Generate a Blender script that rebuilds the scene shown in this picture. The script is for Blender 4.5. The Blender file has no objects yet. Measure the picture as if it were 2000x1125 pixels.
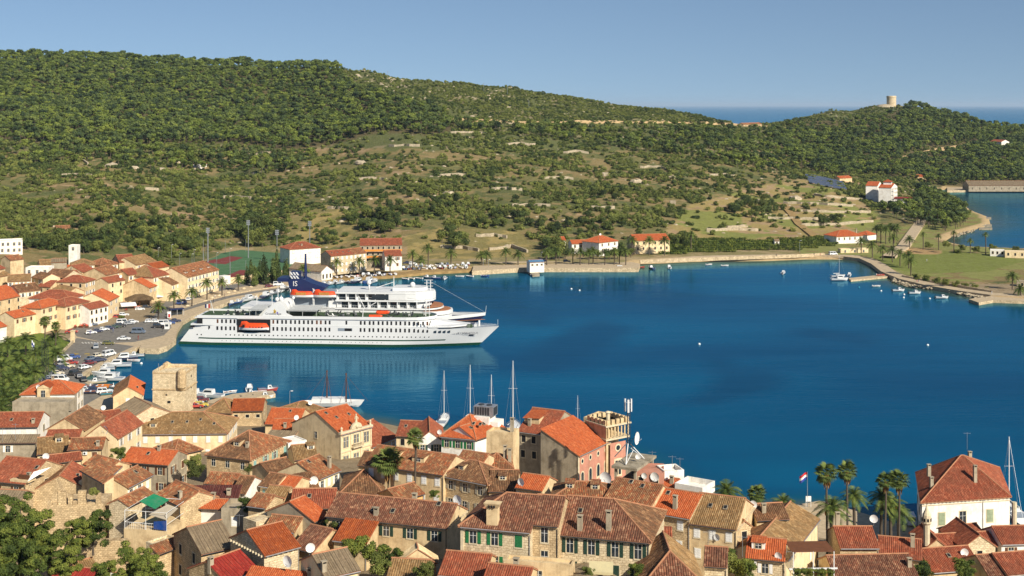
import bpy,math,random
import numpy as np
from mathutils import Vector,Matrix

# ------------------------------------------------------------------ camera, sky, sun, exposure
scene = bpy.context.scene
COL = scene.collection
F,HY,CH = 2500.0,205.0,84.0          # focal length in photo pixels, horizon row, camera height (m)
cam_d = bpy.data.cameras.new('camera')
cam = bpy.data.objects.new('camera',cam_d)
COL.objects.link(cam)
cam.location = (0,0,CH)
cam.rotation_euler = (math.radians(90),0,0)
cam_d.sensor_width = 36
cam_d.lens = 36 * F / 2000
cam_d.shift_y = (HY - 562.5) / 2000
cam_d.clip_start = 1
cam_d.clip_end = 300000
scene.camera = cam

SUNV = Vector((0.95,-1.15,1.02)).normalized()      # towards the sun
world = bpy.data.worlds.new("World")
scene.world = world
world.use_nodes = True
wn = world.node_tree
bg = wn.nodes['Background']
sky = wn.nodes.new('ShaderNodeTexSky')
sky.sky_type = 'NISHITA'
sky.sun_disc = False
sky.sun_elevation = math.asin(SUNV.z)
sky.sun_rotation = math.atan2(SUNV.x,SUNV.y)
sky.altitude = 600
sky.air_density = 1.0
sky.dust_density = 0.3
sky.ozone_density = 2.6
tcw = wn.nodes.new('ShaderNodeTexCoord')
vm1 = wn.nodes.new('ShaderNodeVectorMath'); vm1.operation = 'ADD'; vm1.inputs[1].default_value = (0,0,0.12)   # the clear band above the horizon murk
vm2 = wn.nodes.new('ShaderNodeVectorMath'); vm2.operation = 'NORMALIZE'
wn.links.new(tcw.outputs['Generated'],vm1.inputs[0]); wn.links.new(vm1.outputs[0],vm2.inputs[0]); wn.links.new(vm2.outputs[0],sky.inputs[0])
wn.links.new(sky.outputs[0],bg.inputs[0])
bg.inputs[1].default_value = 0.073
sun_d = bpy.data.lights.new('sun','SUN')
sun = bpy.data.objects.new('sun',sun_d)
COL.objects.link(sun)
sun_d.energy = 5.0
sun_d.angle = math.radians(0.5)
sun_d.color = (1.0,0.93,0.80)
sun.rotation_euler = SUNV.to_track_quat('Z','Y').to_euler()
sun.location = (0,0,300)
vs = scene.view_settings
vs.view_transform = 'Standard'
vs.look = 'None'
vs.exposure = 0.36
vs.gamma = 1.0
vs.use_curve_mapping = False
scene.cycles.max_bounces = 5
scene.cycles.diffuse_bounces = 2
scene.cycles.glossy_bounces = 2
scene.cycles.transmission_bounces = 2
scene.cycles.volume_bounces = 0
scene.cycles.caustics_reflective = False
scene.cycles.caustics_refractive = False

# ------------------------------------------------------------------ helpers
R = random.Random(7)
NPR = np.random.RandomState(11)
ORD = ('first second third fourth fifth sixth seventh eighth ninth tenth eleventh twelfth thirteenth fourteenth fifteenth '
       'sixteenth seventeenth eighteenth nineteenth twentieth').split()

def W(px,py,z=0.0):
    Y = F * (CH - z) / (py - HY)
    return Vector(((px - 1000) * Y / F,Y,z))

def WY(px,Y,z):
    return Vector(((px - 1000) * Y / F,Y,z))

def proj(x,y,z):
    return 1000 + F * x / y,HY + F * (CH - z) / y

def lin(c):
    c = c / 255.0
    return c / 12.92 if c <= 0.04045 else ((c + 0.055) / 1.055) ** 2.4

def C(r,g,b,k=0.82):
    """surface colour from the sunlit colour seen in the photograph"""
    return (lin(r) * k,lin(g) * k,lin(b) * k,1.0)

def tag(o,label=None,cat=None,group=None,kind=None):
    if label: o['label'] = label
    if cat: o['category'] = cat
    if group: o['group'] = group
    if kind: o['kind'] = kind
    return o

def empty(name,loc=(0,0,0),rz=0.0,label=None,cat=None,group=None):
    o = bpy.data.objects.new(name,None)
    o.empty_display_size = 0.3
    COL.objects.link(o)
    o.location = loc
    o.rotation_euler = (0,0,rz)
    return tag(o,label,cat,group)

def add(name,me,parent=None,loc=(0,0,0),rz=0.0,scale=None,color=None):
    o = bpy.data.objects.new(name,me)
    COL.objects.link(o)
    o.location = loc
    if rz: o.rotation_euler = (0,0,rz)
    if scale is not None: o.scale = (scale,scale,scale) if not hasattr(scale,'__len__') else scale
    if parent is not None: o.parent = parent
    if color is not None: o.color = color
    return o

def copy_tree(o,parent=None):
    c = o.copy()
    COL.objects.link(c)
    c.parent = parent
    for ch in [x for x in KIDS.get(o.name,[])]:
        k = copy_tree(ch,c)
        KIDS.setdefault(c.name,[]).append(k)
    return c
KIDS = {}
def reg(root):
    """remember the children of a prototype so that it can be copied fast"""
    for ch in root.children:
        KIDS.setdefault(root.name,[]).append(ch)
        reg(ch)
    return root

class MB:
    def __init__(s):
        s.v = []; s.f = []; s.m = []; s.uv = []
    def face(s,pts,m=0,uv=None):
        i = len(s.v)
        s.v += [tuple(p) for p in pts]
        s.f.append(tuple(range(i,i + len(pts))))
        s.m.append(m)
        s.uv.append(uv)
    def mesh(s,vs,fs,m=0):
        i = len(s.v)
        s.v += [tuple(p) for p in vs]
        for f in fs:
            s.f.append(tuple(a + i for a in f)); s.m.append(m); s.uv.append(None)
    def box(s,x0,y0,z0,x1,y1,z1,m=0,T=None):
        vs = [(x,y,z) for x in (x0,x1) for y in (y0,y1) for z in (z0,z1)]
        if T: vs = [T(p) for p in vs]
        s.mesh(vs,[(0,1,3,2),(4,6,7,5),(0,4,5,1),(2,3,7,6),(0,2,6,4),(1,5,7,3)],m)
    def cbox(s,c,sx,sy,sz,rz=0.0,m=0):
        ca,sa = math.cos(rz),math.sin(rz)
        T = lambda p: (c[0] + p[0] * ca - p[1] * sa,c[1] + p[0] * sa + p[1] * ca,c[2] + p[2])
        s.box(-sx / 2,-sy / 2,-sz / 2,sx / 2,sy / 2,sz / 2,m,T)
    def prism(s,poly,z0,z1,m=0,mt=None):
        n = len(poly); i = len(s.v)
        s.v += [(p[0],p[1],z0) for p in poly] + [(p[0],p[1],z1) for p in poly]
        for k in range(n):
            s.f.append((i + k,i + (k + 1) % n,i + n + (k + 1) % n,i + n + k)); s.m.append(m); s.uv.append(None)
        s.f.append(tuple(i + n + k for k in range(n))); s.m.append(m if mt is None else mt); s.uv.append(None)
        s.f.append(tuple(i + k for k in reversed(range(n)))); s.m.append(m); s.uv.append(None)
    def tube(s,pts,r,n=6,m=0,cap=True):
        pts = [Vector(p) for p in pts]
        rs = r if hasattr(r,'__len__') else [r] * len(pts)
        i = len(s.v)
        for k,p in enumerate(pts):
            d = (pts[min(k + 1,len(pts) - 1)] - pts[max(k - 1,0)]).normalized()
            a = d.orthogonal().normalized() if abs(d.z) < 0.99 else Vector((1,0,0))
            a = (a - d * a.dot(d)).normalized(); b = d.cross(a)
            for j in range(n):
                t = 2 * math.pi * j / n
                s.v.append(tuple(p + (a * math.cos(t) + b * math.sin(t)) * rs[k]))
        for k in range(len(pts) - 1):
            for j in range(n):
                a0 = i + k * n + j; a1 = i + k * n + (j + 1) % n
                s.f.append((a0,a1,a1 + n,a0 + n)); s.m.append(m); s.uv.append(None)
        if cap:
            s.f.append(tuple(i + j for j in reversed(range(n)))); s.m.append(m); s.uv.append(None)
            e = i + (len(pts) - 1) * n
            s.f.append(tuple(e + j for j in range(n))); s.m.append(m); s.uv.append(None)
    def loft(s,rings,m=0,closed=False,cap=True):
        n = len(rings[0]); i = len(s.v)
        for r_ in rings: s.v += [tuple(p) for p in r_]
        for k in range(len(rings) - 1):
            for j in range(n if closed else n - 1):
                a0 = i + k * n + j; a1 = i + k * n + (j + 1) % n
                s.f.append((a0,a1,a1 + n,a0 + n)); s.m.append(m); s.uv.append(None)
        if cap:
            s.f.append(tuple(i + j for j in reversed(range(n)))); s.m.append(m); s.uv.append(None)
            e = i + (len(rings) - 1) * n
            s.f.append(tuple(e + j for j in range(n))); s.m.append(m); s.uv.append(None)
    def sphere(s,c,r,nu=8,nv=6,m=0,sz=1.0,half=False):
        rings = []
        v0 = 0 if half else -math.pi / 2
        for a in range(nv + 1):
            t = v0 + (math.pi / 2 - v0) * a / nv
            rr = max(1e-4,math.cos(t)) * r
            rings.append([(c[0] + rr * math.cos(2 * math.pi * j / nu),c[1] + rr * math.sin(2 * math.pi * j / nu),c[2] + r * sz * math.sin(t)) for j in range(nu)])
        s.loft(rings,m,closed=True,cap=False)
    def data(s,name,mats,smooth=False):
        me = bpy.data.meshes.new(name)
        me.from_pydata(s.v,[],s.f)
        for mt in mats: me.materials.append(mt)
        if len(mats) > 1: me.polygons.foreach_set('material_index',s.m)
        if any(u is not None for u in s.uv):
            ul = me.uv_layers.new(name='UVMap')
            flat = []
            for f,u in zip(s.f,s.uv):
                flat += [c for q in (u if u is not None else [(0,0)] * len(f)) for c in q]
            ul.data.foreach_set('uv',flat)
        if smooth: me.polygons.foreach_set('use_smooth',[True] * len(me.polygons))
        me.update()
        return me
    def build(s,name,mats,parent=None,loc=(0,0,0),rz=0.0,smooth=False,**k):
        if not isinstance(mats,(list,tuple)): mats = [mats]
        return add(name,s.data(name,mats,smooth),parent,loc,rz,**k)

# ------------------------------------------------------------------ materials
class NT:
    def __init__(s,name):
        s.mat = bpy.data.materials.new(name)
        s.mat.use_nodes = True
        s.t = s.mat.node_tree
        s.b = s.t.nodes['Principled BSDF']
    def n(s,typ,**k):
        o = s.t.nodes.new('ShaderNode' + typ)
        for a,v in k.items(): setattr(o,a,v)
        return o
    def l(s,a,b): s.t.links.new(a,b)
    def math(s,op,a,b=None,c=None):
        o = s.n('Math',operation=op)
        for i,v in enumerate((a,b,c)):
            if v is None: continue
            if hasattr(v,'is_output'): s.l(v,o.inputs[i])
            else: o.inputs[i].default_value = v
        return o.outputs[0]
    def noise(s,scale,vec=None,detail=3,rough=0.6,dim='3D'):
        o = s.n('TexNoise',noise_dimensions=dim)
        o.inputs['Scale'].default_value = scale
        o.inputs['Detail'].default_value = detail
        o.inputs['Roughness'].default_value = rough
        if vec is not None: s.l(vec,o.inputs['Vector'])
        return o.outputs['Fac']
    def ramp(s,fac,stops,interp='LINEAR'):
        o = s.n('ValToRGB')
        cr = o.color_ramp
        cr.interpolation = interp
        while len(cr.elements) < len(stops): cr.elements.new(0.5)
        for e,(p,c) in zip(cr.elements,stops):
            e.position = p; e.color = c
        s.l(fac,o.inputs[0])
        return o.outputs[0]
    def mix(s,fac,a,b,mode='MIX'):
        o = s.n('Mix',data_type='RGBA',blend_type=mode)
        for i,v in ((0,fac),(6,a),(7,b)):
            if hasattr(v,'is_output'): s.l(v,o.inputs[i])
            else: o.inputs[i].default_value = v
        return o.outputs[2]
    def bump(s,h,strength=0.4,dist=0.05):
        o = s.n('Bump')
        o.inputs['Strength'].default_value = strength
        o.inputs['Distance'].default_value = dist
        s.l(h,o.inputs['Height'])
        s.l(o.outputs[0],s.b.inputs['Normal'])
    def pos(s): return s.n('NewGeometry').outputs['Position']
    def done(s,col=None,rough=0.85,spec=0.3,metal=0.0):
        if col is not None:
            if hasattr(col,'is_output'): s.l(col,s.b.inputs['Base Color'])
            else: s.b.inputs['Base Color'].default_value = col
        s.b.inputs['Roughness'].default_value = rough
        s.b.inputs['Specular IOR Level'].default_value = spec
        s.b.inputs['Metallic'].default_value = metal
        return s.mat

def plain(name,col,rough=0.7,spec=0.3,metal=0.0,var=0.25,scale=1.5):
    t = NT(name)
    f = t.noise(scale,t.pos(),4,0.65)
    d = tuple(c * (1 - var) for c in col[:3]) + (1,)
    e = tuple(min(1,c * (1 + var * 0.5)) for c in col[:3]) + (1,)
    return t.done(t.ramp(f,[(0.3,d),(0.7,e)]),rough,spec,metal)

def wallmat(name,col,stain=(120,105,85),blocks=0.0,amt=0.38,mortar=None):
    t = NT(name)
    p = t.pos()
    f = t.noise(0.5,p,6,0.7)
    g = t.noise(3.0,p,4,0.7)
    base = C(*col,1.0)
    st = C(*stain)
    c = t.mix(t.ramp(g,[(0.3,(0,0,0,1)),(0.8,(0.45,0.45,0.45,1))]),base,tuple(0.78 * x for x in base[:3]) + (1,))
    if blocks:
        tc = t.n('TexCoord').outputs['Object']
        sx = t.n('SeparateXYZ'); t.l(tc,sx.inputs[0])
        cx = t.n('CombineXYZ')
        wob = t.math('MULTIPLY',t.noise(1.7,p,3,0.6),blocks * 1.6)
        t.l(t.math('ADD',t.math('ADD',sx.outputs[0],sx.outputs[1]),wob),cx.inputs[0]); t.l(t.math('ADD',sx.outputs[2],wob),cx.inputs[1])
        br = t.n('TexBrick')
        t.l(cx.outputs[0],br.inputs['Vector'])
        br.inputs['Scale'].default_value = 1.0
        br.inputs['Brick Width'].default_value = blocks * 1.7
        br.inputs['Row Height'].default_value = blocks
        br.inputs['Mortar Size'].default_value = 0.035
        br.inputs['Mortar Smooth'].default_value = 0.6
        br.inputs['Color1'].default_value = base
        br.inputs['Color2'].default_value = tuple(0.6 * x for x in base[:3]) + (1,)
        br.inputs['Mortar'].default_value = C(*(mortar or (125,105,80)))
        c = t.mix(0.85,c,br.outputs['Color'])
        t.bump(br.outputs['Fac'],-0.5,0.05)
    else:
        t.bump(g,0.25,0.04)
    fac = t.ramp(f,[(0.44,(0,0,0,1)),(0.66,(amt,amt,amt,1))])
    c = t.mix(fac,c,st)
    mv = t.n('Mapping'); mv.inputs['Scale'].default_value = (2.2,2.2,0.25); t.l(p,mv.inputs[0])
    run = t.ramp(t.noise(1.0,mv.outputs[0],4,0.65),[(0.5,(0,0,0,1)),(0.75,(0.32,0.32,0.32,1))])
    return t.done(t.mix(run,c,tuple(x * 0.55 for x in st[:3]) + (1,)),0.9,0.15)

def tilemat(name,a,b,c,patch,pa=0.5,pw=0.3,ph=0.42,rough=0.85):
    """clay tiles: each tile its own tone, weathered patches across the roof"""
    t = NT(name)
    uv = t.n('UVMap').outputs[0]
    sx = t.n('SeparateXYZ'); t.l(uv,sx.inputs[0])
    cu = t.math('FLOOR',t.math('DIVIDE',sx.outputs[0],pw))
    cv = t.math('FLOOR',t.math('DIVIDE',sx.outputs[1],ph))
    cx = t.n('CombineXYZ'); t.l(cu,cx.inputs[0]); t.l(cv,cx.inputs[1])
    oi = t.n('ObjectInfo').outputs['Random']
    t.l(t.math('MULTIPLY',oi,50.0),cx.inputs[2])
    wh = t.n('TexWhiteNoise',noise_dimensions='3D'); t.l(cx.outputs[0],wh.inputs['Vector'])
    tile = t.ramp(wh.outputs['Value'],[(0.0,C(*a)),(0.5,C(*b)),(1.0,C(*c))])
    f = t.noise(0.55,t.pos(),5,0.72)
    f2 = t.noise(2.4,t.pos(),4,0.7)
    col = t.mix(t.ramp(f,[(0.40,(0,0,0,1)),(0.60,(pa,pa,pa,1))]),tile,C(*patch))
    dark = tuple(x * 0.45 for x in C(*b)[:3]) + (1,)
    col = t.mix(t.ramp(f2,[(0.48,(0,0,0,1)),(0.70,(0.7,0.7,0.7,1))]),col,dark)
    lich = t.ramp(t.noise(6.0,t.pos(),3,0.7),[(0.58,(0,0,0,1)),(0.72,(0.55,0.55,0.55,1))])
    col = t.mix(t.math('MULTIPLY',lich,pa),col,C(200,178,138))
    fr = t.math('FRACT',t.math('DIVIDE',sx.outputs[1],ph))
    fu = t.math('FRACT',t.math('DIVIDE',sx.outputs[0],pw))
    groove_shade = t.math('MULTIPLY',t.math('LESS_THAN',t.math('ABSOLUTE',t.math('SUBTRACT',fu,0.5)),0.36),-0.58)
    groove_shade = t.math('ADD',groove_shade,0.58)
    col = t.mix(groove_shade,col,dark)  # shade in the gaps between tile ribs, put into the colour
    t.bump(t.math('ADD',fr,t.math('MULTIPLY',wh.outputs['Value'],0.8)),0.5,0.04)
    return t.done(col,rough,0.2)

def leafmat(name,dark,mid,light,trans=0.0,scale=0.35):
    t = NT(name)
    p = t.pos()
    f = t.noise(scale,p,2,0.5)
    g = t.noise(2.2,p,2,0.6)
    oi = t.math('MULTIPLY',t.n('ObjectInfo').outputs['Random'],0.14)
    h = t.math('ADD',t.math('ADD',t.math('MULTIPLY',f,0.6),t.math('MULTIPLY',g,0.26)),oi)
    return t.done(t.ramp(h,[(0.38,dark),(0.5,mid),(0.60,light)]),0.7,0.15)

def painted(name,rough=0.35,spec=0.5):
    """paint whose colour is the object's own colour"""
    t = NT(name)
    oc = t.n('ObjectInfo').outputs['Color']
    f = t.noise(1.2,t.n('TexCoord').outputs['Object'],3,0.6)
    return t.done(t.mix(t.ramp(f,[(0.35,(0,0,0,1)),(0.75,(0.25,0.25,0.25,1))]),oc,(0.25,0.22,0.18,1)),rough,spec)

M = {}
# roofs
M['orange'] = tilemat('new_orange_tiles',(212,112,62),(198,98,54),(222,130,80),(178,90,56),0.5)
M['red'] = tilemat('red_tiles',(184,98,66),(154,78,54),(200,122,88),(138,84,62),0.7)
M['brown'] = tilemat('old_brown_tiles',(164,114,78),(122,84,58),(190,144,102),(98,74,54),0.8)
M['striped'] = tilemat('dark_brown_channel_tiles',(168,108,80),(118,74,56),(192,142,108),(96,68,54),0.6)
M['tan'] = tilemat('lichen_tan_tiles',(184,146,98),(154,116,74),(200,166,118),(122,98,66),0.7)
M['mixed'] = tilemat('mixed_orange_brown_tiles',(198,112,68),(150,92,62),(212,166,116),(124,90,64),0.85)
M['rust'] = tilemat('rusty_orange_tiles',(186,94,44),(166,80,40),(198,108,58),(140,72,44),0.6)
M['grey'] = tilemat('grey_sheet_roofing',(160,140,112),(150,130,104),(168,148,118),(126,110,88),0.6,0.5,1.2)
M['redsheet'] = tilemat('faded_red_sheet_roofing',(172,58,46),(160,50,42),(180,70,54),(142,46,40),0.5,0.5,1.2)
M['maroon'] = tilemat('dark_maroon_sheet_roofing',(112,62,54),(98,52,48),(122,74,62),(84,48,44),0.5,0.5,1.2)
M['thatch'] = tilemat('thatched_reed',(136,112,80),(114,92,66),(150,126,92),(92,74,54),0.7,0.2,0.3)
M['concrete'] = wallmat('weathered_concrete',(168,156,134),(96,88,72),0,0.7)
# walls
M['cream'] = wallmat('cream_render',(240,216,172),(176,142,100))
M['white'] = wallmat('white_render',(246,240,228),(190,176,156),0,0.4)
M['stone'] = wallmat('pale_limestone_blocks',(240,220,182),(164,134,94),0.32,0.4,(160,138,104))
M['brownstone'] = wallmat('brown_rubble_stone',(226,198,154),(146,116,80),0.3,0.42,(146,120,86))
M['render'] = wallmat('grey_cement_render',(176,162,138),(120,108,88),0,0.6)
M['beige'] = wallmat('beige_render',(222,196,152),(160,128,90),0,0.6)
M['ochre'] = wallmat('ochre_render',(228,178,120),(176,122,76),0,0.5)
M['pink'] = wallmat('faded_pink_render',(198,140,118),(168,122,100),0,0.6)
M['mortar'] = plain('lime_mortar',C(190,134,98),0.9)
M['stonetrim'] = plain('stone_trim',C(232,214,178),0.85)
M['wood'] = plain('brown_shutter_paint',C(104,66,44,1),0.7)
M['green'] = plain('green_shutter_paint',C(40,112,66,1),0.6)
M['darkgreen'] = plain('dark_green_shutter_paint',C(42,66,54,1),0.6)
M['whitepaint'] = plain('white_paint',C(244,242,236,0.9),0.5,var=0.12)
M['greyshut'] = plain('grey_shutter_paint',C(176,168,150),0.7)
M['sage'] = plain('sage_shutter_paint',C(160,172,140),0.7)
M['aqua'] = plain('pale_blue_shutter_paint',C(150,190,182),0.7)
M['metal'] = plain('galvanised_metal',(0.45,0.46,0.47,1),0.4,0.5,0.6)
M['darkmetal'] = plain('dark_steel',(0.05,0.055,0.06,1),0.5,0.5,0.3)
M['rubber'] = plain('tyre_rubber',(0.02,0.02,0.022,1),0.85)
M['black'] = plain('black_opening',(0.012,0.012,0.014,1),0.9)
t = NT('window_glass'); M['glass'] = t.done((0.02,0.03,0.04,1),0.08,0.8)
M['paint'] = painted('vehicle_paint')
M['hullpaint'] = painted('boat_hull_paint',0.3)
M['cloth'] = painted('cloth',0.9,0.1)
# ground
M['asphalt'] = plain('asphalt',(0.20,0.182,0.155,1),0.9,0.2,0,0.3,0.6)
M['paving'] = plain('limestone_paving',C(206,184,150),0.85,0.2,0,0.25,0.8)
M['quay'] = wallmat('quay_limestone',(228,206,168),(118,98,70),0.5)
M['line'] = plain('road_paint',C(205,200,188),0.8)
M['yellowline'] = plain('yellow_road_paint',C(190,160,70),0.8)
M['lawn'] = plain('lawn_grass',C(120,134,58,0.8),0.95,0.1,0,0.35,0.2)
M['dry'] = plain('dry_earth',C(176,146,98),0.95,0.1,0,0.35,0.4)
M['court_green'] = plain('court_green',C(88,124,84),0.85,0.2,0,0.2,0.3)
M['court_red'] = plain('court_red',C(138,68,62),0.85,0.2,0,0.2,0.3)
M['rock'] = plain('pale_limestone_rock',C(196,180,152),0.95,0.1,0,0.4,0.8)
M['sandtrack'] = plain('sandy_track',C(216,184,136),0.95,0.1,0,0.3,0.2)
# foliage
M['pine'] = leafmat('pine_needles',(0.055,0.078,0.016,1),(0.122,0.162,0.030,1),(0.212,0.245,0.044,1),scale=0.13)
M['pine2'] = leafmat('blue_green_pine_needles',(0.032,0.052,0.022,1),(0.080,0.110,0.032,1),(0.150,0.180,0.045,1),scale=0.13)
M['scrub'] = leafmat('scrub_leaves',(0.060,0.072,0.018,1),(0.120,0.142,0.032,1),(0.200,0.212,0.050,1),scale=0.10)
M['broad'] = leafmat('broad_leaves',(0.034,0.052,0.012,1),(0.082,0.110,0.020,1),(0.17,0.19,0.034,1),scale=0.5)
M['holm'] = leafmat('dark_oak_leaves',(0.028,0.042,0.014,1),(0.060,0.084,0.022,1),(0.105,0.130,0.032,1),scale=0.2)
M['frond'] = leafmat('palm_fronds',(0.040,0.062,0.014,1),(0.085,0.120,0.024,1),(0.155,0.185,0.040,1),scale=0.8)
M['fan'] = leafmat('fan_palm_leaves',(0.060,0.085,0.020,1),(0.11,0.145,0.032,1),(0.17,0.20,0.05,1),scale=0.8)
M['deadfrond'] = plain('dry_fronds',C(170,128,74),0.9)
M['dates'] = plain('orange_dates',C(214,120,40),0.8)
M['trunk'] = plain('bark',(0.11,0.085,0.06,1),0.95)
M['agave'] = plain('pale_agave',C(168,178,160),0.8)
# ------------------------------------------------------------------ land, water and shore
HARB = [(162,734),(205,709),(273,678),(307,679),(325,672),(343,660),(346,645),(352,630),(372,622),(400,611),(450,591),(520,573),(560,561),
        (600,554),(650,549),(700,545),(760,541),(845,533),(922,530),(1025,524),(1247,524),(1250,517),(1350,512),(1500,510),(1575,507),
        (1662,507),(1700,515),(1722,535),(1740,547),(1775,559),(1845,567),(1900,579),(1937,588),(2000,590),(2150,596),(2400,606),
        (2500,1075),(2200,1062),(2000,1045),(1900,1040),(1750,1024),(1640,990),(1560,992),(1440,985),(1372,968),(1300,935),(1212,885),(1150,860),
        (1000,850),(900,842),(800,836),(700,815),(650,806),(600,806),(556,800),(540,792),(385,786),(368,792),(345,800),(297,806),(240,790),(200,762),(168,744)]
BAY = [(2400,358),(2150,366),(1960,369),(1840,371),(1825,376),(1850,386),(1880,400),(1903,413),(1932,424),(1937,440),(1905,449),(1880,456),
       (1862,462),(1850,470),(1862,476),(1900,484),(2000,488),(2150,492),(2400,496)]
HARBW = [W(x,y,0.0) for x,y in HARB]
BAYW = [W(x,y,0.0) for x,y in BAY]

def sdist(X,Y,poly):
    """signed distance to a polygon, positive outside"""
    px = np.array([p[0] for p in poly]); py = np.array([p[1] for p in poly])
    d = np.full(X.shape,1e9); ins = np.zeros(X.shape,bool)
    n = len(px)
    for i in range(n):
        ax,ay,bx,by = px[i],py[i],px[(i + 1) % n],py[(i + 1) % n]
        ex,ey = bx - ax,by - ay
        t = np.clip(((X - ax) * ex + (Y - ay) * ey) / (ex * ex + ey * ey),0,1)
        d = np.minimum(d,np.hypot(X - ax - t * ex,Y - ay - t * ey))
        c = ((ay > Y) != (by > Y)) & (X < ex * (Y - ay) / (ey if ey else 1e-9) + ax)
        ins ^= c
    return np.where(ins,-d,d)

def zp(Y,py): return (Y,CH - (py - HY) * Y / F)
COLS = {
    -500: [(470,1.3),(540,6),(620,14),zp(700,436),zp(850,350),zp(1050,268),zp(1300,185),zp(1500,112)],
    0: [(470,1.3),(540,5),(620,12),zp(700,438),zp(850,352),zp(1050,272),zp(1300,186),zp(1500,108)],
    200: [(470,1.3),(560,4),(630,8),zp(700,440),zp(850,352),zp(1050,278),zp(1300,190),zp(1500,116)],
    330: [(520,1.3),(620,2),(680,4),zp(760,440),zp(880,368),zp(1050,282),zp(1300,196),zp(1490,121)],
    450: [(560,1.3),(725,1.5),zp(850,402),zp(1000,322),zp(1250,222),zp(1450,124)],
    600: [(620,1.3),(730,2),zp(830,408),zp(980,325),zp(1230,226),zp(1420,133)],
    655: [(640,1.3),(720,3),zp(820,412),zp(960,328),zp(1200,228),zp(1400,133)],
    720: [(640,1.3),(710,3),zp(820,405),zp(970,312),zp(1150,235),zp(1370,139)],
    800: [(635,1.3),(700,3),zp(820,400),zp(980,302),zp(1120,240),zp(1350,153)],
    900: [(640,1.3),(715,3.5),zp(825,400),zp(1000,302),zp(1150,240),zp(1360,163)],
    1000: [(655,1.3),(730,4),zp(830,400),zp(1020,302),zp(1180,241),zp(1380,174)],
    1100: [(655,1.3),(730,4),zp(840,400),zp(1050,302),zp(1220,241),zp(1400,187)],
    1200: [(660,1.3),(730,4),zp(850,400),zp(1080,302),zp(1250,241),zp(1420,207)],
    1300: [(670,1.3),(740,4),zp(865,400),zp(1110,302),zp(1300,243),zp(1430,218)],
    1370: [(680,1.3),(760,4),zp(880,400),zp(1130,302),zp(1350,246),zp(1450,226)],
    1440: [(690,1.3),(790,5),zp(900,402),zp(1200,304),zp(1420,252),zp(1480,242)],
    1500: [(695,1.3),(800,4),zp(950,392),zp(1250,304),zp(1450,252),zp(1520,242)],
    1550: [(700,1.3),(810,3.5),zp(950,392),zp(1150,345),zp(1350,292),zp(1560,240),zp(1620,232)],
    1620: [(700,1.3),(820,3),zp(950,392),zp(1100,360),zp(1300,325),zp(1500,266),zp(1700,217)],
    1700: [(700,1.3),(850,2),(950,8),zp(1150,366),zp(1300,335),zp(1550,262),zp(1780,207)],
    1755: [(700,1.3),(850,2),(950,6),zp(1150,368),zp(1300,338),zp(1550,268),zp(1780,206)],
    1800: [(705,1.3),(860,1.6),(950,3),(1200,1.5),zp(1330,344),zp(1550,275),zp(1770,214)],
    1850: [(715,1.3),(860,1.3),(1245,1.5),zp(1350,343),zp(1550,285),zp(1740,228)],
    1950: [(715,1.3),(1245,1.5),zp(1350,343),zp(1550,292),zp(1700,252)],
    2100: [(720,1.3),(1240,1.5),zp(1400,338),zp(1600,300),zp(1700,268)],
    2500: [(720,1.3),(1240,1.5),zp(1400,340),zp(1600,310),zp(1700,285)],
}
CK = sorted(COLS)
YQ = ([-500,300,400,650,1000,1150,1350,1640,2000,2500],[345,344,350,345,322,318,272,262,250,245])
SL = ([-500,200,550,950,1300,1600,2500],[0.08,0.08,0.105,0.155,0.19,0.15,0.14])

def vnoise(x,y,seed=0):
    """smooth value noise on arrays"""
    xi = np.floor(x).astype(np.int64); yi = np.floor(y).astype(np.int64)
    fx = x - xi; fy = y - yi
    fx = fx * fx * (3 - 2 * fx); fy = fy * fy * (3 - 2 * fy)
    def h(a,b):
        n = (a * 374761393 + b * 668265263 + seed * 1442695041) & 0x7fffffff
        n = ((n ^ (n >> 13)) * 1274126177) & 0x7fffffff
        return ((n ^ (n >> 16)) & 0xffff) / 65535.0
    return (h(xi,yi) * (1 - fx) + h(xi + 1,yi) * fx) * (1 - fy) + (h(xi,yi + 1) * (1 - fx) + h(xi + 1,yi + 1) * fx) * fy

def fbm(x,y,seed=0,o=4):
    s = 0; a = 0.5
    for k in range(o):
        s = s + a * vnoise(x * 2 ** k,y * 2 ** k,seed + k); a *= 0.5
    return s

def landz(X,Y):
    """height of the land, before the water is cut out"""
    Ys = np.maximum(Y,60.0)
    u = 1000 + F * X / Ys
    out = np.zeros(X.shape); wsum = np.zeros(X.shape)
    near = 1.3 + np.interp(u,*SL) * np.maximum(0,np.interp(u,*YQ) - 18 - Y)
    for i in range(len(CK)):
        lo = CK[i - 1] if i else CK[0] - 1e5
        hi = CK[i + 1] if i < len(CK) - 1 else CK[-1] + 1e5
        c = COLS[CK[i]]
        w = np.where(u < CK[i],np.clip((u - lo) / (CK[i] - lo),0,1),np.clip((hi - u) / (hi - CK[i]),0,1))
        ys = [380] + [p[0] for p in c] + [c[-1][0] + 150,c[-1][0] + 500,c[-1][0] + 900]
        zs = [1.3] + [p[1] for p in c] + [c[-1][1] * 0.88,c[-1][1] * 0.35,-6]
        out += w * np.interp(Y,ys,zs); wsum += w
    out /= np.maximum(wsum,1e-6)
    far = out
    k = np.clip((far - 4) / 30,0,1) * (Y < 2400)
    far = far + k * (fbm(X / 60,Y / 60,3) - 0.47) * 9 + k * (fbm(X / 17,Y / 17,9) - 0.47) * 3
    return np.where(Y < 400,near,far)

def groundz(X,Y):
    z = landz(X,Y)
    d = np.minimum(sdist(X,Y,HARBW),sdist(X,Y,BAYW))
    return np.where(d < 0,np.maximum(-3.0,d * 0.5 - 0.2),np.minimum(z,-0.2 + 0.35 * d))

def gz(x,y):
    return float(landz(np.array([x]),np.array([y]))[0])

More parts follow.
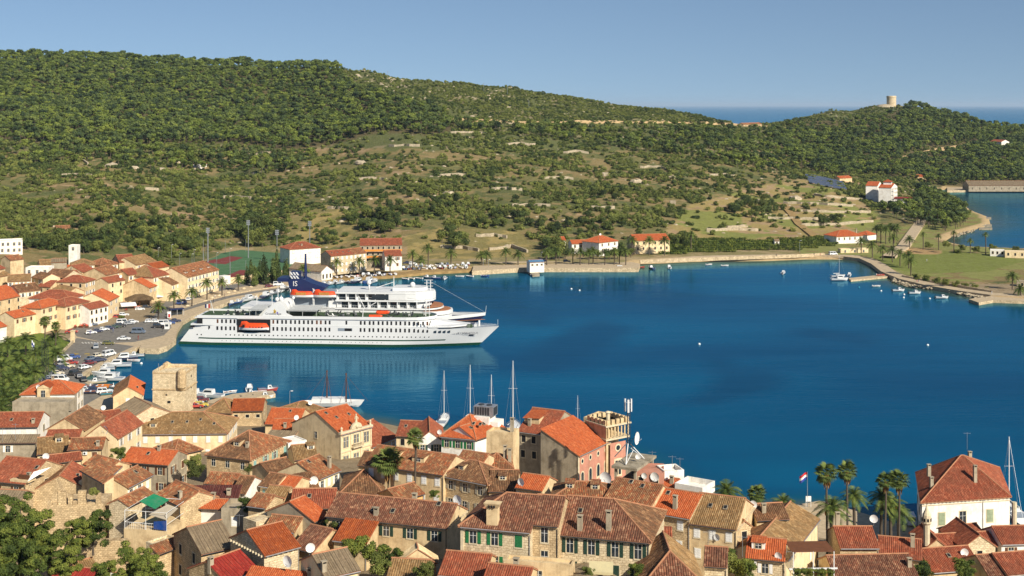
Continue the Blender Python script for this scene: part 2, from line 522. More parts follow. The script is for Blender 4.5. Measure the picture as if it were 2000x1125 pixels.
def hits(pts):
    """where the sight lines through photo points meet the land"""
    out = []
    Ys = np.concatenate([np.arange(430,1000,2.0),np.arange(1000,2100,4.0)])
    for px,py in pts:
        X = (px - 1000) * Ys / F
        z = landz(X,Ys)
        q = HY + F * (CH - z) / Ys
        idx = np.where(q <= py)[0]
        k = idx[0] if len(idx) else len(Ys) - 1
        out.append(Vector((X[k],Ys[k],z[k])))
    return out

def inpoly(px,py,poly):
    ins = np.zeros(np.shape(px),bool); n = len(poly)
    for i in range(n):
        ax,ay = poly[i]; bx,by = poly[(i + 1) % n]
        if ay == by: continue
        ins ^= ((ay > py) != (by > py)) & (px < (bx - ax) * (py - ay) / (by - ay) + ax)
    return ins

# cover regions, in photo coordinates
PINE_A = [(-600,40),(640,110),(655,132),(700,175),(770,192),(850,215),(905,238),(860,266),(740,258),(640,286),(560,292),(450,280),(330,282),(200,290),(0,274),(-600,270)]
PINE_B = [(880,246),(1100,250),(1380,248),(1500,262),(1560,330),(1500,345),(1380,315),(1200,290),(1050,270),(900,268)]
PINE_C = [(1500,262),(1560,238),(1700,232),(1790,205),(1850,210),(2500,240),(2500,364),(1838,366),(1790,350),(1700,342),(1640,346),(1560,330)]
MIXED = [(-600,270),(200,288),(560,290),(640,300),(560,345),(350,335),(150,320),(0,330),(-600,330)]
FIELDS = [(1350,400),(1500,360),(1570,350),(1640,372),(1700,405),(1720,430),(1700,452),(1640,455),(1560,470),(1500,482),(1320,488),(1300,450)]
FIELDS2 = [(560,430),(640,400),(700,418),(690,470),(640,486),(560,470)]
FIELDS3 = [(790,462),(860,445),(1010,450),(1050,480),(1020,520),(800,520)]
VINEY = [(1290,462),(1480,470),(1620,462),(1640,480),(1560,490),(1400,494),(1290,500)]
LAWNS = [(1700,500),(1760,485),(1960,498),(2000,510),(1930,530),(1800,535),(1740,525)]

us = np.arange(-450,2460,6.0)
yr = np.concatenate([np.arange(60,350,4.0),np.arange(350,470,2.5),np.arange(470,760,1.9),np.arange(760,1000,3.0),np.arange(1000,1800,6.5),np.arange(1800,2700,60)])
U_,Y_ = np.meshgrid(us,yr)
X_ = (U_ - 1000) * Y_ / F
Z_ = groundz(X_,Y_)
n1,n2 = X_.shape
verts = np.stack([X_,Y_,Z_],-1).reshape(-1,3)
ii = (np.arange(n1 - 1)[:,None] * n2 + np.arange(n2 - 1)[None,:]).reshape(-1)
quads = np.stack([ii,ii + 1,ii + n2 + 1,ii + n2],-1)
me = bpy.data.meshes.new('terrain')
me.vertices.add(len(verts)); me.vertices.foreach_set('co',verts.reshape(-1))
me.loops.add(quads.size); me.loops.foreach_set('vertex_index',quads.reshape(-1).astype(np.int32))
me.polygons.add(len(quads)); me.polygons.foreach_set('loop_start',np.arange(0,quads.size,4,dtype=np.int32))
me.polygons.foreach_set('loop_total',np.full(len(quads),4,dtype=np.int32))
me.update(calc_edges=True)
me.polygons.foreach_set('use_smooth',np.ones(len(quads),bool))
# ground cover as a colour per vertex (soil, grass, forest floor)
PX = U_.reshape(-1); PY = (HY + F * (CH - Z_) / Y_).reshape(-1); Xf = X_.reshape(-1); Yf = Y_.reshape(-1)
def c3(r,g,b,k=0.8): return np.array(C(r,g,b,k)[:3])
soil = c3(178,150,112); dryg = c3(146,128,82); floor_ = c3(92,84,50); field = c3(172,152,92); vine = c3(104,128,50)
lawn = c3(128,140,62); town = c3(170,150,120); low = c3(92,102,52); sand = c3(206,178,132)
col = np.tile(dryg,(len(PX),1))
nz = fbm(Xf / 40,Yf / 40,21); nz2 = fbm(Xf / 9,Yf / 9,5)
def lay(mask,c,n=None,th=0.5):
    m = mask if n is None else (mask & (n > th))
    col[m] = c
allm = np.ones(len(PX),bool)
lay(allm,soil,nz2,0.54)
lay(allm,low,nz * 0.55 + nz2 * 0.45,0.48)
lay(allm,c3(120,116,66),fbm(Xf / 14,Yf / 7,61),0.55)
hill = PY < 290
lay(hill,low)
lay(hill,c3(146,134,100),nz2,0.62)
for P_ in (PINE_A,PINE_C): lay(inpoly(PX,PY,P_),floor_)
lay(inpoly(PX,PY,FIELDS),field); lay(inpoly(PX,PY,FIELDS),soil,nz2,0.52); lay(inpoly(PX,PY,FIELDS),c3(140,146,70),nz,0.52)
for P_ in (FIELDS2,FIELDS3): lay(inpoly(PX,PY,P_),c3(138,128,74)); lay(inpoly(PX,PY,P_),field,nz2,0.5)
lay(inpoly(PX,PY,VINEY),vine)
lay(Yf < 590,town)
flat = (Z_.reshape(-1) < 2.4) & (Yf > 600)
lay(flat & (PX > 1560),c3(146,150,80)); lay(flat & (PX > 1560),dryg,nz2,0.54)
lay(flat & (PX < 1560),c3(150,140,92)); lay(flat & (PX < 1560),c3(176,156,116),nz2,0.52)
dsh = np.minimum(sdist(Xf,Yf,HARBW),sdist(Xf,Yf,BAYW))
lay((dsh < 7) & (Yf > 500),sand)
lay(inpoly(PX,PY,LAWNS),lawn)
lay(inpoly(PX,PY,[(1380 + 380,488),(1790,484),(1840,490),(1835,497),(1770,496)]),c3(196,160,110))
ca = me.color_attributes.new('cover','FLOAT_COLOR','POINT')
ca.data.foreach_set('color',np.concatenate([col,np.ones((len(col),1))],1).astype(np.float32).reshape(-1))
t = NT('land_surface')
at = t.n('Attribute',attribute_name='cover').outputs['Color']
f = t.noise(0.25,t.pos(),6,0.7); g = t.noise(1.1,t.pos(),4,0.7)
cc = t.mix(t.ramp(f,[(0.35,(0,0,0,1)),(0.65,(0.7,0.7,0.7,1))]),at,C(150,132,96),'MULTIPLY')
cc = t.mix(t.ramp(g,[(0.4,(0,0,0,1)),(0.75,(0.5,0.5,0.5,1))]),cc,C(206,190,160))
t.bump(g,0.6,0.6)
me.materials.append(t.done(at if False else t.mix(0.55,at,cc),0.95,0.05))
tag(add('terrain',me),kind='structure')
ZTOP = float(Z_.max())

# sea: one sheet, colour by depth, wind-ruffled
t = NT('sea_water')
p = t.pos()
t.b.inputs['IOR'].default_value = 1.33
mp = t.n('Mapping'); mp.inputs['Scale'].default_value = (0.35,1.0,1.0); t.l(p,mp.inputs[0])
w1 = t.noise(0.55,mp.outputs[0],4,0.6)
w2 = t.noise(0.06,mp.outputs[0],3,0.5)
at = t.n('Attribute',attribute_name='depth').outputs['Fac']
deep = t.ramp(t.noise(0.010,mp.outputs[0],3,0.5),[(0.40,(0.0,0.045,0.106,1)),(0.62,(0.0,0.086,0.172,1))])
shal = t.ramp(at,[(0.0,(0.10,0.105,0.06,1)),(0.18,(0.045,0.085,0.075,1)),(0.45,(0.004,0.075,0.115,1)),(1.0,(0.0006,0.040,0.115,1))])
cw = t.mix(t.ramp(at,[(0.3,(0,0,0,1)),(1.0,(1,1,1,1))]),shal,deep)
# beds of seagrass darken the bottom
wd = t.n('Attribute',attribute_name='weed').outputs['Fac']
sg = t.ramp(t.math('ADD',t.math('MULTIPLY',t.noise(0.05,mp.outputs[0],4,0.6),0.5),wd),[(0.36,(0,0,0,1)),(0.78,(0.85,0.85,0.85,1))])
cw = t.mix(sg,cw,(0.0001,0.036,0.085,1))
t.bump(t.math('ADD',t.math('MULTIPLY',w1,0.10),w2),0.55,0.45)
t.b.inputs['Specular Tint'].default_value = (0.45,0.82,1.0,1)
M['sea'] = t.done(cw,0.9,0.0)
nb = t.n('Bump'); nb.inputs['Strength'].default_value = 0.55; nb.inputs['Distance'].default_value = 0.45
t.l(t.math('ADD',t.math('MULTIPLY',w1,0.24),w2),nb.inputs['Height'])
gl = t.n('BsdfGlossy'); gl.inputs['Roughness'].default_value = 0.1; gl.inputs['Color'].default_value = (0.26,0.58,0.74,1); t.l(nb.outputs[0],gl.inputs['Normal'])
fr = t.n('Fresnel'); fr.inputs['IOR'].default_value = 1.33; t.l(nb.outputs[0],fr.inputs['Normal'])
ms = t.n('MixShader'); t.l(t.math('MULTIPLY',fr.outputs[0],0.95),ms.inputs[0]); t.l(t.b.outputs[0],ms.inputs[1]); t.l(gl.outputs[0],ms.inputs[2])
t.l(ms.outputs[0],t.t.nodes['Material Output'].inputs['Surface'])
ys = np.concatenate([np.arange(150,800,6.0),np.arange(800,1400,15.0),[1500,1800,2500,4000,8000,16000,40000,100000]])
xs_ = np.linspace(-1,1,161)
XX = []; YY = []
for y in ys:
    hw = 900 if y < 2500 else y * 0.9
    XX.append(xs_ * hw); YY.append(np.full(161,y))
XX = np.array(XX); YY = np.array(YY)
dd = np.maximum(0,-np.minimum(sdist(XX,YY,HARBW),sdist(XX,YY,BAYW)))
inw = np.minimum(sdist(XX,YY,HARBW),sdist(XX,YY,BAYW)) < 0
dep = np.where(inw,np.clip(dd / 34.0,0,1),np.where(YY > 1500,1.0,0.0))
inb = sdist(XX,YY,BAYW) < 0
dep = np.where(inb,np.clip(dd / 60.0,0,0.75),dep)
dep = np.where(YY < 470,np.clip(dep * 2.5,0,1),dep)
n1,n2 = XX.shape
verts = np.stack([XX,YY,XX * 0],-1).reshape(-1,3)
ii = (np.arange(n1 - 1)[:,None] * n2 + np.arange(n2 - 1)[None,:]).reshape(-1)
quads = np.stack([ii,ii + 1,ii + n2 + 1,ii + n2],-1)
me = bpy.data.meshes.new('sea')
me.from_pydata(verts.tolist(),[],quads.tolist())
a = me.attributes.new('depth','FLOAT','POINT'); a.data.foreach_set('value',dep.reshape(-1).astype(np.float32))
wd = np.zeros(XX.shape)
for pl in ([(1030,700),(1100,655),(1180,628),(1225,640),(1190,668),(1120,702),(1050,722)],[(1395,700),(1450,718),(1515,735),(1490,765),(1430,770),(1345,792),(1400,760),(1425,735)],[(930,560),(1000,588),(1070,620),(1040,632),(960,602)],[(1240,556),(1340,575),(1320,600),(1225,585)],[(1560,640),(1700,660),(1690,672),(1570,655)]):
    sd = sdist(XX,YY,[W(a,b) for a,b in pl]); wd = np.maximum(wd,np.clip(0.45 - sd / 22,0,0.75))
a = me.attributes.new('weed','FLOAT','POINT'); a.data.foreach_set('value',wd.reshape(-1).astype(np.float32))
me.materials.append(M['sea'])
tag(add('sea',me),kind='structure')

# ---------------------------------------------------------------- quays, roads, courts
def slab(name,pts,z1,z0,mats,kind='structure'):
    mb = MB()
    q = [W(x,y,z1) for x,y in pts]
    # counter-clockwise
    A = sum(q[i].x * q[(i + 1) % len(q)].y - q[(i + 1) % len(q)].x * q[i].y for i in range(len(q)))
    if A < 0: q = q[::-1]
    mb.prism(q,z0,z1,1 if len(mats) > 1 else 0,0)
    return tag(mb.build(name,mats),kind=kind)

def ribbon(name,pts,w,z,m,zf=None,kind='structure',th=0.0):
    q = [W(x,y,z) for x,y in pts]
    mb = MB(); L = []; Rr = []
    for i,p in enumerate(q):
        d = (q[min(i + 1,len(q) - 1)] - q[max(i - 1,0)]); d.z = 0; d.normalize()
        n = Vector((-d.y,d.x,0)) * (w / 2)
        L.append(p + n); Rr.append(p - n)
    for i in range(len(q) - 1):
        mb.face([Rr[i],Rr[i + 1],L[i + 1],L[i]])
        if th:
            for S in (L,Rr):
                mb.face([S[i],S[i + 1],S[i + 1] - Vector((0,0,th)),S[i] - Vector((0,0,th))])
    return tag(mb.build(name,m),kind=kind)

# car park, market square and the street behind, one stone apron with walls into the water
slab('quay',[(162,732),(205,707),(273,676),(307,676),(325,669),(343,657),(348,642),(357,628),(372,619),(400,608),(450,588),(520,570),(560,558),(600,551),(640,546),
              (640,536),(560,538),(470,548),(400,570),(300,600),(180,640),(140,655),(100,700),(40,760),(-60,850),(60,860),(180,850),(297,808),(240,786),(200,760),(168,742)],1.5,-3,[M['paving'],M['quay']])
slab('car_park_asphalt',[(160,728),(200,704),(262,676),(200,668),(150,660),(90,725),(48,768),(62,800),(150,800),(200,772),(168,748),(152,736)],1.512,1.4,[M['asphalt']])
slab('market_square_asphalt',[(150,657),(210,670),(262,668),(320,655),(335,640),(330,622),(350,606),(330,600),(250,606),(205,622),(140,640)],1.512,1.4,[M['asphalt']])
ribbon('promenade_road',[(255,616),(330,592),(400,570),(450,560),(500,552),(560,546),(640,540)],9,1.520,M['asphalt'])
ribbon('promenade_lane',[(350,607),(400,592),(450,579),(500,570),(545,564),(600,557)],4,1.516,M['asphalt'])
ribbon('promenade_kerb',[(340,607),(400,587),(450,574),(500,565),(545,559),(600,553)],0.6,1.75,M['quay'],th=0.3)
for i in range(7):
    a = 160 + i * 6.0
    ribbon('crossing_stripe',[(a,668),(a + 3.0,671)],0.55,1.530,M['line'])
for x,y in ((148,691),(170,691),(176,694)):
    ribbon('yellow_parking_marking',[(x - 5,y),(x + 5,y)],1.4,1.528,M['yellowline'])
slab('stone_jetty',[(385,788),(455,769),(500,765),(533,763),(538,769),(500,776),(470,790),(420,800)],1.1,-3,[M['paving'],M['quay']])
# low stepped mole beside the cruise berth
slab('mole_step',[(272,680),(309,681),(327,675),(344,662),(340,658),(322,668),(300,673),(276,672)],1.9,-3,[M['paving'],M['quay']])
# near quays on the right
slab('near_quay',[(1300,938),(1372,966),(1440,983),(1560,990),(1640,988),(1750,1022),(1900,1038),(2000,1043),(2200,1060),(2200,1110),(1900,1090),(1700,1075),(1560,1040),(1400,1020),(1300,985)],1.5,-3,[M['paving'],M['quay']])
slab('small_quay_head',[(1556,986),(1600,978),(1640,985),(1640,1000),(1560,1000)],1.6,-3,[M['paving'],M['quay']])
# far shore
slab('boat_park_apron',[(640,547),(700,543),(760,539),(845,531),(922,527),(922,516),(840,517),(760,525),(690,530),(640,535)],1.3,-2,[M['dry'],M['dry']])
slab('sea_wall',[(922,529),(1025,523),(1247,523),(1250,515),(1235,512),(1080,515),(1030,517),(925,519)],2.2,-2,[M['paving'],M['quay']])
ribbon('shore_road',[(640,531),(760,522),(860,514),(930,512),(1040,511),(1160,508),(1260,505),(1400,500),(1520,498),(1600,497),(1680,500)],6,1.9,M['paving'],th=1.2)
ribbon('shore_parapet',[(1250,508),(1400,502),(1550,497),(1610,494)],0.8,2.8,M['quay'],th=1.8)
ribbon('bay_road',[(1640,498),(1690,504),(1715,515),(1735,530),(1770,544),(1820,556),(1880,566),(1940,574),(2000,577),(2150,583)],7,1.7,M['paving'],th=2.5)
ribbon('bay_road_wall',[(1762,537),(1810,546),(1870,556),(1935,567)],0.6,2.5,M['quay'],th=1.8)
ribbon('park_road',[(1735,500),(1765,480),(1782,455),(1795,437),(1805,420)],7,2.6,M['paving'],th=1.8)
slab('small_jetty',[(1892,584),(1912,591),(1940,586),(2000,588),(2100,592),(2100,586),(2000,583),(1935,578)],1.2,-2,[M['paving'],M['quay']])
slab('harbour_jetty',[(1657,543),(1662,547),(1735,540),(1728,536)],0.8,-2,[M['paving'],M['quay']])
slab('timber_jetty',[(1025,524),(1040,537),(1054,536),(1052,524)],1.0,-2,[M['concrete'],M['concrete']])
for (x0,y0,x1) in ((1915,424,1936),(1915,438,1937),(1912,444,1938)):
    slab('bathing_jetty',[(x0,y0),(x1,y0),(x1,y0 + 3),(x0,y0 + 3)],0.7,-2,[M['concrete'],M['concrete']])
slab('warehouse_quay',[(1850,372),(1850,365),(2200,361),(2200,368)],2.0,-2,[M['paving'],M['quay']])
# sports courts beside the town
slab('sports_court',[(393,543),(560,532),(620,500),(470,488),(400,500)],2.3,1.0,[M['court_green']])
slab('red_court',[(400,513),(450,500),(475,503),(440,516)],2.31,2.2,[M['court_red']])
slab('lower_red_court',[(430,543),(470,527),(500,530),(470,546)],2.31,2.2,[M['court_red']])
slab('red_pitch',[(395,512),(420,506),(428,509),(400,516)],2.32,2.2,[M['court_red']])
# sandy track along the hill and other drapes on the land
def drape(name,pts,w,m,lift=0.35,step=12):
    P = []
    for (a,b) in zip(pts[:-1],pts[1:]):
        k = max(1,int(abs(b[0] - a[0]) / step))
        P += [(a[0] + (b[0] - a[0]) * i / k,a[1] + (b[1] - a[1]) * i / k) for i in range(k)]
    P.append(pts[-1])
    q = hits(P)
    mb = MB(); L = []; Q = []
    for i,p in enumerate(q):
        d = q[min(i + 1,len(q) - 1)] - q[max(i - 1,0)]; d.z = 0
        d = d.normalized() if d.length > 0 else Vector((1,0,0))
        n = Vector((-d.y,d.x,0)) * (w / 2)
        for S,s in ((L,1),(Q,-1)):
            r = p + n * s
            S.append(Vector((r.x,r.y,max(gz(r.x,r.y),p.z - 1) + lift)))
    for i in range(len(q) - 1):
        mb.face([Q[i],Q[i + 1],L[i + 1],L[i]])
        for S in (L,Q): mb.face([S[i],S[i + 1],S[i + 1] - Vector((0,0,2)),S[i] - Vector((0,0,2))])
    return tag(mb.build(name,m),kind='structure')
drape('hill_track',[(868,231),(905,236),(960,239),(1040,241),(1120,240),(1230,240),(1330,240),(1420,243),(1480,247),(1530,250)],7,M['sandtrack'],0.8)
drape('hill_path',[(1790,304),(1830,294),(1880,286),(1905,282)],8,M['sandtrack'],0.6)
drape('lower_hill_path',[(1765,310),(1800,302)],6,M['sandtrack'],0.6)
# ------------------------------------------------------------------ house kit
def roof_strips(mb,poly,per,m=0,amp=0.05,jit=0.028,vstep=1.1,rng=R):
    """one roof slope: rows of channel tiles running from eave (poly[0]-poly[1]) to ridge"""
    P = [Vector(p) for p in poly]
    u = (P[1] - P[0]).normalized()
    nrm = None
    for k in range(2,len(P)):
        c = (P[1] - P[0]).cross(P[k] - P[0])
        if c.length > 1e-4: nrm = c.normalized(); break
    if nrm.z < 0: nrm = -nrm
    v = nrm.cross(u).normalized()
    if v.z < 0: v = -v
    q = [((p - P[0]).dot(u),(p - P[0]).dot(v)) for p in P]
    u0 = min(a for a,b in q); u1 = max(a for a,b in q); L = u1 - u0
    if per <= 0 or L < 0.3:
        mb.face(P,m,[(a,b) for a,b in q]); return
    nc = max(2,int(L / per)); st = L / nc
    us_ = [u0 + st * (i + f) for i in range(nc) for f in (0.0,0.22,0.5,0.78)] + [u1]
    hs = [0.0,amp * 0.75,amp,amp * 0.75] * nc + [0.0]
    def span(a):
        a = min(max(a,u0 + 1e-5),u1 - 1e-5)
        r_ = []
        for k in range(len(q)):
            (ax,ay),(bx,by) = q[k],q[(k + 1) % len(q)]
            if (ax - a) * (bx - a) <= 0 and abs(bx - ax) > 1e-9:
                r_.append(ay + (by - ay) * (a - ax) / (bx - ax))
        return (min(r_),max(r_)) if r_ else (0,0)
    H = max(b for a,b in q)
    K = max(1,int(H / vstep))
    base = len(mb.v)
    sag = rng.uniform(0.0,0.11) if per < 0.3 else 0
    for a,h in zip(us_,hs):
        lo,hi = span(a)
        for j in range(K + 1):
            b = lo + (hi - lo) * j / K
            jj = rng.uniform(-jit,jit) if 0 < j < K else 0
            d = -sag * math.sin(math.pi * j / K) * math.sin(math.pi * (a - u0) / L)
            mb.v.append(tuple(P[0] + u * a + v * b + nrm * (h + jj + d)))
    n = K + 1
    for i in range(len(us_) - 1):
        la,lb = us_[i],us_[i + 1]
        s0,s1 = span(la),span(lb)
        if s0[1] - s0[0] < 0.01 and s1[1] - s1[0] < 0.01: continue
        for j in range(K):
            mb.f.append((base + i * n + j,base + (i + 1) * n + j,base + (i + 1) * n + j + 1,base + i * n + j + 1))
            mb.m.append(m)
            f = lambda s,jj: s[0] + (s[1] - s[0]) * jj / K
            ua,ub = (la - u0) / st * 0.3,(lb - u0) / st * 0.3
            mb.uv.append([(ua,f(s0,j)),(ub,f(s1,j)),(ub,f(s1,j + 1)),(ua,f(s0,j + 1))])

WIN = {}
def window_mesh(st,w,h):
    k = (st,round(w,1),round(h,1))
    if k in WIN: return WIN[k]
    mb = MB(); w,h = k[1],k[2]
    b = 0.14
    mb.box(-w / 2 - b,-0.07,-h / 2 - b - 0.04,w / 2 + b,0.02,-h / 2,0)
    mb.box(-w / 2 - b,-0.05,h / 2,w / 2 + b,0.02,h / 2 + b,0)
    for s in (-1,1): mb.box(s * (w / 2 + b / 2) - b / 2,-0.045,-h / 2,s * (w / 2 + b / 2) + b / 2,0.02,h / 2,0)
    mb.box(-w / 2,-0.012,-h / 2,w / 2,0.02,h / 2,1)
    if st != 'd':
        mb.box(-0.025,-0.03,-h / 2,0.025,-0.012,h / 2,2)
        mb.box(-w / 2,-0.028,h * 0.12,w / 2,-0.012,h * 0.12 + 0.04,2)
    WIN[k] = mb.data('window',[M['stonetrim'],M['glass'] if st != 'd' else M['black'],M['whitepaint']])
    return WIN[k]
SHM = {'g': 'green','k': 'darkgreen','w': 'whitepaint','b': 'wood','s': 'greyshut','a': 'aqua','e': 'sage'}
def shutter_mesh(st,w,h):
    k = ('sh',st,round(w,2),round(h,1))
    if k in WIN: return WIN[k]
    mb = MB()
    mb.box(0,-0.05,-h / 2,w,-0.015,h / 2)
    for j in range(4):
        z = -h / 2 + h * (j + 0.5) / 4
        mb.box(0.06,-0.07,z - h * 0.09,w - 0.06,-0.05,z + h * 0.09)
    WIN[k] = mb.data('shutter',[M[SHM[st.lower()]]])
    return WIN[k]

def put_window(root,p,rz,st,w=0.95,h=1.4,shut=True):
    win = add('window',window_mesh('d' if st == 'd' else 'x',w,h),root,p,rz)
    if st.lower() in SHM and shut:
        for s in (-1,1):
            if st.isupper():      # closed over the window
                o = add('shutter',shutter_mesh(st,w / 2,h),win,(0 if s > 0 else -w / 2,-0.02,0))
            else:
                o = add('shutter',shutter_mesh(st,w / 2,h),win,(w / 2 + 0.1 if s > 0 else -w - 0.1,-0.01,0))
    return win

def dish_mesh():
    mb = MB(); rings = []
    for i in range(5):
        a = i / 4; r_ = 0.5 * a + 1e-3
        rings.append([(r_ * math.cos(t * math.pi / 6),-0.12 * a * a,r_ * math.sin(t * math.pi / 6)) for t in range(12)])
    mb.loft(rings,0,closed=True,cap=False)
    rings = [[(p[0],p[1] + 0.02,p[2]) for p in r_] for r_ in rings]
    mb.loft(rings,0,closed=True,cap=False)
    mb.tube([(0,0.02,0),(0,0.3,-0.1),(0,0.3,-1.0)],0.035,5,1)
    mb.tube([(0,0,-0.45),(0,-0.5,0.0)],0.02,4,1)
    return mb.data('satellite_dish',[M['whitepaint'],M['metal']],True)
DISH = dish_mesh()
def ac_mesh():
    mb = MB(); mb.box(-0.42,-0.32,-0.3,0.42,0,0.3,0)
    mb.tube([(-0.1,-0.325,0),(-0.1,-0.34,0)],0.22,10,1)
    return mb.data('air_conditioner',[M['whitepaint'],M['darkmetal']])
ACM = ac_mesh()
CHIM = {}
def chimney_mesh(kind,h):
    k = (kind,round(h,1))
    if k in CHIM: return CHIM[k]
    mb = MB()
    if kind == 'big':
        mb.box(-0.75,-0.5,-3,0.75,0.5,h * 0.75,0)
        vs = [(-0.75,-0.5,h * 0.75),(0.75,-0.5,h * 0.75),(0.75,0.5,h * 0.75),(-0.75,0.5,h * 0.75),
              (-1.1,-0.75,h),(1.1,-0.75,h),(1.1,0.75,h),(-1.1,0.75,h)]
        mb.mesh(vs,[(0,1,5,4),(1,2,6,5),(2,3,7,6),(3,0,4,7),(4,5,6,7)],0)
        for x in (-0.35,0,0.35): mb.box(x - 0.08,-0.78,h * 0.8,x + 0.08,-0.6,h * 0.92,1)
    else:
        w = 0.32
        mb.box(-w,-w * 0.8,-1.2,w,w * 0.8,h - 0.25,0)
        for sx in (-1,1): mb.box(sx * w - (0.08 if sx > 0 else 0),-w * 0.8,h - 0.25,sx * w + (0.08 if sx < 0 else 0),w * 0.8,h,0)
        mb.box(-w - 0.08,-w,h,w + 0.08,w,h + 0.09,0)
        mb.box(-w + 0.05,-w * 0.6,h - 0.24,w - 0.05,w * 0.6,h - 0.02,1)
    CHIM[k] = mb.data('chimney',[M['beige'] if kind == 'big' else M['render'],M['black']])
    return CHIM[k]
mb = MB(); mb.box(-0.32,-0.45,0,0.32,0.45,0.14,0); mb.box(-0.24,-0.36,0.14,0.24,0.36,0.16,1)
SKYL = mb.data('skylight',[M['render'],M['black']])

FOOT = []
def house(label,s,x1,y1,x2,y2,U,H,kind='g',roof='orange',wall='cream',win='',d=None,P3=None,zE=None,m=0.46,
          ch=None,sky=0,dish=(),ac=(),dormers=(),name='house',cat='house',per=0.29,brackets=False,group=None,parapet=0.0,extra=None,hw=1.4,base=None,skyl=None):
    if zE is None: zE = CH - (y1 - HY) / s
    A,B = W(x1,y1,zE),W(x2,y2,zE)
    e = (B - A); w = e.length; e.normalize()
    n = Vector((-e.y,e.x,0))
    sc_ = F / ((A.y + B.y) / 2)
    k = ((y1 + y2) / 2 - HY) / F
    skew = 0.0
    if P3 is not None:
        D = W(P3[0],P3[1],zE) - B
        d = D.dot(n); skew = D.dot(e) / d
    if kind in ('g','h','hl','hr'):
        if d is None: d = 2 * U / (sc_ * (m + k * n.y))
        d = min(d,18)
    elif kind in ('p','q'):
        if d is None: d = 8
        m = min(0.75,max(0.2,U / sc_ / (w / 2)))
    elif kind == 's':
        if d is None: d = U / (sc_ * (m + k * n.y))
    elif kind == 'f':
        if d is None: d = 6
    # ground under the footprint
    gr = []
    for X in (0,w):
        for Y in (0,d):
            q = A + e * (X + Y * skew) + n * Y
            gr.append(gz(q.x,q.y))
    zb = min(min(gr) - 0.4,zE - H) if base is None else base
    HH = zE - zb
    if zE - max(gr) < 2.0: print('LOW',label,round(zE,1),[round(g,1) for g in gr])
    cq = A + e * ((w + d * skew) / 2) + n * (d / 2); FOOT.append((cq.x,cq.y,math.hypot(w,d) / 2))
    root = empty(name,(A.x,A.y,zb),math.atan2(e.y,e.x),label,cat,group)
    S = lambda x,y,z: (x + y * skew,y,z)
    wt = [M[wall]]
    mb = MB()
    c = [S(0,0,0),S(w,0,0),S(w,d,0),S(0,d,0)]
    def up(p,z): return (p[0],p[1],z)
    def side(a,b,za,zb2,mid=None):
        pts = [a,b,up(b,zb2)] + ([mid] if mid else []) + [up(a,za)]
        mb.face(pts)
    rr = m * d / 2 - 0.03
    zt = HH + parapet
    if kind in ('g','hl','hr','h'):
        side(c[0],c[1],HH,HH); side(c[2],c[3],HH,HH)
        side(c[1],c[2],HH,HH,S(w,d / 2,HH + rr) if kind in ('g','hl') else None)
        side(c[3],c[0],HH,HH,S(0,d / 2,HH + rr) if kind in ('g','hr') else None)
        mb.face([up(p,HH) for p in c])
    elif kind in ('p','q'):
        rr = m * w / 2 - 0.03
        side(c[0],c[1],HH,HH,S(w / 2,0,HH + rr) if kind == 'p' else None); side(c[1],c[2],HH,HH)
        side(c[2],c[3],HH,HH,S(w / 2,d,HH + rr)); side(c[3],c[0],HH,HH)
        mb.face([up(p,HH) for p in c])
    elif kind == 's':
        hb = HH + m * d - 0.03
        side(c[0],c[1],HH,HH); side(c[1],c[2],HH,hb); side(c[2],c[3],hb,hb); side(c[3],c[0],hb,HH)
    else:
        side(c[0],c[1],zt,zt); side(c[1],c[2],zt,zt); side(c[2],c[3],zt,zt); side(c[3],c[0],zt,zt)
        mb.face([up(p,HH - 0.0) for p in c])
        if parapet:
            i = 0.25
            ci = [S(i,i,0),S(w - i,i,0),S(w - i,d - i,0),S(i,d - i,0)]
            for j in range(4):
                a,b = ci[j],ci[(j + 1) % 4]
                mb.face([up(b,HH),up(a,HH),up(a,zt),up(b,zt)])
                mb.face([up(c[j],zt),up(c[(j + 1) % 4],zt),up(b,zt),up(a,zt)])
    wallo = mb.build('wall',wt,root)
    # roof
    oy,ox = 0.38,0.14
    mb = MB(); ridges = []; slopes = []
    if kind in ('g','h','hl','hr'):
        xl = -oy if kind in ('h','hl') else -ox; xr = w + (oy if kind in ('h','hr') else ox)
        y0,y1_ = -oy,d + oy
        ze = HH + 0.06 - m * oy
        ym = d / 2; ins = ym - y0
        il = min(ins,(xr - xl) / 2) if kind in ('h','hl') else 0
        ir = min(ins,(xr - xl) / 2) if kind in ('h','hr') else 0
        zr = ze + m * ins
        a0,a1 = S(xl,y0,ze),S(xr,y0,ze); b1,b0 = S(xr,y1_,ze),S(xl,y1_,ze)
        r0,r1 = S(xl + il,ym,zr),S(xr - ir,ym,zr)
        slopes = [[a0,a1,r1,r0],[b1,b0,r0,r1]]
        if (Vector(r0) - Vector(r1)).length > 0.05: ridges.append((r0,r1))
        if il: slopes.append([b0,a0,r0]); ridges += [(a0,r0),(b0,r0)]
        if ir: slopes.append([a1,b1,r1]); ridges += [(a1,r1),(b1,r1)]
        foot = [a0,a1,b1,b0]
        def rz_at(x,y): return ze + m * (min(y,d - y) + oy) + 0.05
    elif kind in ('p','q'):
        x0,x1_ = -oy,w + oy; y0 = -oy if kind == 'q' else -ox; y1_ = d + ox
        ze = HH + 0.06 - m * oy; xm = w / 2; zr = ze + m * (xm - x0)
        il = min(xm - x0,(y1_ - y0) * 0.7) if kind == 'q' else 0
        a0,a1,b1,b0 = S(x0,y0,ze),S(x1_,y0,ze),S(x1_,y1_,ze),S(x0,y1_,ze)
        r0,r1 = S(xm,y0 + il,zr),S(xm,y1_,zr)
        slopes = [[b0,a0,r0,r1],[a1,b1,r1,r0]]
        if il: slopes.append([a0,a1,r0]); ridges += [(a0,r0),(a1,r0)]
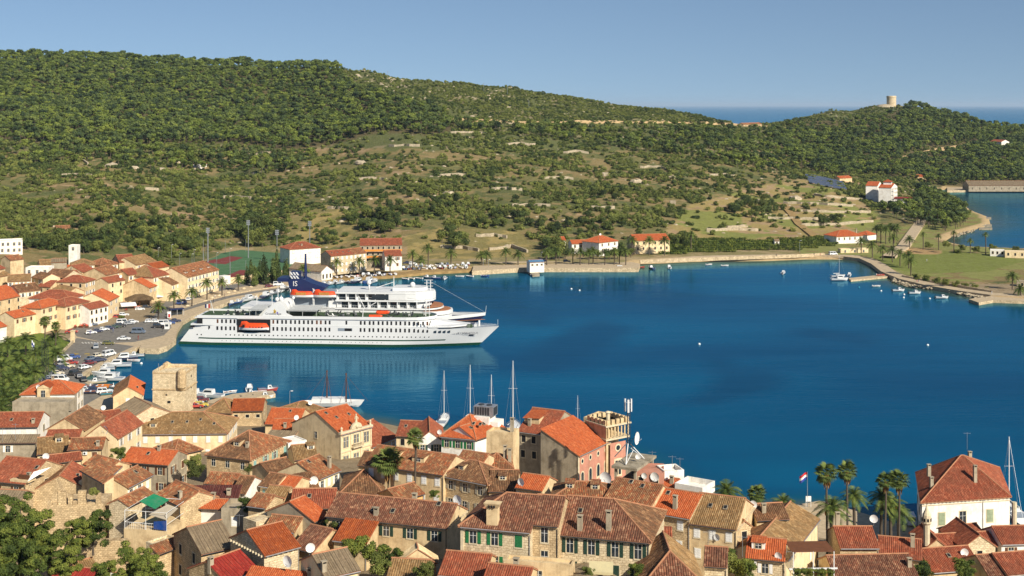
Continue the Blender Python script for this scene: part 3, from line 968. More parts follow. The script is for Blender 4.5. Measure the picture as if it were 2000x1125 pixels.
        ridges.append((r0,r1)); foot = [a0,a1,b1,b0]
        def rz_at(x,y): return ze + m * (min(x,w - x) + oy) + 0.05
    elif kind == 's':
        ze = HH + 0.06 - m * oy
        a0,a1 = S(-ox,-oy,ze),S(w + ox,-oy,ze)
        zt2 = ze + m * (d + oy + 0.1)
        b1,b0 = S(w + ox,d + 0.1,zt2),S(-ox,d + 0.1,zt2)
        slopes = [[a0,a1,b1,b0]]; foot = None
        def rz_at(x,y): return ze + m * (y + oy) + 0.05
    else:
        foot = None
        def rz_at(x,y): return HH
    if kind != 'f':
        rms = roof if isinstance(roof,(list,tuple)) else [roof]
        for i,sl in enumerate(slopes):
            roof_strips(mb,sl,per,min(i,len(rms) - 1),amp=0.085 if per else 0)
        nr = len(rms)
        th = 0.14
        for sl in slopes:
            lo = [(p[0],p[1],p[2] - th) for p in sl]
            mb.face(lo[::-1],nr)
            for j in range(len(sl)):
                mb.face([lo[j],lo[(j + 1) % len(sl)],sl[(j + 1) % len(sl)],sl[j]],nr)
        for a,b in ridges:
            a,b = Vector(a),Vector(b)
            mb.tube([a + Vector((0,0,0.06)),b + Vector((0,0,0.06))],0.13,5,nr)
        ro = mb.build('roof',[M[x] for x in rms] + [M['mortar']],root)
    else:
        ro = root
    if per < 0.3 and kind in ('g','h','hl','hr','s','q'):
        mb = MB(); zg = HH - m * 0.38 - 0.04
        mb.tube([S(0,-0.46,zg),S(w,-0.46,zg)],0.075,6); gx = w - 0.12
        mb.tube([(gx,-0.44,zg),(gx,-0.07,zg - 0.45),(gx,-0.07,0.2)],0.05,5)
        mb.build('gutter',M['darkmetal' if R.random() < 0.6 else 'metal'],root)
    if brackets:
        mb = MB(); nb = int(w / 0.75)
        for i in range(nb):
            x = (i + 0.5) * w / nb
            mb.box(x - 0.12,-0.34,HH - 0.42,x + 0.12,0.0,HH - 0.16)
        nb = int(d / 0.75)
        for i in range(nb):
            y = (i + 0.5) * d / nb
            for X,a,b in ((w,0,0.34),(0,-0.34,0)):
                q = S(X,y,0); mb.box(q[0] + a,y - 0.12,HH - 0.42,q[0] + b,y + 0.12,HH - 0.16)
        tag(mb.build('eave_brackets',M['stonetrim'],root),kind='stuff')
    # windows: 'f3x2g' front, 'r2x2w' right, 'l' left; offset by ~ for the first row depth
    for spec in win.split():
        wallside = spec[0]; st = spec[-1]
        body = spec[1:-1]; z0 = 1.45
        if '@' in body: body,z0 = body.split('@'); z0 = float(z0)
        nc,nr_ = [int(q) for q in body.split('x')]
        Lw = w if wallside == 'f' else d
        ww = min(0.95,Lw / nc * 0.4)
        for r_ in range(nr_):
            zz = HH - z0 - 3.0 * r_
            if zz < 0.9: break
            for c_ in range(nc):
                u_ = (c_ + 0.5) / nc * Lw + (R.uniform(-0.15,0.15) if nc > 1 else 0)
                s2 = st
                if st in 'gwksbae' and R.random() < 0.22: s2 = st.upper()
                if wallside == 'f': p,rz = S(u_,0,zz),0
                elif wallside == 'r': p,rz = S(w,u_,zz),math.pi / 2 - math.atan(skew)
                else: p,rz = S(0,d - u_,zz),-math.pi / 2 - math.atan(skew)
                put_window(root,p,rz,s2,ww,hw,shut=(Lw / nc > 2.0 * ww))
    def on_roof(fx,fy,lift=0):
        x,y = fx * w,fy * d
        return (x + y * skew,y,rz_at(x,y) + lift)
    for c_ in (ch or []):
        add('chimney',chimney_mesh(c_[2] if len(c_) > 2 else 'n',c_[3] if len(c_) > 3 else 0.9),ro,on_roof(c_[0],c_[1]))
    for q in (skyl if skyl is not None else [((i + 0.7) / (sky + 0.4),0.22) for i in range(sky)]):
        o = add('skylight',SKYL,ro,on_roof(*q)); o.rotation_euler = (math.atan(m),0,0)
    for q in dish:
        add('satellite_dish',DISH,root,on_roof(q[0],q[1],q[3] if len(q) > 3 else 0.8),-0.3,0.82 * (q[2] if len(q) > 2 else 1.0))
    for q in ac:
        add('air_conditioner',ACM,root,(q[0] * w,0,HH - q[1]))
    for q in dormers:
        x,y = q[0] * w,q[1] * d; wd,hd = q[2],q[3]
        z = rz_at(x,y) - 0.1; L = hd / m + 0.3
        mbd = MB()
        mbd.box(x - wd / 2,y,z - 0.2,x + wd / 2,y + L,z + hd,0)
        mbd.face([(x - wd / 2 - 0.15,y - 0.2,z + hd + 0.04),(x + wd / 2 + 0.15,y - 0.2,z + hd + 0.04),(x + wd / 2 + 0.15,y + L,z + hd + 0.25),(x - wd / 2 - 0.15,y + L,z + hd + 0.25)],1,[(0,0),(wd,0),(wd,L),(0,L)])
        dm = mbd.build('dormer',[M['white'] if len(q) > 4 else M['beige'],M[roof if isinstance(roof,str) else roof[0]]],ro)
        add('dormer_window',window_mesh('x',min(0.9,wd * 0.6),min(1.0,hd * 0.7)),root,(x,y - 0.0,z + hd * 0.5))
    if extra: extra(root,w,d,HH)
    return root,w,d,HH
# ------------------------------------------------------------------ near town, house by house
Hs = house
# --- left, by the car park
def _dormer(root,w,d,H):
    mb = MB(); mb.box(4.2,-0.9,H - 2.6,7.2,2.4,H + 1.6,0)
    mb.face([(4.0,-1.0,H + 1.62),(7.4,-1.0,H + 1.62),(5.7,-1.0,H + 2.5)],0)
    mb.face([(4.0,-1.0,H + 1.6),(5.7,-1.0,H + 2.5),(5.7,4.0,H + 2.5),(4.0,4.0,H + 1.6)],1)
    mb.face([(7.4,-1.0,H + 1.6),(5.7,-1.0,H + 2.5),(5.7,4.0,H + 2.5),(7.4,4.0,H + 1.6)],1)
    mb.build('gabled_dormer',[M['beige'],M['orange']],root)
    add('dormer_window',window_mesh('x',1.0,1.9),root,(5.7,-0.92,H + 0.1))
Hs('white house with bright orange hipped roof and big gabled dormer beside the car park',7.7,41,770,145,768,25,9,'h','orange','white','r3x2s',P3=(163,751),per=0.3,dish=[(0.3,0.15,1.6,0.6)],ch=[(0.5,0.5)],extra=_dormer)
Hs('bare grey concrete block in front of the white house with the gabled dormer',8.1,24,787,135,788,0,8,'f','concrete','render','',d=5,parapet=0.3)
Hs('long white house with plain red roof at the left edge of the town',9.0,-40,834,74,832,28,8,'g','red','white','r1x2d',sky=1,ch=[(0.9,0.1)])
Hs('grey lean-to wall below the long white house at the left edge',9.2,-40,864,71,863,14,5,'s','grey','render','f1x1w')
Hs('stone gable house with brown tiles and one blue shutter beside the small white gable',9.2,92,838,163,839,21,7,'p','brown','beige','f1x1a',d=12,ch=[(0.2,0.7)])
Hs('low brown-red porch roof over four small white windows',9.4,90,853,155,852,13,3,'s','red','beige','f4x1x',hw=0.7)
Hs('white gabled house with yellow front, green shutter and large satellite dish',9.4,166,853,228,855,25,8,'p','red','cream','f1x1g r3x2w',d=13,dish=[(0.62,0.02,2.2,-0.6)])
Hs('old red and brown roofed house behind the stone gable house',8.5,155,822,202,820,21,6,'h','mixed','beige','',ch=[(0.3,0.6)])
Hs('white walled house with small clean red roof and a round dish on its ridge',8.6,208,824,243,819,20,6,'g','red','white','r1x1w',dish=[(0.1,0.5,1.4)])
Hs('grey-brown flat tiled house with pale gable close to the square tower',8.3,226,798,259,816,23,8,'g',['grey','grey'],'stone','r3x1d')
Hs('tall stone house half orange half brown roofed in the shade of the square tower',7.4,221,774,278,771,17,9,'p',['brown','orange'],'beige','f1x1W r4x2w',d=15,skyl=[(0.8,0.3)])
Hs('long cream building with a wide tan hipped roof in front of the square tower',8.6,248,847,443,845,42,8,'h','tan','cream','f8x2W r4x2w',skyl=[(0.42,0.25),(0.57,0.25),(0.7,0.3),(0.85,0.2)],dormers=[(0.24,0.14,1.6,0.9)])
Hs('plain orange gabled roof on a grey rendered two storey house',10.0,237,900,329,907,27,11,'g','orange','render','f3x3b r2x2b',skyl=[(0.45,0.3)],ch=[(0.62,0.45)])
Hs('small orange-brown hipped house behind the grey rendered gable',9.3,340,888,393,877,24,6,'h','mixed','beige','r1x1x')
Hs('low house with shaggy tan roof and a raised skylight box',9.7,73,886,133,881,31,6,'g','tan','beige','f3x1x',dormers=[(0.7,0.3,1.5,1.0)])
Hs('pinkish roof with deep dark eave over two brown shutters and two air units',9.8,133,877,200,875,21,6,'g','mixed','beige','f2x1B',ac=[(0.12,0.9),(0.5,0.9)],ch=[(0.85,0.1)])
def _cut(root,w,d,H):
    mb = MB(); mb.box(5.2,-0.1,H + 0.1,9.0,2.0,H + 0.5,0); mb.box(6.6,0.4,H + 0.3,8.8,0.6,H + 1.3,1)
    mb.face([(8.9,-0.2,H + 0.4),(9.0,-0.2,H + 0.4),(11.2,3.4,H + 2.2),(9.0,1.4,H + 1.7)],2)
    mb.build('cut_in_dormer',[M['beige'],M['wood'],M['white']],root)
Hs('large bright red roof with a cut-in dormer at the left edge',11,-28,936,50,944,46,8,'g','red','brownstone','f2x1b r1x1d',skyl=[(0.95,0.32)],ch=[(0.98,0.1)],extra=_cut)
Hs('long low red roof behind the large bright red roof',10,88,905,160,896,14,5,'g','red','beige','',dish=[(0.05,0.3,1.6,0.4)])
Hs('angled old orange tiled house above the tall house with three white shutters',10.5,165,905,211,918,17,6,'g','mixed','beige','r1x1w')
Hs('stone house with a bright red gable roof and one dark attic window',11,65,957,168,954,27,9,'p',['brown','red'],'brownstone','f1x1d',d=9,skyl=[(0.75,0.4)])
Hs('strip of orange-brown tiles stepping down beside the bright red gable',11,160,917,204,942,12,6,'s','mixed','beige','')
Hs('narrow tall cream house front with three closed white shutters',11,204,946,245,922,0,16,'f','concrete','cream','f3x4W',d=5,hw=2.4,parapet=0.3)
Hs('little attic box with two white shutters above the narrow tall house',10.9,212,930,235,909,4,3,'s','mixed','cream','f2x1W',d=3)
Hs('house with patched orange roof, cream wall and ivy down one corner',11,248,951,296,926,17,9,'g','mixed','cream','f3x2w',skyl=[(0.7,0.3)])
Hs('small orange and brown gable beside the ivy corner',12,250,987,299,963,12,5,'g','mixed','stone','')
Hs('large orange-brown gable roof with dark shaded gable above the green awning terrace',12,308,964,352,986,26,7,'g','mixed','brownstone','l1x1d',ch=[(0.75,0.15)])
Hs('dark maroon sheet roof with low pitch in the middle of the lanes',12,366,976,464,975,27,4,'s','maroon','render','',m=0.3,ch=[(0.8,0.3)])
Hs('orange striped roof over a bright white side wall',12.2,329,1008,389,989,17,8,'g','rust','white','f1x1w')
Hs('short orange roof with white wall next to the grey plastered gable',12.2,390,991,437,993,17,7,'g','orange','white','',ch=[(0.4,0.5)])
Hs('pale grey plastered block with a roof terrace',12.6,432,1000,484,1001,0,9,'f','concrete','render','f1x1W',d=5,parapet=0.6)
Hs('grey sheet roofed stone house with a dark shaded side wall',14,393,1080,460,1065,50,9,'g','grey','brownstone','l2x2d')
Hs('faded red sheet roof with a grey stone gable near the lower edge',15,438,1133,502,1109,36,7,'g','redsheet','brownstone','',ch=[(0.02,0.4)])
Hs('orange roof with one framed roof window over a pale block-stone wall',14.5,516,1083,584,1065,47,8,'g','rust','stone','',brackets=True,skyl=[],dormers=[])
Hs('red striped tile roof with plain cream gable behind the framed roof window',14,571,1066,613,1076,42,6,'g','striped','beige','')
Hs('mottled pinkish roof just behind the red striped tile roof',13.5,517,1031,576,1037,26,5,'g','mixed','beige','')
Hs('warm grey sheet roof with pale eaves and cream wall below',15.5,634,1126,701,1111,42,8,'g','grey','cream','',ch=[(0.05,0.1,'n',1.2)],dish=[(0.0,0.6,1.5,1.0)])
Hs('long thin orange roof with black gutter along the lower edge',15,482,1124,640,1142,18,5,'s','orange','beige','',ch=[(0.76,0.5,'n',1.1)],dish=[(0.48,0.6,1.9,1.6)])
Hs('smooth orange many-sided roof on a grey plastered gable',13.5,612,1017,640,1005,37,6,'g','orange','render','f1x1g')
Hs('long red-brown roof with a single roof window behind the smooth orange roof',12.8,567,991,652,990,36,5,'g','red','beige','',skyl=[(0.4,0.28)])
Hs('olive-brown tiled cottage with one pale window',12.5,514,970,555,974,22,7,'g','tan','brownstone','f1x1a')
Hs('long low house with rust-streaked roof and two pale doors',11.5,400,942,457,946,20,6,'g','mixed','beige','f2x1w',ac=[(0.95,1.0)])
Hs('red-brown roof with a bright white gable end',11.8,453,960,480,962,31,6,'g','brown','white','')
Hs('brown roof with one pale blue door beside the bright white gable',11.6,508,946,538,951,23,6,'g','brown','beige','f1x1a')
Hs('small bright orange ended roof behind the olive-brown cottage',11.6,541,946,575,951,19,4,'g','orange','beige','')
Hs('big stone house with brown hipped roof, bracketed eaves and pale blue shutters',9.8,404,887,488,897,0,10,'h',['brown','brown','brown','mixed'],'brownstone','f3x2x r4x2a',P3=(565,861),brackets=True,dormers=[(0.5,0.2,1.6,0.9)],ch=[(0.75,0.2)])
Hs('gabled house with orange slope between brown slopes near the fishing quay',8,518,827,583,829,31,7,'g','orange','beige','f2x1d',skyl=[(0.6,0.4)])
Hs('little bright orange gable in front of the quay gables',8.6,531,842,579,842,24,5,'g','orange','beige','',ch=[(0.5,0.15)])
Hs('grey flat lean-to below the little bright orange gable',8.9,520,852,572,855,12,4,'s','grey','render','',m=0.2)
Hs('tan and orange patched roof behind the ornate palace',7.8,572,812,640,800,22,8,'h','tan','beige','',dish=[(0.6,0.2,1.5,1.2)])
Hs('low tan roofed house next to the stone jetty',7.6,398,805,452,806,28,6,'h','tan','brownstone','')
Hs('stone house with brown-orange roof and arched gable opening by the jetty',7.6,452,802,513,801,23,8,'g','rust','brownstone','r1x1d f3x1d',ch=[(0.22,0.55)],hw=0.8)

# --- palace with the ornate front
def _palace(root,w,d,H):
    mb = MB()
    mb.box(-0.25,-0.35,H - 0.15,w + 0.25,0.35,H + 0.35)
    mb.box(-0.1,-0.22,H - 4.2,w + 0.1,0,H - 3.95)
    for x in (0.15,w / 2 - 1.5,w / 2 + 1.5,w - 0.15): mb.box(x - 0.2,-0.14,0,x + 0.2,0,H)
    mb.build('cornice',M['stonetrim'],root)
    mb = MB(); rings = []
    for y in (-0.3,0.2):
        rings.append([(w / 2 + 1.6 * math.cos(a),y,H + 0.35 + 1.4 * math.sin(a)) for a in [math.pi * k / 10 for k in range(11)]])
    mb.loft(rings,0); mb.box(w / 2 - 1.7,-0.3,H + 0.2,w / 2 + 1.7,0.2,H + 0.5)
    mb.sphere((w / 2,-0.32,H + 0.9),0.45,10,6)
    ped = mb.build('round_pediment',M['stonetrim'],root)
    mb = MB()   # robed figure on the pediment
    mb.tube([(w / 2,0,H + 1.7),(w / 2,0,H + 2.2),(w / 2,0,H + 2.9),(w / 2,0,H + 3.25)],[0.34,0.24,0.3,0.1],8)
    mb.sphere((w / 2,0,H + 3.42),0.18,8,6)
    mb.tube([(w / 2 + 0.25,0,H + 3.0),(w / 2 + 0.5,-0.1,H + 2.6),(w / 2 + 0.35,-0.2,H + 2.3)],0.08,5)
    mb.tube([(w / 2 - 0.25,0,H + 3.0),(w / 2 - 0.4,0,H + 2.5),(w / 2 - 0.2,-0.15,H + 2.4)],0.08,5)
    mb.build('roof_statue',M['stonetrim'],root)
    for x in (0.3,w - 0.3):
        mb = MB(); mb.tube([(x,0,H + 0.3),(x,0,H + 0.8),(x,0,H + 1.2),(x,0,H + 1.5)],[0.3,0.18,0.28,0.05],8)
        mb.build('corner_urn',M['stonetrim'],root)
    for z,hh in ((H - 2.1,2.3),(H - 6.2,2.3)):
        for x in (w * 0.17,w * 0.5,w * 0.83):
            for s in (-0.42,0.42):
                wo = add('window',window_mesh('x',0.6,hh),root,(x + s,-0.03,z))
            mb = MB(); r_ = [[(x + 1.0 * math.cos(a),y,z + hh / 2 + 0.1 + 0.45 * math.sin(a)) for a in [math.pi * k / 8 for k in range(9)]] for y in (-0.16,0)]
            mb.loft(r_,0); mb.build('window_hood',M['stonetrim'],root)
        mb = MB(); mb.box(w / 2 - 1.6,-1.0,z - hh / 2 - 0.35,w / 2 + 1.6,0,z - hh / 2 - 0.15)
        for k in range(9): mb.tube([(w / 2 - 1.5 + k * 0.375,-0.9,z - hh / 2 - 0.15),(w / 2 - 1.5 + k * 0.375,-0.9,z - hh / 2 + 0.65)],0.07,5)
        mb.box(w / 2 - 1.6,-1.0,z - hh / 2 + 0.65,w / 2 + 1.6,-0.8,z - hh / 2 + 0.78)
        mb.build('balcony',M['stonetrim'],root)
Hs('ornate cream palace front with statue, balconies and bright orange roof',9.0,665,848,725,832,44,13,'g','orange','cream','l1x1x',name='palace',cat='palace',skyl=[(0.35,0.3),(0.2,0.42),(0.75,0.3)],dish=[(-0.02,0.9,1.4,0.6)],extra=_palace)
Hs('big red roof directly right of the ornate palace',8.78,725,873,776,852,34,7,'g','red','cream','f3x2w',skyl=[(0.3,0.3),(0.7,0.4)])
Hs('red roof leaning against the tall white gable',8.9,774,850,828,852,29,8,'g','red','cream','f2x1d',skyl=[(0.25,0.3)])
Hs('tall white house with curved gable and dark green shutters',9.7,814,862,864,861,26,12,'p','red','white','f2x2k',d=12,dish=[(0.1,0.04,2.4,0.0),(0.9,0.1,1.2,1.0)])
def _rooftop(root,w,d,H):
    mb = MB(); mb.box(2.5,7,H - 1,7.5,11,H + 2.6,0); mb.box(7.5,7.5,H - 1,9.3,11,H + 1.6,0)
    mb.build('stair_head',M['white'],root)
    mb = MB(); mb.box(4.0,7.6,H + 2.6,8.2,10.4,H + 4.6,0)
    for k in range(6): mb.box(4.2 + k * 0.55,7.56,H + 2.8,4.6 + k * 0.55,7.6,H + 4.4,1)
    mb.box(8.2,7.9,H + 2.8,8.24,10.1,H + 4.4,1)
    for x in (5.2,6.9): mb.tube([(x,9,H + 4.6),(x,9,H + 4.75)],0.6,12,1)
    mb.build('air_handling_unit',[M['metal'],M['darkmetal']],root)
    mb = MB(); mb.box(0.4,1.5,H - 0.5,3.6,6.5,H + 0.5,0); mb.box(0.2,1.3,H + 0.5,3.8,6.7,H + 0.62,1)
    mb.build('glazed_terrace',[M['white'],M['sage']],root)
Hs('white building with orange hipped roof, green arched shutters and a rooftop air unit',9.8,862,851,928,857,0,11,'h','orange','white','f3x2g',d=13,skyl=[(0.75,0.3),(0.95,0.3)],extra=_rooftop)
Hs('low orange roof joined to the right of the white green-shuttered building',9.9,928,858,990,838,24,8,'g','orange','white','',skyl=[(0.2,0.35),(0.6,0.35)])
Hs('square beige plastered block with mossy flat roof and a corner turret',10.6,950,846,1002,849,0,12,'f','concrete','beige','',P3=(1014,840),parapet=0.35,ch=[(0.85,0.5,'n',2.6)])
def _arch(root,w,d,H):
    mb = MB(); mb.box(0.3,2.2,H + 0.2,3.6,6,H + 2.2,0); mb.build('roof_house',M['beige'],root)
    mb = MB(); mb.face([(0.0,1.9,H + 2.1),(4.0,1.9,H + 2.4),(4.0,6,H + 3.2),(0.0,6,H + 2.9)],0,[(0,0),(4,0),(4,4),(0,4)]); mb.build('roof_house_tiles',M['orange'],root)
Hs('broad orange roof with shaded grey front and arched windows beside the bell tower',9.8,1012,841,1075,849,46,12,'g','red','render','f3x2d',ch=[(0.25,0.12,'n',1.3)],extra=_arch)
def _pinkfront(root,w,d,H):
    mb = MB(); mb.box(0.5,-0.04,0,w - 0.5,0,H - 0.1); mb.build('pink_facade',M['pink'],root)
    for i in range(4):
        x = (i + 0.5) * w / 4
        for z,r0 in ((H - 1.5,0.5),(H - 5.0,0.0)):
            mb = MB()
            if r0:
                mb.tube([(x,-0.08,z),(x,0,z)],0.62,12,0); mb.tube([(x,-0.1,z),(x,0,z)],0.36,12,1)
            else:
                pts = [(x + 0.75 * math.cos(a),z + 0.9 + 0.75 * math.sin(a)) for a in [math.pi * k / 8 for k in range(9)]]
                for rr_,y,mm in ((1.0,-0.09,0),(0.66,-0.11,1)):
                    q = [(x + (p[0] - x) * rr_,y,z + 0.9 + (p[1] - z - 0.9) * rr_) for p in pts] + [(x - 0.75 * rr_,y,z - 1.3 * rr_),(x + 0.75 * rr_,y,z - 1.3 * rr_)]
                    mb.face(q,mm)
                    mb.loft([q,[(p[0],0,p[2]) for p in q]],mm,closed=True,cap=False)
            mb.build('round_window' if r0 else 'arched_window',[M['stonetrim'],M['glass']],root)
    mb = MB(); mb.box(-0.1,-0.3,H - 8.4,w + 0.1,0,H - 7.9)
    for x in (0.15,w - 0.15): mb.box(x - 0.25,-0.1,0,x + 0.25,0,H)
    mb.build('string_course',M['stonetrim'],root)
Hs('tall building with bright orange roof and pink front beside the bell tower',10.3,1129,889,1190,860,50,13,'s','orange','render','',name='pink_building',cat='building',extra=_pinkfront)
def _castle(root,w,d,H):
    mb = MB(); mb.box(-0.3,-0.3,H - 0.3,w + 0.3,d + 0.3,H,0); mb.box(-0.15,-0.15,H - 3.0,w + 0.15,d + 0.15,H - 2.7,0)
    mb.build('cornice',M['stonetrim'],root)
    for side_ in range(4):
        n = 5
        for i in range(n):
            a = (i + 0.5) / n
            x,y = ((a * w,0.2),(w - 0.2,a * d),(a * w,d - 0.2),(0.2,a * d))[side_]
            sx,sy = (w / n * 0.34,0.25) if side_ % 2 == 0 else (0.25,d / n * 0.34)
            mb = MB(); mb.box(x - sx,y - sy,H,x + sx,y + sy,H + 0.95); mb.build('merlon',M['beige'],root)
    for k in range(7):
        y = (k + 0.5) * d / 7; mb = MB(); mb.box(w,y - 0.14,H - 2.4,w + 0.16,y + 0.14,H - 0.5); mb.build('bracket',M['beige'],root)
    mb = MB(); mb.box(w,1.0,H - 11,w + 0.05,d - 1.0,H - 3.6,0); mb.build('pink_panel',M['pink'],root)
    mb = MB(); y = d / 2
    mb.tube([(w,y,H - 4.7),(w + 0.1,y,H - 4.7)],0.8,12,0); mb.tube([(w,y,H - 4.7),(w + 0.13,y,H - 4.7)],0.5,12,1)
    mb.box(w,y - 1.0,H - 10.4,w + 0.1,y + 1.0,H - 6.8,0)
    for s in (-0.42,0.42): mb.box(w,y + s - 0.3,H - 10.0,w + 0.13,y + s + 0.3,H - 7.2,1)
    mb.build('tower_window',[M['stonetrim'],M['glass']],root)
    mb = MB(); mb.tube([(w / 2,d / 2,H),(w / 2,d / 2,H + 1.6)],0.4,8); mb.sphere((w / 2,d / 2,H + 1.6),0.6,10,5,half=True,sz=0.6); mb.build('roof_lantern',M['stonetrim'],root)
Hs('crenellated bell tower with pink panels and carved cornice',9.75,1146,820,1184,832,0,15,'f','concrete','beige','',P3=(1208,817),name='bell_tower',cat='tower',extra=_castle)
Hs('low stone wing behind the bright orange roof next to the bell tower',9.6,1140,822,1178,828,0,8,'f','concrete','beige','',d=6,parapet=0.8)
Hs('red-brown roof under the fan palms below the palace',10,700,907,752,911,25,6,'g','brown','beige','')
Hs('long house with pink-orange patched roof behind the tall slender fan palm',11.2,712,904,866,926,36,10,'g','mixed','beige','f6x2W',dormers=[(0.3,0.2,2.2,0.9),(0.62,0.2,2.4,0.9)],brackets=True)
Hs('brown hipped house with a row of grey shuttered windows',11.5,866,927,951,944,0,10,'h','brown','brownstone','f3x2s',P3=(985,922),dormers=[(0.3,0.2,1.2,0.8)],brackets=True,m=0.6)
Hs('orange patched strip roof behind the brown hipped house',11,894,896,944,903,16,7,'g','mixed','beige','f1x1s')
Hs('orange and tan gable roof with a shabby chimney right of the brown hipped house',11,942,914,1000,913,28,7,'h','mixed','beige','',ch=[(0.8,0.5,'n',1.3),(0.95,0.4,'n',1.2)])
Hs('brown roof with cut-in skylight left of the small orange roof',11.8,955,957,1010,958,40,6,'g','brown','beige','',dormers=[(0.45,0.25,1.4,0.7)])
Hs('small clean orange roof with satellite dish behind the green shuttered house',12,1008,950,1059,957,26,6,'g','orange','beige','f2x1w',dish=[(0.18,0.05,1.7,0.5)])
Hs('salmon tiled roof beside the long slender palm trunk',12,776,976,827,962,20,5,'g','mixed','ochre','')
Hs('wide red-brown roof in deep shade left of the fan palms',11.5,665,964,746,963,46,6,'h','brown','brownstone','')
Hs('broad orange and brown cross-gabled house with stone chimney below the palace',10.8,622,934,663,917,30,8,'g','mixed','cream','f3x1w',ch=[(0.75,0.12,'n',2.0)],skyl=[(0.35,0.42)])
Hs('lower brown lean-to roof with white dish below the cross-gabled house',11.2,590,957,623,951,30,4,'s','brown','beige','',dish=[(0.8,0.2,1.9,0.6)],skyl=[(0.5,0.3)])
Hs('dark red roof slope left of the cross-gabled house',10.6,525,924,575,912,19,6,'g','brown','beige','')
Hs('tan and orange small roof with a white attic gable behind the cross-gabled house',9.8,575,897,620,893,27,6,'g','tan','cream','',dormers=[(0.8,0.3,1.4,0.8,1)])
Hs('small plain white block house between the two big stone houses',9.5,563,868,599,861,0,7,'f','concrete','white','r1x1b',d=5,parapet=0.2)
# --- the big brown roofs in the centre foreground
def _terr(root,w,d,H):
    mb = MB(); mb.box(-0.05,-0.2,H - 0.7,0.35,0.0,0); mb.build('corner_quoins',M['stonetrim'],root)
Hs('stone house with striped brown roof, open green shutters and flared chimney',15,901,1025,1036,1037,70,9,'hl','striped','stone','f3x2g',ch=[(0.44,0.06,'big',2.6)],hw=1.6,ac=[(0.42,4.0)],brackets=False,extra=_terr)
Hs('narrow raised middle house with striped brown roof between the two stone houses',15.1,1037,1021,1090,1025,56,10,'g','striped','brownstone','f1x3x',hw=1.9)
Hs('stone house with striped brown hipped roof, two chimneys and dark open windows',15,1090,1041,1268,1057,76,10,'hr',['striped','striped','brown'],'stone','f4x2k',ch=[(0.54,0.1,'n',2.3),(0.23,0.06,'n',1.8)],skyl=[(0.18,0.3)],hw=1.9,brackets=True)
Hs('long striped brown roof over pale walls with dark green shutters',13.6,638,1005,873,1029,44,8,'g','striped','beige','f5x1k',skyl=[(0.36,0.2),(0.52,0.2),(0.86,0.45)],brackets=True,ch=[(0.64,0.55),(0.4,0.1)],dish=[(1.0,0.55,1.8,0.6)])
Hs('rusty orange lean-to with torn edge below the long striped roof',14,652,1052,716,1060,40,4,'s','rust','beige','',ch=[])
Hs('ribbed tan roof at the lower edge beside the pale ruined gable',15.5,755,1132,832,1136,42,5,'g','tan','brownstone','')
Hs('orange ribbed roof in front of the green shuttered stone house',15.5,858,1119,946,1127,44,5,'g','red','beige','')
Hs('small orange ribbed roof beside the white pyramid chimney',16,944,1132,1030,1141,32,4,'g','red','beige','',ch=[(0.6,0.6)])
Hs('pale plastered ruin wall house along the lower edge',15.6,986,1098,1118,1108,0,7,'f','concrete','beige','f1x1x',d=2,parapet=0.3)
Hs('fancy brown hipped roof with small dormers behind the striped hipped roof',12.5,1076,974,1212,980,36,7,'h',['mixed','brown'],'beige','',dormers=[(0.25,0.3,1.4,0.8),(0.62,0.3,1.4,0.8)])
Hs('small dark red roof with round dish under the mobile phone mast',11.6,1142,958,1190,960,17,6,'g','red','beige','',dish=[(0.85,0.3,2.6,1.3)])
Hs('orange and brown row house roof with two dormer windows',12.6,1178,976,1270,992,44,8,'g','mixed','beige','f3x1w',skyl=[(0.35,0.45),(0.62,0.4)])
Hs('bright orange row house roof with white parapets and tall grey chimney',12.8,1272,998,1347,1011,46,9,'g','orange','brownstone','f2x2W',ch=[(0.55,0.12,'n',1.9)],skyl=[(0.18,0.4)])
Hs('tan row house roof with bracketed eave and three closed white shutters',13,1347,1020,1438,1032,59,10,'g','tan','beige','f3x2W',skyl=[(0.32,0.3),(0.65,0.3)],brackets=True,dish=[(0.6,-0.02,1.3,-1.6)])
Hs('orange roof with white side wall near the water right of the phone mast',11,1272,946,1318,953,17,6,'g','orange','white','',ch=[(0.8,0.2,'n',1.2)])
Hs('white terrace block with green shutter at the water edge',11.2,1318,953,1372,963,0,6,'f','concrete','white','f2x1g',d=5,parapet=0.9)
Hs('white gabled block behind the pinkish flat roof at the water edge',11,1298,928,1336,925,0,6,'f','concrete','white','f1x1d',d=4,parapet=0.7)
Hs('pinkish house with grey flat roof beneath the aerials',11,1238,923,1297,925,0,6,'f','grey','pink','f2x1d',d=6,parapet=0.1,dish=[(0.35,-0.05,1.3,-0.4),(0.7,-0.05,2.0,-0.5)])
# telecom rooftop
def _canopy(root,w,d,H):
    mb = MB()
    mb.box(-0.4,-0.4,H,w + 0.4,d + 0.4,H + 0.45)
    for x in (0.2,w - 0.2):
        for y in (0.2,d - 0.2): mb.box(x - 0.2,y - 0.2,H - 3.2,x + 0.2,y + 0.2,H)
    mb.build('concrete_canopy',M['concrete'],root)
Hs('flat concrete rooftop canopy on posts that carries the phone mast',11,1200,950,1242,956,0,5,'f','concrete','render','',d=9,parapet=0.6,extra=lambda r_,w,d,H: _canopy(r_,w,d,H + 3.3),name='rooftop_terrace_house')
# stone roof in the foreground
Hs('steep stone-slab roof with red tiled front hip at the lower edge',16,1257,1142,1374,1142,62,6,'q',['brown','tan','striped'],'stone','',d=11)  # left slope takes darker brown tiles, its shade put into the colour
Hs('small red ribbed roof squeezed beside the stone-slab roof',14,1281,1062,1312,1063,33,5,'s','red','beige','')
Hs('small striped brown roof with plain stone wall right of the stone-slab roof',15,1376,1102,1419,1105,35,6,'g','striped','stone','')
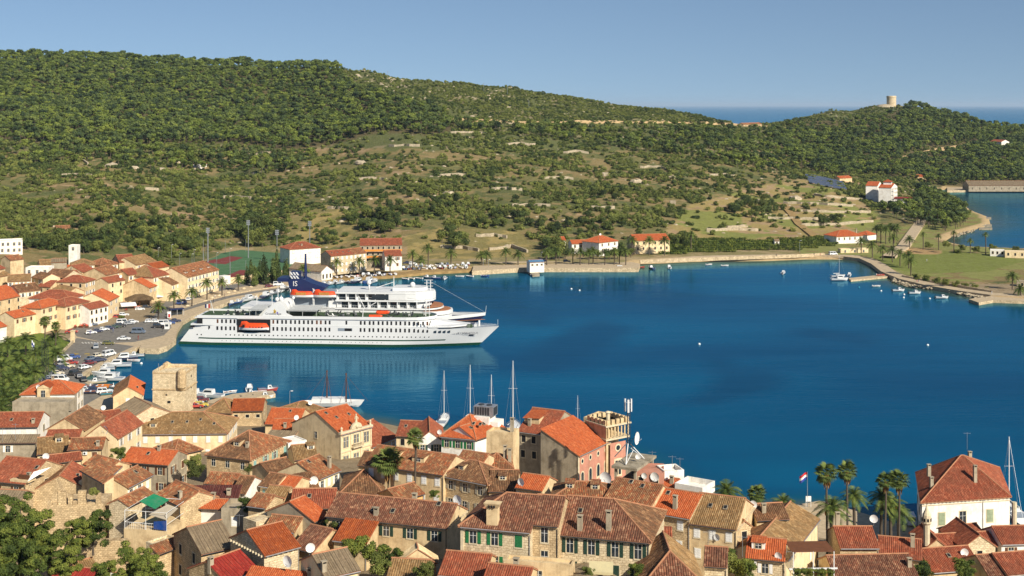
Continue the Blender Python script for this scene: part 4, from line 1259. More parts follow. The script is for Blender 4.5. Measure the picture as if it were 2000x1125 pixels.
# right: brown roofs and palms
Hs('large tan and orange roof with palm shadows beside the date palms',13.4,1534,1093,1597,1012,34,8,'g',['tan','brown'],'cream','f1x1w f2x1@4.4W')
Hs('orange ribbed half-hip with a white dormer window in front of the large tan roof',13.5,1457,1087,1532,1094,40,6,'g','orange','stone','f1x1w',ac=[(0.06,0.8),(0.2,0.8)],dormers=[(0.3,0.2,1.9,1.0,1)],dish=[(0.85,0.02,1.4,0.3)])
Hs('tan gable roof with pink chimney left of the large tan and orange roof',12.6,1478,1014,1540,1011,29,6,'g','brown','beige','',ch=[(0.3,0.2,'n',1.3)],dish=[(0.0,0.3,1.6,0.8)])
Hs('narrow grey stone gable house with a small arched attic opening',13,1441,1030,1466,1026,22,10,'p','tan','brownstone','f1x2d',d=9,ch=[(0.6,0.8,'n',1.8)])
Hs('small red ribbed roof over a grey block wall beside the date palms',12.5,1641,1068,1716,1068,40,4,'g','red','brownstone','',ch=[(0.12,0.55,'n',2.2)],dish=[(1.1,0.6,1.6,1.3)])
Hs('long red ribbed roof right of the small red roof with grey block wall',12.2,1716,1084,1800,1092,38,5,'g','red','beige','',ch=[(0.8,0.3,'n',1.9)])
Hs('wide grey-brown channel tile roof along the lower edge',13,1631,1128,1792,1124,43,4,'g','striped','beige','',ch=[(0.95,0.2,'n',1.2)])
Hs('little red gable with white trim below the big white house',11.6,1808,1070,1852,1070,20,5,'p','red','beige','',d=8)
Hs('long red roof valley below the big white house',11.5,1838,1069,1946,1063,25,5,'g','red','beige','')
Hs('red gable with pale stone front and a dark doorway below the big white house',11.6,1883,1068,1944,1066,22,6,'p','red','stone','f1x1d',d=9)
Hs('low red peaked roof touching the foot of the big white house',11,1862,1048,1922,1042,20,5,'g','red','beige','')
Hs('dark red ribbed roof with round dish and a roof window at the lower edge',12,1821,1116,1918,1109,44,5,'g','red','beige','',dish=[(0.82,0.3,1.6,0.4)],skyl=[(0.5,0.3)])
Hs('red ribbed roof over a white wall at the right edge',11.5,1956,1061,2030,1059,33,6,'g','red','white','f2x1b')
Hs('small brown roof between the two red roofs near the right edge',13,1932,1126,1966,1124,42,5,'g','striped','beige','')
Hs('red ribbed roof in the lower right corner',13,1967,1121,2040,1115,40,5,'g','red','beige','')
def _corn(root,w,d,H):
    mb = MB(); mb.box(-0.1,-0.12,H - 0.9,w + 0.1,0,H - 0.75); mb.build('string_course',M['stonetrim'],root)
    mb = MB(); mb.tube([(w * 0.69,-0.08,0),(w * 0.69,-0.08,H - 0.3)],0.07,6); mb.build('downpipe',M['metal'],root)
    for fx in (0.22,0.46,0.77):
        wo = add('window',window_mesh('x',1.3,2.3),root,(fx * w,0,H - 3.5))
        if fx != 0.46:
            for s in (-1,1): add('shutter',shutter_mesh('e',0.65,2.3),wo,(0 if s > 0 else -0.65,-0.02,0))
Hs('big white house with red hipped roof and sage shutters on the quay',10.6,1801,979,1972,968,0,12,'h','red','white','l3x3e',P3=(1950,913),m=0.62,per=0.3,brackets=True,ch=[(0.62,0.18,'n',3.0),(0.62,0.75,'n',2.0),(0.1,0.35,'n',1.0),(0.12,0.2,'n',1.0)],name='big_white_house',extra=_corn)
# bottom-left walls and sheds
def _ruin(root,w,d,H):
    mb = MB(); rng = random.Random(4)
    x = 0.0
    while x < w - 1:
        ww = rng.uniform(0.5,1.3); h = rng.uniform(0.3,2.6) if not 5.5 < x < 7 else 0.2
        mb.box(x,0.05,H - 0.2,x + ww,0.7,H + h); x += ww + rng.uniform(0.0,0.5)
    mb.mesh([(0.4,0.2,H),(3.0,0.2,H),(1.4,0.2,H + 4.2),(0.4,3.0,H),(3.0,3.0,H),(1.4,1.4,H + 4.0)],[(0,1,2),(1,4,5,2),(4,3,5),(3,0,2,5)])
    mb.build('broken_masonry',M['brownstone'],root)
Hs('ruined stone house with a broken arch above the garden trees',12,92,987,201,985,0,9,'f','concrete','brownstone','',d=6,name='ruined_house',cat='ruin',extra=_ruin)
Hs('weathered garden wall with grey top in the lower left lanes',13,126,1057,246,1056,0,4,'f','concrete','brownstone','',d=1.2,name='garden_wall',cat='wall')
Hs('grey shed with two weathered slopes above the garden trees',12,-20,973,42,976,17,4,'g','grey','brownstone','')
Hs('dark red sheet roof at the lower left edge among the trees',14,98,1131,187,1143,28,4,'g','redsheet','white','')
Hs('low stone shed with ochre rubble roof below the garden wall',13.6,150,1117,190,1106,16,3,'g','tan','brownstone','')
Hs('small stone store with tiled lean-to roof right of the awning terrace',13.6,308,1080,356,1062,13,5,'s','mixed','brownstone','')
Hs('white doored low house below the awning terrace',13.2,285,1062,318,1072,0,6,'f','concrete','stone','f1x1W',d=4,parapet=0.3)
Hs('low stone yard wall beneath the leafy hedge',13.4,500,1022,552,1006,0,4,'f','concrete','stone','f1x1k',d=3,parapet=0.2)
Hs('small gabled stone wall house with half fallen tiles',12.8,485,985,520,990,22,6,'g','mixed','brownstone','')
Hs('pale plastered gable ruin with a narrow niche at the lower edge',15,780,1098,852,1094,24,6,'p','beige','beige','f1x1d',d=2)
def _awn(root,w,d,H):
    mb = MB()
    for x in (0.1,w / 2,w - 0.1):
        for y in (0.1,d - 0.1): mb.tube([(x,y,H),(x,y,H + 2.8)],0.05,5)
    for z in (2.8,1.0):
        mb.tube([(0.1,0.1,H + z),(w - 0.1,0.1,H + z),(w - 0.1,d - 0.1,H + z),(0.1,d - 0.1,H + z),(0.1,0.1,H + z)],0.04,5)
    for k in range(20): mb.tube([(0.1 + k * (w - 0.2) / 19,0.1,H),(0.1 + k * (w - 0.2) / 19,0.1,H + 1.0)],0.02,4)
    mb.build('railing',M['whitepaint'],root)
    for nm,c_,q in (('green_awning',C(30,140,96),[(w * 0.1,d * 0.5,3.2),(w * 0.55,d * 0.35,2.5),(w * 0.6,d * 0.95,2.7),(w * 0.2,d * 1.0,3.4)]),
                      ('grey_awning',C(196,182,158),[(w * 0.55,d * 0.05,2.3),(w * 1.0,-d * 0.05,1.9),(w * 1.02,d * 0.5,2.5),(w * 0.75,d * 0.55,2.9)]),
                      ('blue_tarpaulin',C(24,72,150),[(w * 0.7,-0.1,0.3),(w * 1.0,-0.12,0.2),(w * 1.0,-0.1,1.7),(w * 0.7,-0.08,1.4)])):
        mb = MB(); mb.face([(a,b,H + c) for a,b,c in q]); mb.face([(a,b,H + c - 0.04) for a,b,c in q][::-1])
        mb.build(nm,M['cloth'],root,color=c_)
Hs('roof terrace with white railing and green, grey and blue awnings',12.6,242,1032,326,1038,0,9,'f','concrete','beige','l1x1d',d=7,name='roof_terrace_house',extra=_awn)

# square harbour tower
def _tower(root,w,d,H):
    mb = MB(); mb.box(-0.18,-0.18,H - 4.3,w + 0.18,d + 0.18,H - 4.0)
    mb.box(-0.05,-0.05,H,w + 0.05,0.7,H + 0.35); mb.box(-0.05,0.7,H,0.7,d + 0.05,H + 0.3); mb.box(w - 0.7,0.7,H,w + 0.05,d + 0.05,H + 0.5); mb.box(0.7,d - 0.7,H,w - 0.7,d + 0.05,H + 0.3)
    mb.build('parapet',M['brownstone'],root)
    for x,y in ((w - 1.0,0.0),(0.8,d - 0.5)):
        mb = MB(); mb.tube([(x,y,H - 4.4),(x,y,H - 3.4),(x,y,H - 0.4),(x,y,H + 0.9),(x,y,H + 1.5)],[0.3,1.25,1.25,1.15,0.2],12)
        mb.build('corner_turret',M['brownstone'],root)
    mb = MB(); mb.tube([(w * 0.42,-0.06,H - 5.6),(w * 0.42,0.1,H - 5.6)],0.24,10); mb.build('porthole',M['black'],root)
    mb = MB(); mb.tube([(1.2,1.2,H),(1.2,1.2,H + 2.6)],0.06,5); mb.build('mast_pole',M['metal'],root)
Hs('square medieval stone tower with corner turrets on the quay',7.3,298,730,362,731,0,12,'f','concrete','stone','f1x1@7.5d r1x2d',d=9.5,parapet=0.8,name='stone_tower',cat='tower',extra=_tower,hw=0.7)

# ------------------------------------------------------------------ houses across the car park and up the slope
def auto_eave(x,y,H):
    Ys = np.concatenate([np.arange(560,1000,1.0),np.arange(1000,2000,3.0)])
    z = landz((x - 1000) * Ys / F,Ys) + H
    q = HY + F * (CH - z) / Ys
    i = np.where(q <= y)[0]
    return float(z[i[0]]) if len(i) else 10.0
def far(label,zE,x1,y1,x2,y2,U,H,kind='g',roof='orange',wall='cream',win='',**k):
    if zE is None: zE = auto_eave((x1 + x2) / 2,y1,H - 0.6)
    return house(label,None,x1,y1,x2,y2,U,H,kind,roof,wall,win,zE=zE,per=k.pop('per',0.45),**k)
far('cream house with brown shutters and bright orange roof behind the palm park',8.5,28,621,80,610,11,8,'g','orange','cream','f4x1b',skyl=[(0.5,0.3)])
far('cream hall with wide orange hipped roof facing the market square',10.5,80,602,127,590,11,10,'h','orange','cream','f4x2b')
far('cream customs house with red roof and brown shutters on the square',10,128,598,174,588,12,9,'h','red','cream','f4x2b')
far('low white cafe with red porch roof and dark balcony openings',8,175,604,211,596,9,6,'g','red','white','f4x2d')
far('cream house with very bright orange roof beside the market awnings',9,212,588,232,578,15,9,'g','orange','cream','f2x2w')
far('white block under a dark red hipped roof behind the square',11.5,57,582,135,584,17,6,'h','red','white','f3x1x')
far('big cream block with plain orange roof at the left edge of the far quarter',11,-30,592,45,576,20,9,'g','orange','beige','f4x2d')
far('small white house with orange roof at the left edge above the palms',7,-25,644,13,636,16,6,'g','orange','white','')
far('brown roofed cottage behind the white block',12.5,37,570,80,565,13,6,'g','brown','stone','f3x1w',ch=[(0.5,0.3)])
far('cottage with half red half tan roof',12.5,74,559,99,560,12,6,'g','red','beige','f2x1d')
far('low tan roofed cottage beside the half red roof',12.0,100,566,132,572,10,5,'g','tan','beige','')
far('tall cream house with dark red hipped roof near the middle of the far quarter',14,112,550,166,551,13,10,'h','red','beige','f3x2d r3x2w')
far('stone gable cottage with brown roof above the red hipped house',15,85,539,126,542,14,7,'g','brown','stone','f2x1d',ch=[(0.9,0.5)])
far('long tan tiled row with three closed shutters',15,15,549,60,547,12,8,'g','tan','beige','f4x1w')
far('tan roof with shaded wall at the left edge',16,-15,542,20,536,11,8,'g','tan','beige','')
far('white flat roofed modern house with wide window band',17.5,50,524,95,524,0,8,'f','grey','white','f3x2x',parapet=0.4)
far('small red roof at the left edge above the tan roofs',18.5,-15,529,10,523,10,6,'g','red','beige','r1x1d')
far('twin red dormered house above the narrow lane',15,160,531,185,526,12,9,'g','red','beige','f2x2d')
far('tall house with tan and red roof and a big dark grey left wall',14,207,537,238,530,13,13,'g',['mixed'],'beige','f2x3w')
far('cream square house with red eaves and dish',11.5,212,552,244,546,9,10,'g','red','cream','f2x2d',dish=[(0.9,0.2,1.6,0.6)])
far('long tan roof at the top of the lanes',16.5,140,518,185,516,11,7,'h','tan','stone','f3x1w')
far('tan and red hipped roof below the greenhouse',15.5,196,518,231,514,12,7,'h','mixed','beige','f3x1w')
far('small red roofed house at the top edge of the far quarter',16,233,512,264,510,14,6,'g','red','beige','')
far('cream house with tan roof and grey gable beside the cypress',15,265,517,305,509,13,11,'g','tan','cream','f3x2w')
far('large hipped house half tan half red with rows of pale shutters',12,300,541,334,534,19,11,'h',['red','tan','tan','tan'],'cream','f5x3w')
far('orange roofed shop with grey side wall behind the thatched market',8.5,291,562,306,557,15,8,'g','orange','beige','f2x1w')
far('brown roofed middle house of the long promenade row',8.5,335,556,366,546,14,8,'g','brown','cream','f4x2w')
far('long cream terrace with tan and orange roof and four roof dormers',11,366,541,427,526,17,11,'g','mixed','cream','f9x3w',dormers=[(0.12,0.15,1.6,0.6,1),(0.36,0.15,1.6,0.6,1),(0.6,0.15,1.6,0.6,1),(0.84,0.15,1.6,0.6,1)])
far('small tan roof below the white tower house',None,78,519,116,517,11,6,'g','tan','stone','')
far('small orange gable below the white tower house',None,128,531,151,528,11,6,'g','orange','white','f1x1d')
far('slim white tower house with a single window above the roofs',None,134,480,151,480,0,10,'f','concrete','white','f1x1x',d=4,parapet=0.3)
far('white modern villa with dark window openings at the upper left',None,-12,472,44,470,0,7,'f','grey','white','f5x2x',parapet=0.3,d=9)
far('tiny stone hut with orange roof on the lower slope',None,108,447,137,446,5,3,'g','mixed','beige','f1x1d',d=6)
far('orange roofed cottage near the left edge below the villa',20,20,508,46,505,8,5,'g','mixed','beige','')
far('low grey roofed outbuilding beside the greenhouse',16.5,100,512,130,511,7,4,'g','grey','render','')
far('red roofed hut on the wooded slope',None,391,320,404,319,8,4,'g','orange','white','f1x1d',d=6,name='hillside_hut')
far('small red roof left of the twin dormered house',14.5,134,541,160,538,10,7,'g','red','stone','f2x1w')
far('narrow cream house between the tan rows',15.2,62,541,84,545,10,8,'g','brown','cream','f2x1w')
far('red roofed house in the gap behind the long promenade row',12.8,250,537,272,534,11,8,'g','red','beige','f2x1w')
far('small orange roof close to the tennis fence',13.5,303,524,330,519,9,6,'g','rust','cream','')
far('pale flat roofed shed beside the green court',5.2,436,540,450,538,0,3,'f','concrete','white','',d=4)
# centre shore
far('white three storey house with red hipped roof behind the boat park',None,566,487,626,483,13,9,'h','red','white','f4x2W',skyl=[(0.4,0.3)],ch=[(0.45,0.2)])
far('white gabled boat hall with three dark doors',None,628,530,649,527,9,5,'p','grey','white','f3x1@2.6d',d=22,hw=2.0)
far('pale stone terrace house with two clean red roof bays',None,646,500,690,496,15,10,'g','red','stone','f5x3W',skyl=[(0.15,0.25),(0.4,0.25),(0.65,0.25),(0.9,0.25)],d=9)
far('pale stone terrace end house with weathered brown roof',None,690.5,495.8,716,493,15,10,'g','mixed','stone','f3x3W',d=9)
def _balc(root,w,d,H):
    for z in (3.1,6.4):
        mb = MB(); mb.box(-0.05,-1.3,H - z,w + 0.05,-1.15,H - z + 1.0); mb.build('orange_balcony',M['ochre2'],root)
        mb = MB(); mb.box(0,-1.3,H - z - 0.2,w,0,H - z); mb.build('balcony_slab',M['concrete'],root)
M['ochre2'] = wallmat('orange_balcony_render',(226,146,66),(190,120,56),0,0.3)
far('apartment block with long red roof and orange balconies',None,703,479,785,478,13,12,'g','red','render','f8x3d',extra=_balc,name='apartment_block',cat='apartment block')
far('white house with clean red roof and brown garage door beside the apartment block',None,752,500,785,499,11,8,'g','red','white','f2x2b')
far('low orange roof half hidden by trees above the shore palms',None,1068,470,1105,469,7,4,'g','orange','white','')
far('white bungalow with long orange roof above the shore palms',None,1117,476,1153,475,7,6,'g','orange','white','f3x1d')
far('white villa with bright orange hipped roof above the shore',None,1170,474,1207,470,12,8,'h','orange','white','f3x2d',dish=[(0.5,0.5,1.5,0.6)])
far('long two storey house with orange roof behind three shore palms',None,1240,470,1308,468,12,8,'g','orange','cream','f6x2d')
M['bluesheet'] = tilemat('blue_sheet_roofing',(110,160,196),(100,150,190),(120,170,204),(90,130,160),0.5,0.5,1.2)
far('small white pump house with blue roof on the sea wall',6.2,1035,512,1063,511,4,3.8,'g','bluesheet','white','f3x1d',m=0.25,hw=0.7,name='pump_house')
far('restaurant with low orange hipped roof at the end of the bay',None,1634,462,1685,460,12,5,'h','orange','white','f5x1x',ch=[(0.9,0.3,'n',2.0)])
far('small orange roofed annexe right of the bay restaurant',None,1694,459,1712,457,7,4,'h','orange','white','')
far('low white kiosk at the bend of the bay road',None,1642,486,1696,485,0,3,'f','concrete','cream','f3x1x',d=4)
far('white flat roofed bathing kiosk at the edge of the lawn',None,1934,488,1962,489,0,4,'f','grey','white','f3x1d',d=6)
far('low white building with red edged roof at the right edge of the lawn',None,1963,491,2030,493,0,4,'f','red','cream','f5x1d',d=8)
far('dark open shed behind the olive hedge at the right edge',None,1986,549,2025,551,0,3,'f','concrete','render','f2x1d',d=5)
far('long grey warehouse on the far quay',None,1892,362,2035,362,9,6,'g','grey','render','f10x1@3d',hw=2.2,name='warehouse',cat='warehouse')
far('tiny orange roofed cottage below the pine hill',None,1792,345,1809,345,4,4,'g','orange','beige','')
far('orange roof showing over the trees left of the hotel',None,1640,348,1664,347,4,4,'g','orange','beige','')
far('ruined farm walls with patchy red roof on the hill crest',None,1452,243,1488,242,2,3,'g','mixed','brownstone','f4x1d',name='farmstead',d=7)
far('small house with red trim high on the right slope',None,1934,276,1956,277,4,4,'g','red','white','')
far('grey stone cistern hut on the scrub slope',None,1309,392,1320,392,0,3,'f','concrete','render','',d=3)
far('tiny white field hut among the vines',None,1513,470,1522,470,2,3,'g','grey','white','f1x1d',d=3)
# hotel: three blocks read as one building
def _hotel(root,w,d,H):
    # balconied east face
    for k in range(4):
        z = H - 1.0 - k * 3.0
        mb = MB(); mb.box(w,0.3,z - 1.9,w + 1.4,d - 0.3,z - 1.7); mb.box(w + 1.25,0.3,z - 1.9,w + 1.4,d - 0.3,z - 0.6)
        for j in range(8): mb.box(w,0.3 + j * (d - 0.7) / 7,z - 1.9,w + 1.4,0.45 + j * (d - 0.7) / 7,z + 0.6)
        mb.build('balcony_row',M['white'],root)
    mb = MB(); mb.box(w * 0.3,6,H - 3,w * 0.3 + 6,12,H + 4.0); mb.box(w * 0.55,10,H - 2,w * 0.55 + 1.2,11.5,H + 4.5); mb.build('stair_tower',M['white'],root)
    mb = MB(); a = w * 0.3
    mb.mesh([(a - 0.6,5.4,H + 4.0),(a + 6.6,5.4,H + 4.0),(a + 6.6,12.6,H + 4.0),(a - 0.6,12.6,H + 4.0),(a + 3,9,H + 6.0)],[(0,1,4),(1,2,4),(2,3,4),(3,0,4)])
    mb.build('tower_roof',M['orange'],root)
    mb = MB(); mb.box(w + 1.5,2,0,w + 15,14,6.0,0); mb.box(w + 1.2,1.5,6.0,w + 15.5,14.5,6.6,1); mb.build('dining_wing',[M['white'],M['redsheet']],root)
far('white four storey hotel with orange roofs and balconies above the bay',None,1716,366,1741,366.6,0,14,'g','orange','white','r7x4d',P3=(1776,359),m=0.3,name='hotel',cat='hotel',extra=_hotel)
far('white rear block of the bay hotel with plain gable wall',None,1691,362.4,1714,362.8,0,13,'g','orange','white','',P3=(1738,356),m=0.3,name='hotel',cat='hotel')
# ------------------------------------------------------------------ foliage kit
def clump_mesh(name,mat,lobes,n,size,seed,bend=0.25,dirz=0.0):
    """leaf clumps: n small bent quads spread over and through the lobes"""
    rs = np.random.RandomState(seed)
    L = np.array(lobes,float)
    wgt = (L[:,3] * L[:,4]); wgt = wgt / wgt.sum()
    k = rs.choice(len(L),n,p=wgt)
    d = rs.normal(size=(n,3)); d[:,2] += 0.25; d /= np.linalg.norm(d,axis=1)[:,None]
    r_ = rs.uniform(0.62,1.08,n)[:,None]
    c = L[k,:3] + d * L[k,3:6] * r_
    nn = d + rs.normal(size=(n,3)) * 0.45; nn[:,2] += dirz; nn /= np.linalg.norm(nn,axis=1)[:,None]
    a = np.cross(nn,rs.normal(size=(n,3))); a /= np.linalg.norm(a,axis=1)[:,None]
    b = np.cross(nn,a)
    s = size * rs.uniform(0.55,1.25,n)[:,None]
    P = np.stack([c - a * s * 0.55,c - b * s * 0.42 - nn * s * bend,c + a * s * 0.5,c + b * s * 0.4 - nn * s * bend * 0.5],1).reshape(-1,3)
    me = bpy.data.meshes.new(name)
    q = np.arange(4 * n).reshape(-1,4)
    me.from_pydata(P.tolist(),[],q.tolist())
    me.materials.append(mat)
    return me

def trunk_mesh(h,r,lean=0.1,limbs=3,seed=0,mat='trunk',top=None):
    rr = random.Random(seed); mb = MB()
    top = top or h
    pts = [(0,0,-0.6),(lean * 0.2,0,h * 0.33),(lean * 0.6,lean * 0.2,h * 0.66),(lean,lean * 0.4,h)]
    mb.tube(pts,[r * 1.25,r,r * 0.75,r * 0.35],6)
    for i in range(limbs):
        a = rr.uniform(0,6.28); z = h * rr.uniform(0.45,0.8); l = h * rr.uniform(0.2,0.4)
        mb.tube([(lean * 0.5,0,z),(lean * 0.5 + l * 0.6 * math.cos(a),l * 0.6 * math.sin(a),z + l * 0.5),(lean * 0.5 + l * math.cos(a),l * math.sin(a),z + l)],[r * 0.4,r * 0.28,r * 0.12],4,cap=False)
    return mb.data('trunk',[M[mat]])

def rlobes(seed,n,R0,z0,z1,rx,rz):
    rr = random.Random(seed); out = []
    for i in range(n):
        a = rr.uniform(0,6.28); d = R0 * math.sqrt(rr.random())
        k = rr.uniform(0.7,1.15)
        out.append((d * math.cos(a),d * math.sin(a),rr.uniform(z0,z1),rx * k,rx * k * rr.uniform(0.8,1.2),rz * k))
    return out

LMK = [(60,'above the white villa'),(130,'above the slim white tower house'),(200,'near the tiny stone hut'),(330,'above the far quarter roofs'),(450,'behind the sports courts'),(560,'near the tall floodlight'),(640,'above the white three storey house'),(700,'above the stone terrace house'),(790,'above the apartment block'),(900,'above the big palm trio'),(1020,'above the ruined terrace walls'),(1110,'above the pump house'),(1220,'above the hipped villa'),(1320,'above the long orange roof'),(1480,'above the vineyard'),(1640,'near the terraced fields'),(1700,'above the bay restaurant'),(1760,'in front of the hotel'),(1800,'right of the hotel'),(1860,'by the small beach'),(1930,'left of the warehouse'),(9999,'behind the warehouse')]
def near_what(px):
    for a,b in LMK:
        if px < a: return b
def size_word(v,lo,hi): return 'small' if v < lo else 'large' if v > hi else 'middling'
PINES = []      # (crown mesh, trunk mesh)
for k in range(4):
    h = (7.6,8.6,6.8,8.0)[k]
    PINES.append((clump_mesh('pine_crown',M['pine' if k % 2 == 0 else 'pine2'],rlobes(k + 3,7,2.0,h * 0.52,h * 0.88,1.65,1.15),330,0.95,k),trunk_mesh(h * 0.8,0.2,0.5,3,k)))
BUSHES = []
for k in range(4):
    BUSHES.append(clump_mesh('shrub',M['scrub'] if k < 3 else M['holm'],rlobes(k + 30,5,1.5,0.55,1.35,1.35,0.95),210,0.7,k + 20))
OAKS = []
for k in range(3):
    OAKS.append((clump_mesh('oak_crown',M['holm' if k < 2 else 'scrub'],rlobes(k + 50,9,2.4,2.6,5.6,1.9,1.5),700,0.8,k + 40),trunk_mesh(4.0,0.25,0.3,3,k + 9)))

def make_tree(name,pair,loc,s,rz,label,cat,group):
    t = add(name,None)
    t.location = loc; t.rotation_euler = (0,0,rz); t.scale = (s,s,s)
    tag(t,label,cat,group)
    add('crown',pair[0],t)
    add('trunk',pair[1],t)
    return t

def scatter(x0,x1,y0,y1,sp,seed):
    rs = np.random.RandomState(seed)
    gx,gy = np.meshgrid(np.arange(x0,x1,sp),np.arange(y0,y1,sp))
    gx = (gx + rs.uniform(-0.48,0.48,gx.shape) * sp).reshape(-1); gy = (gy + rs.uniform(-0.48,0.48,gy.shape) * sp).reshape(-1)
    u = 1000 + F * gx / gy
    k = (u > -220) & (u < 2220)
    gx,gy,u = gx[k],gy[k],u[k]
    z = landz(gx,gy); py = HY + F * (CH - z) / gy
    ry = np.interp(u,CK,[COLS[c][-1][0] for c in CK])
    dw = np.minimum(sdist(gx,gy,HARBW),sdist(gx,gy,BAYW))
    ok = (gy < ry + 25) & (dw > 9)
    for fx,fy,fr in FOOT:
        if fy > 560: ok &= np.hypot(gx - fx,gy - fy) > fr + 2.0
    ty = np.interp(u,[868,905,960,1040,1230,1420,1530],[231,236,239,241,240,243,250])
    near_t = (u > 868) & (u < 1535) & (py > ty - 1.5) & (py < ty + 9)
    return gx[ok],gy[ok],z[ok],u[ok],py[ok],near_t[ok],rs

PINE_D = [(1690,378),(1680,398),(1740,425),(1790,442),(1870,455),(1898,425),(1872,388),(1800,372),(1785,366),(1780,400),(1700,395)]
x,y,z,u,py,nt,rs = scatter(-820,860,660,1860,5.6,5)
A_ = inpoly(u,py,PINE_A); B_ = inpoly(u,py,PINE_B); Cc = inpoly(u,py,PINE_C); Dd = inpoly(u,py,PINE_D); Mm = inpoly(u,py,MIXED)
n_ = fbm(x / 35,y / 35,77)
spars = Cc & (u < 1760) & (py < 258)
pr = np.zeros(len(x))
pr[A_] = np.where(n_[A_] > 0.36,0.97,0.7)
pr[B_] = np.where(n_[B_] > 0.5,0.6,0.18)
pr[Mm] = np.where(n_[Mm] > 0.46,0.6,0.1)
pr[Cc] = np.where(n_[Cc] > 0.40,0.92,0.45)
pr[spars] = np.where(n_[spars] > 0.52,0.4,0.08)
pr[Dd] = 0.8
pr[(u > 870) & (u < 1480) & (py < 236)] = 0
path = (u > 1760) & (u < 1910) & (np.abs(py - (304 - (u - 1790) * 0.19)) < 7) & (py < 318)
pr[path] = 0
tw = (np.abs(u - 1738) < 26) & (py < 228)
pr[tw] = 0
pr[(u > 1684) & (u < 1790) & (py > 368) & (py < 408)] = 0
pr[nt] *= 0.12
keep = rs.rand(len(x)) < pr
PT = np.stack([x,y,z,u],1)[keep]
psc = rs.uniform(0.62,1.3,len(PT)); psc[PT[:,1] > 1400] *= 1.08; prt = rs.uniform(0,6.28,len(PT)); pk = rs.randint(0,4,len(PT))
order = np.argsort(PT[:,1] + 4000 * ((PT[:,3] < -20) | (PT[:,3] > 2020)))
sel = order[:285]
for i in sel:
    kk = pk[i]
    nm = size_word(psc[i],0.84,1.02) + (' light green' if kk % 2 == 0 else ' dark blue-green') + (' slim' if kk > 1 else ' round')
    wh = near_what(PT[i,3]) + (', front row' if PT[i,1] < 950 else ', middle row' if PT[i,1] < 1100 else ', back row')
    make_tree('pine_tree',PINES[kk],PT[i,:3],psc[i],prt[i],nm + ' pine ' + wh,'pine tree',nm + ' pines ' + wh)
rest = np.setdiff1d(np.arange(len(PT)),sel)

def instancer(name,meshes,P,sc,rot,kidx,zscale=None):
    """many copies of a few meshes, as one object"""
    me = bpy.data.meshes.new(name)
    me.from_pydata(P.tolist(),[],[])
    for nm,arr in (('size',sc),('turn',rot),('which',kidx.astype(float)),('tall',zscale if zscale is not None else np.ones(len(P)))):
        a = me.attributes.new(nm,'FLOAT','POINT'); a.data.foreach_set('value',np.asarray(arr,np.float32))
    o = add(name,me)
    for m_ in {mm.materials[0].name for mm in meshes}: me.materials.append(bpy.data.materials[m_])
    g = bpy.data.node_groups.new(name,'GeometryNodeTree')
    g.interface.new_socket('Geometry',in_out='INPUT',socket_type='NodeSocketGeometry')
    g.interface.new_socket('Geometry',in_out='OUTPUT',socket_type='NodeSocketGeometry')
    N = lambda t_: g.nodes.new(t_)
    gi,go,jn = N('NodeGroupInput'),N('NodeGroupOutput'),N('GeometryNodeJoinGeometry')
    def attr(nm):
        a = N('GeometryNodeInputNamedAttribute'); a.data_type = 'FLOAT'; a.inputs['Name'].default_value = nm
        return a.outputs['Attribute']
    sx = N('ShaderNodeCombineXYZ'); sz = N('ShaderNodeMath'); sz.operation = 'MULTIPLY'
    s0 = attr('size')
    g.links.new(s0,sx.inputs[0]); g.links.new(s0,sx.inputs[1]); g.links.new(s0,sz.inputs[0]); g.links.new(attr('tall'),sz.inputs[1]); g.links.new(sz.outputs[0],sx.inputs[2])
    rx = N('ShaderNodeCombineXYZ'); g.links.new(attr('turn'),rx.inputs[2])
    wh = attr('which')
    for k,src in enumerate(meshes):
        cp = N('FunctionNodeCompare'); cp.data_type = 'FLOAT'; cp.operation = 'EQUAL'
        g.links.new(wh,cp.inputs[0]); cp.inputs[1].default_value = float(k); cp.inputs[12 if len(cp.inputs) > 12 else 2].default_value = 0.1
        ob = SRC[src.name]
        oi = N('GeometryNodeObjectInfo'); oi.transform_space = 'ORIGINAL'; oi.inputs[0].default_value = ob
        ip = N('GeometryNodeInstanceOnPoints')
        g.links.new(gi.outputs[0],ip.inputs['Points']); g.links.new(cp.outputs[0],ip.inputs['Selection'])
        g.links.new(oi.outputs['Geometry'],ip.inputs['Instance']); g.links.new(rx.outputs[0],ip.inputs['Rotation']); g.links.new(sx.outputs[0],ip.inputs['Scale'])
        g.links.new(ip.outputs[0],jn.inputs[0])
    g.links.new(jn.outputs[0],go.inputs[0])
    md = o.modifiers.new('copies','NODES'); md.node_group = g
    return tag(o,kind='stuff')
SRC = {}
for o in bpy.data.objects:
    if o.type == 'MESH' and o.data.name not in SRC: SRC[o.data.name] = o
instancer('pine_woods',[p_[0] for p_ in PINES],PT[rest,:3],psc[rest],prt[rest],pk[rest])
# pine trunks along the lower wood edge show as thin stems
eg = rest[(PT[rest,1] < 1250)]
instancer('pine_woods_stems',[p_[1] for p_ in PINES],PT[eg,:3],psc[eg],prt[eg],pk[eg])

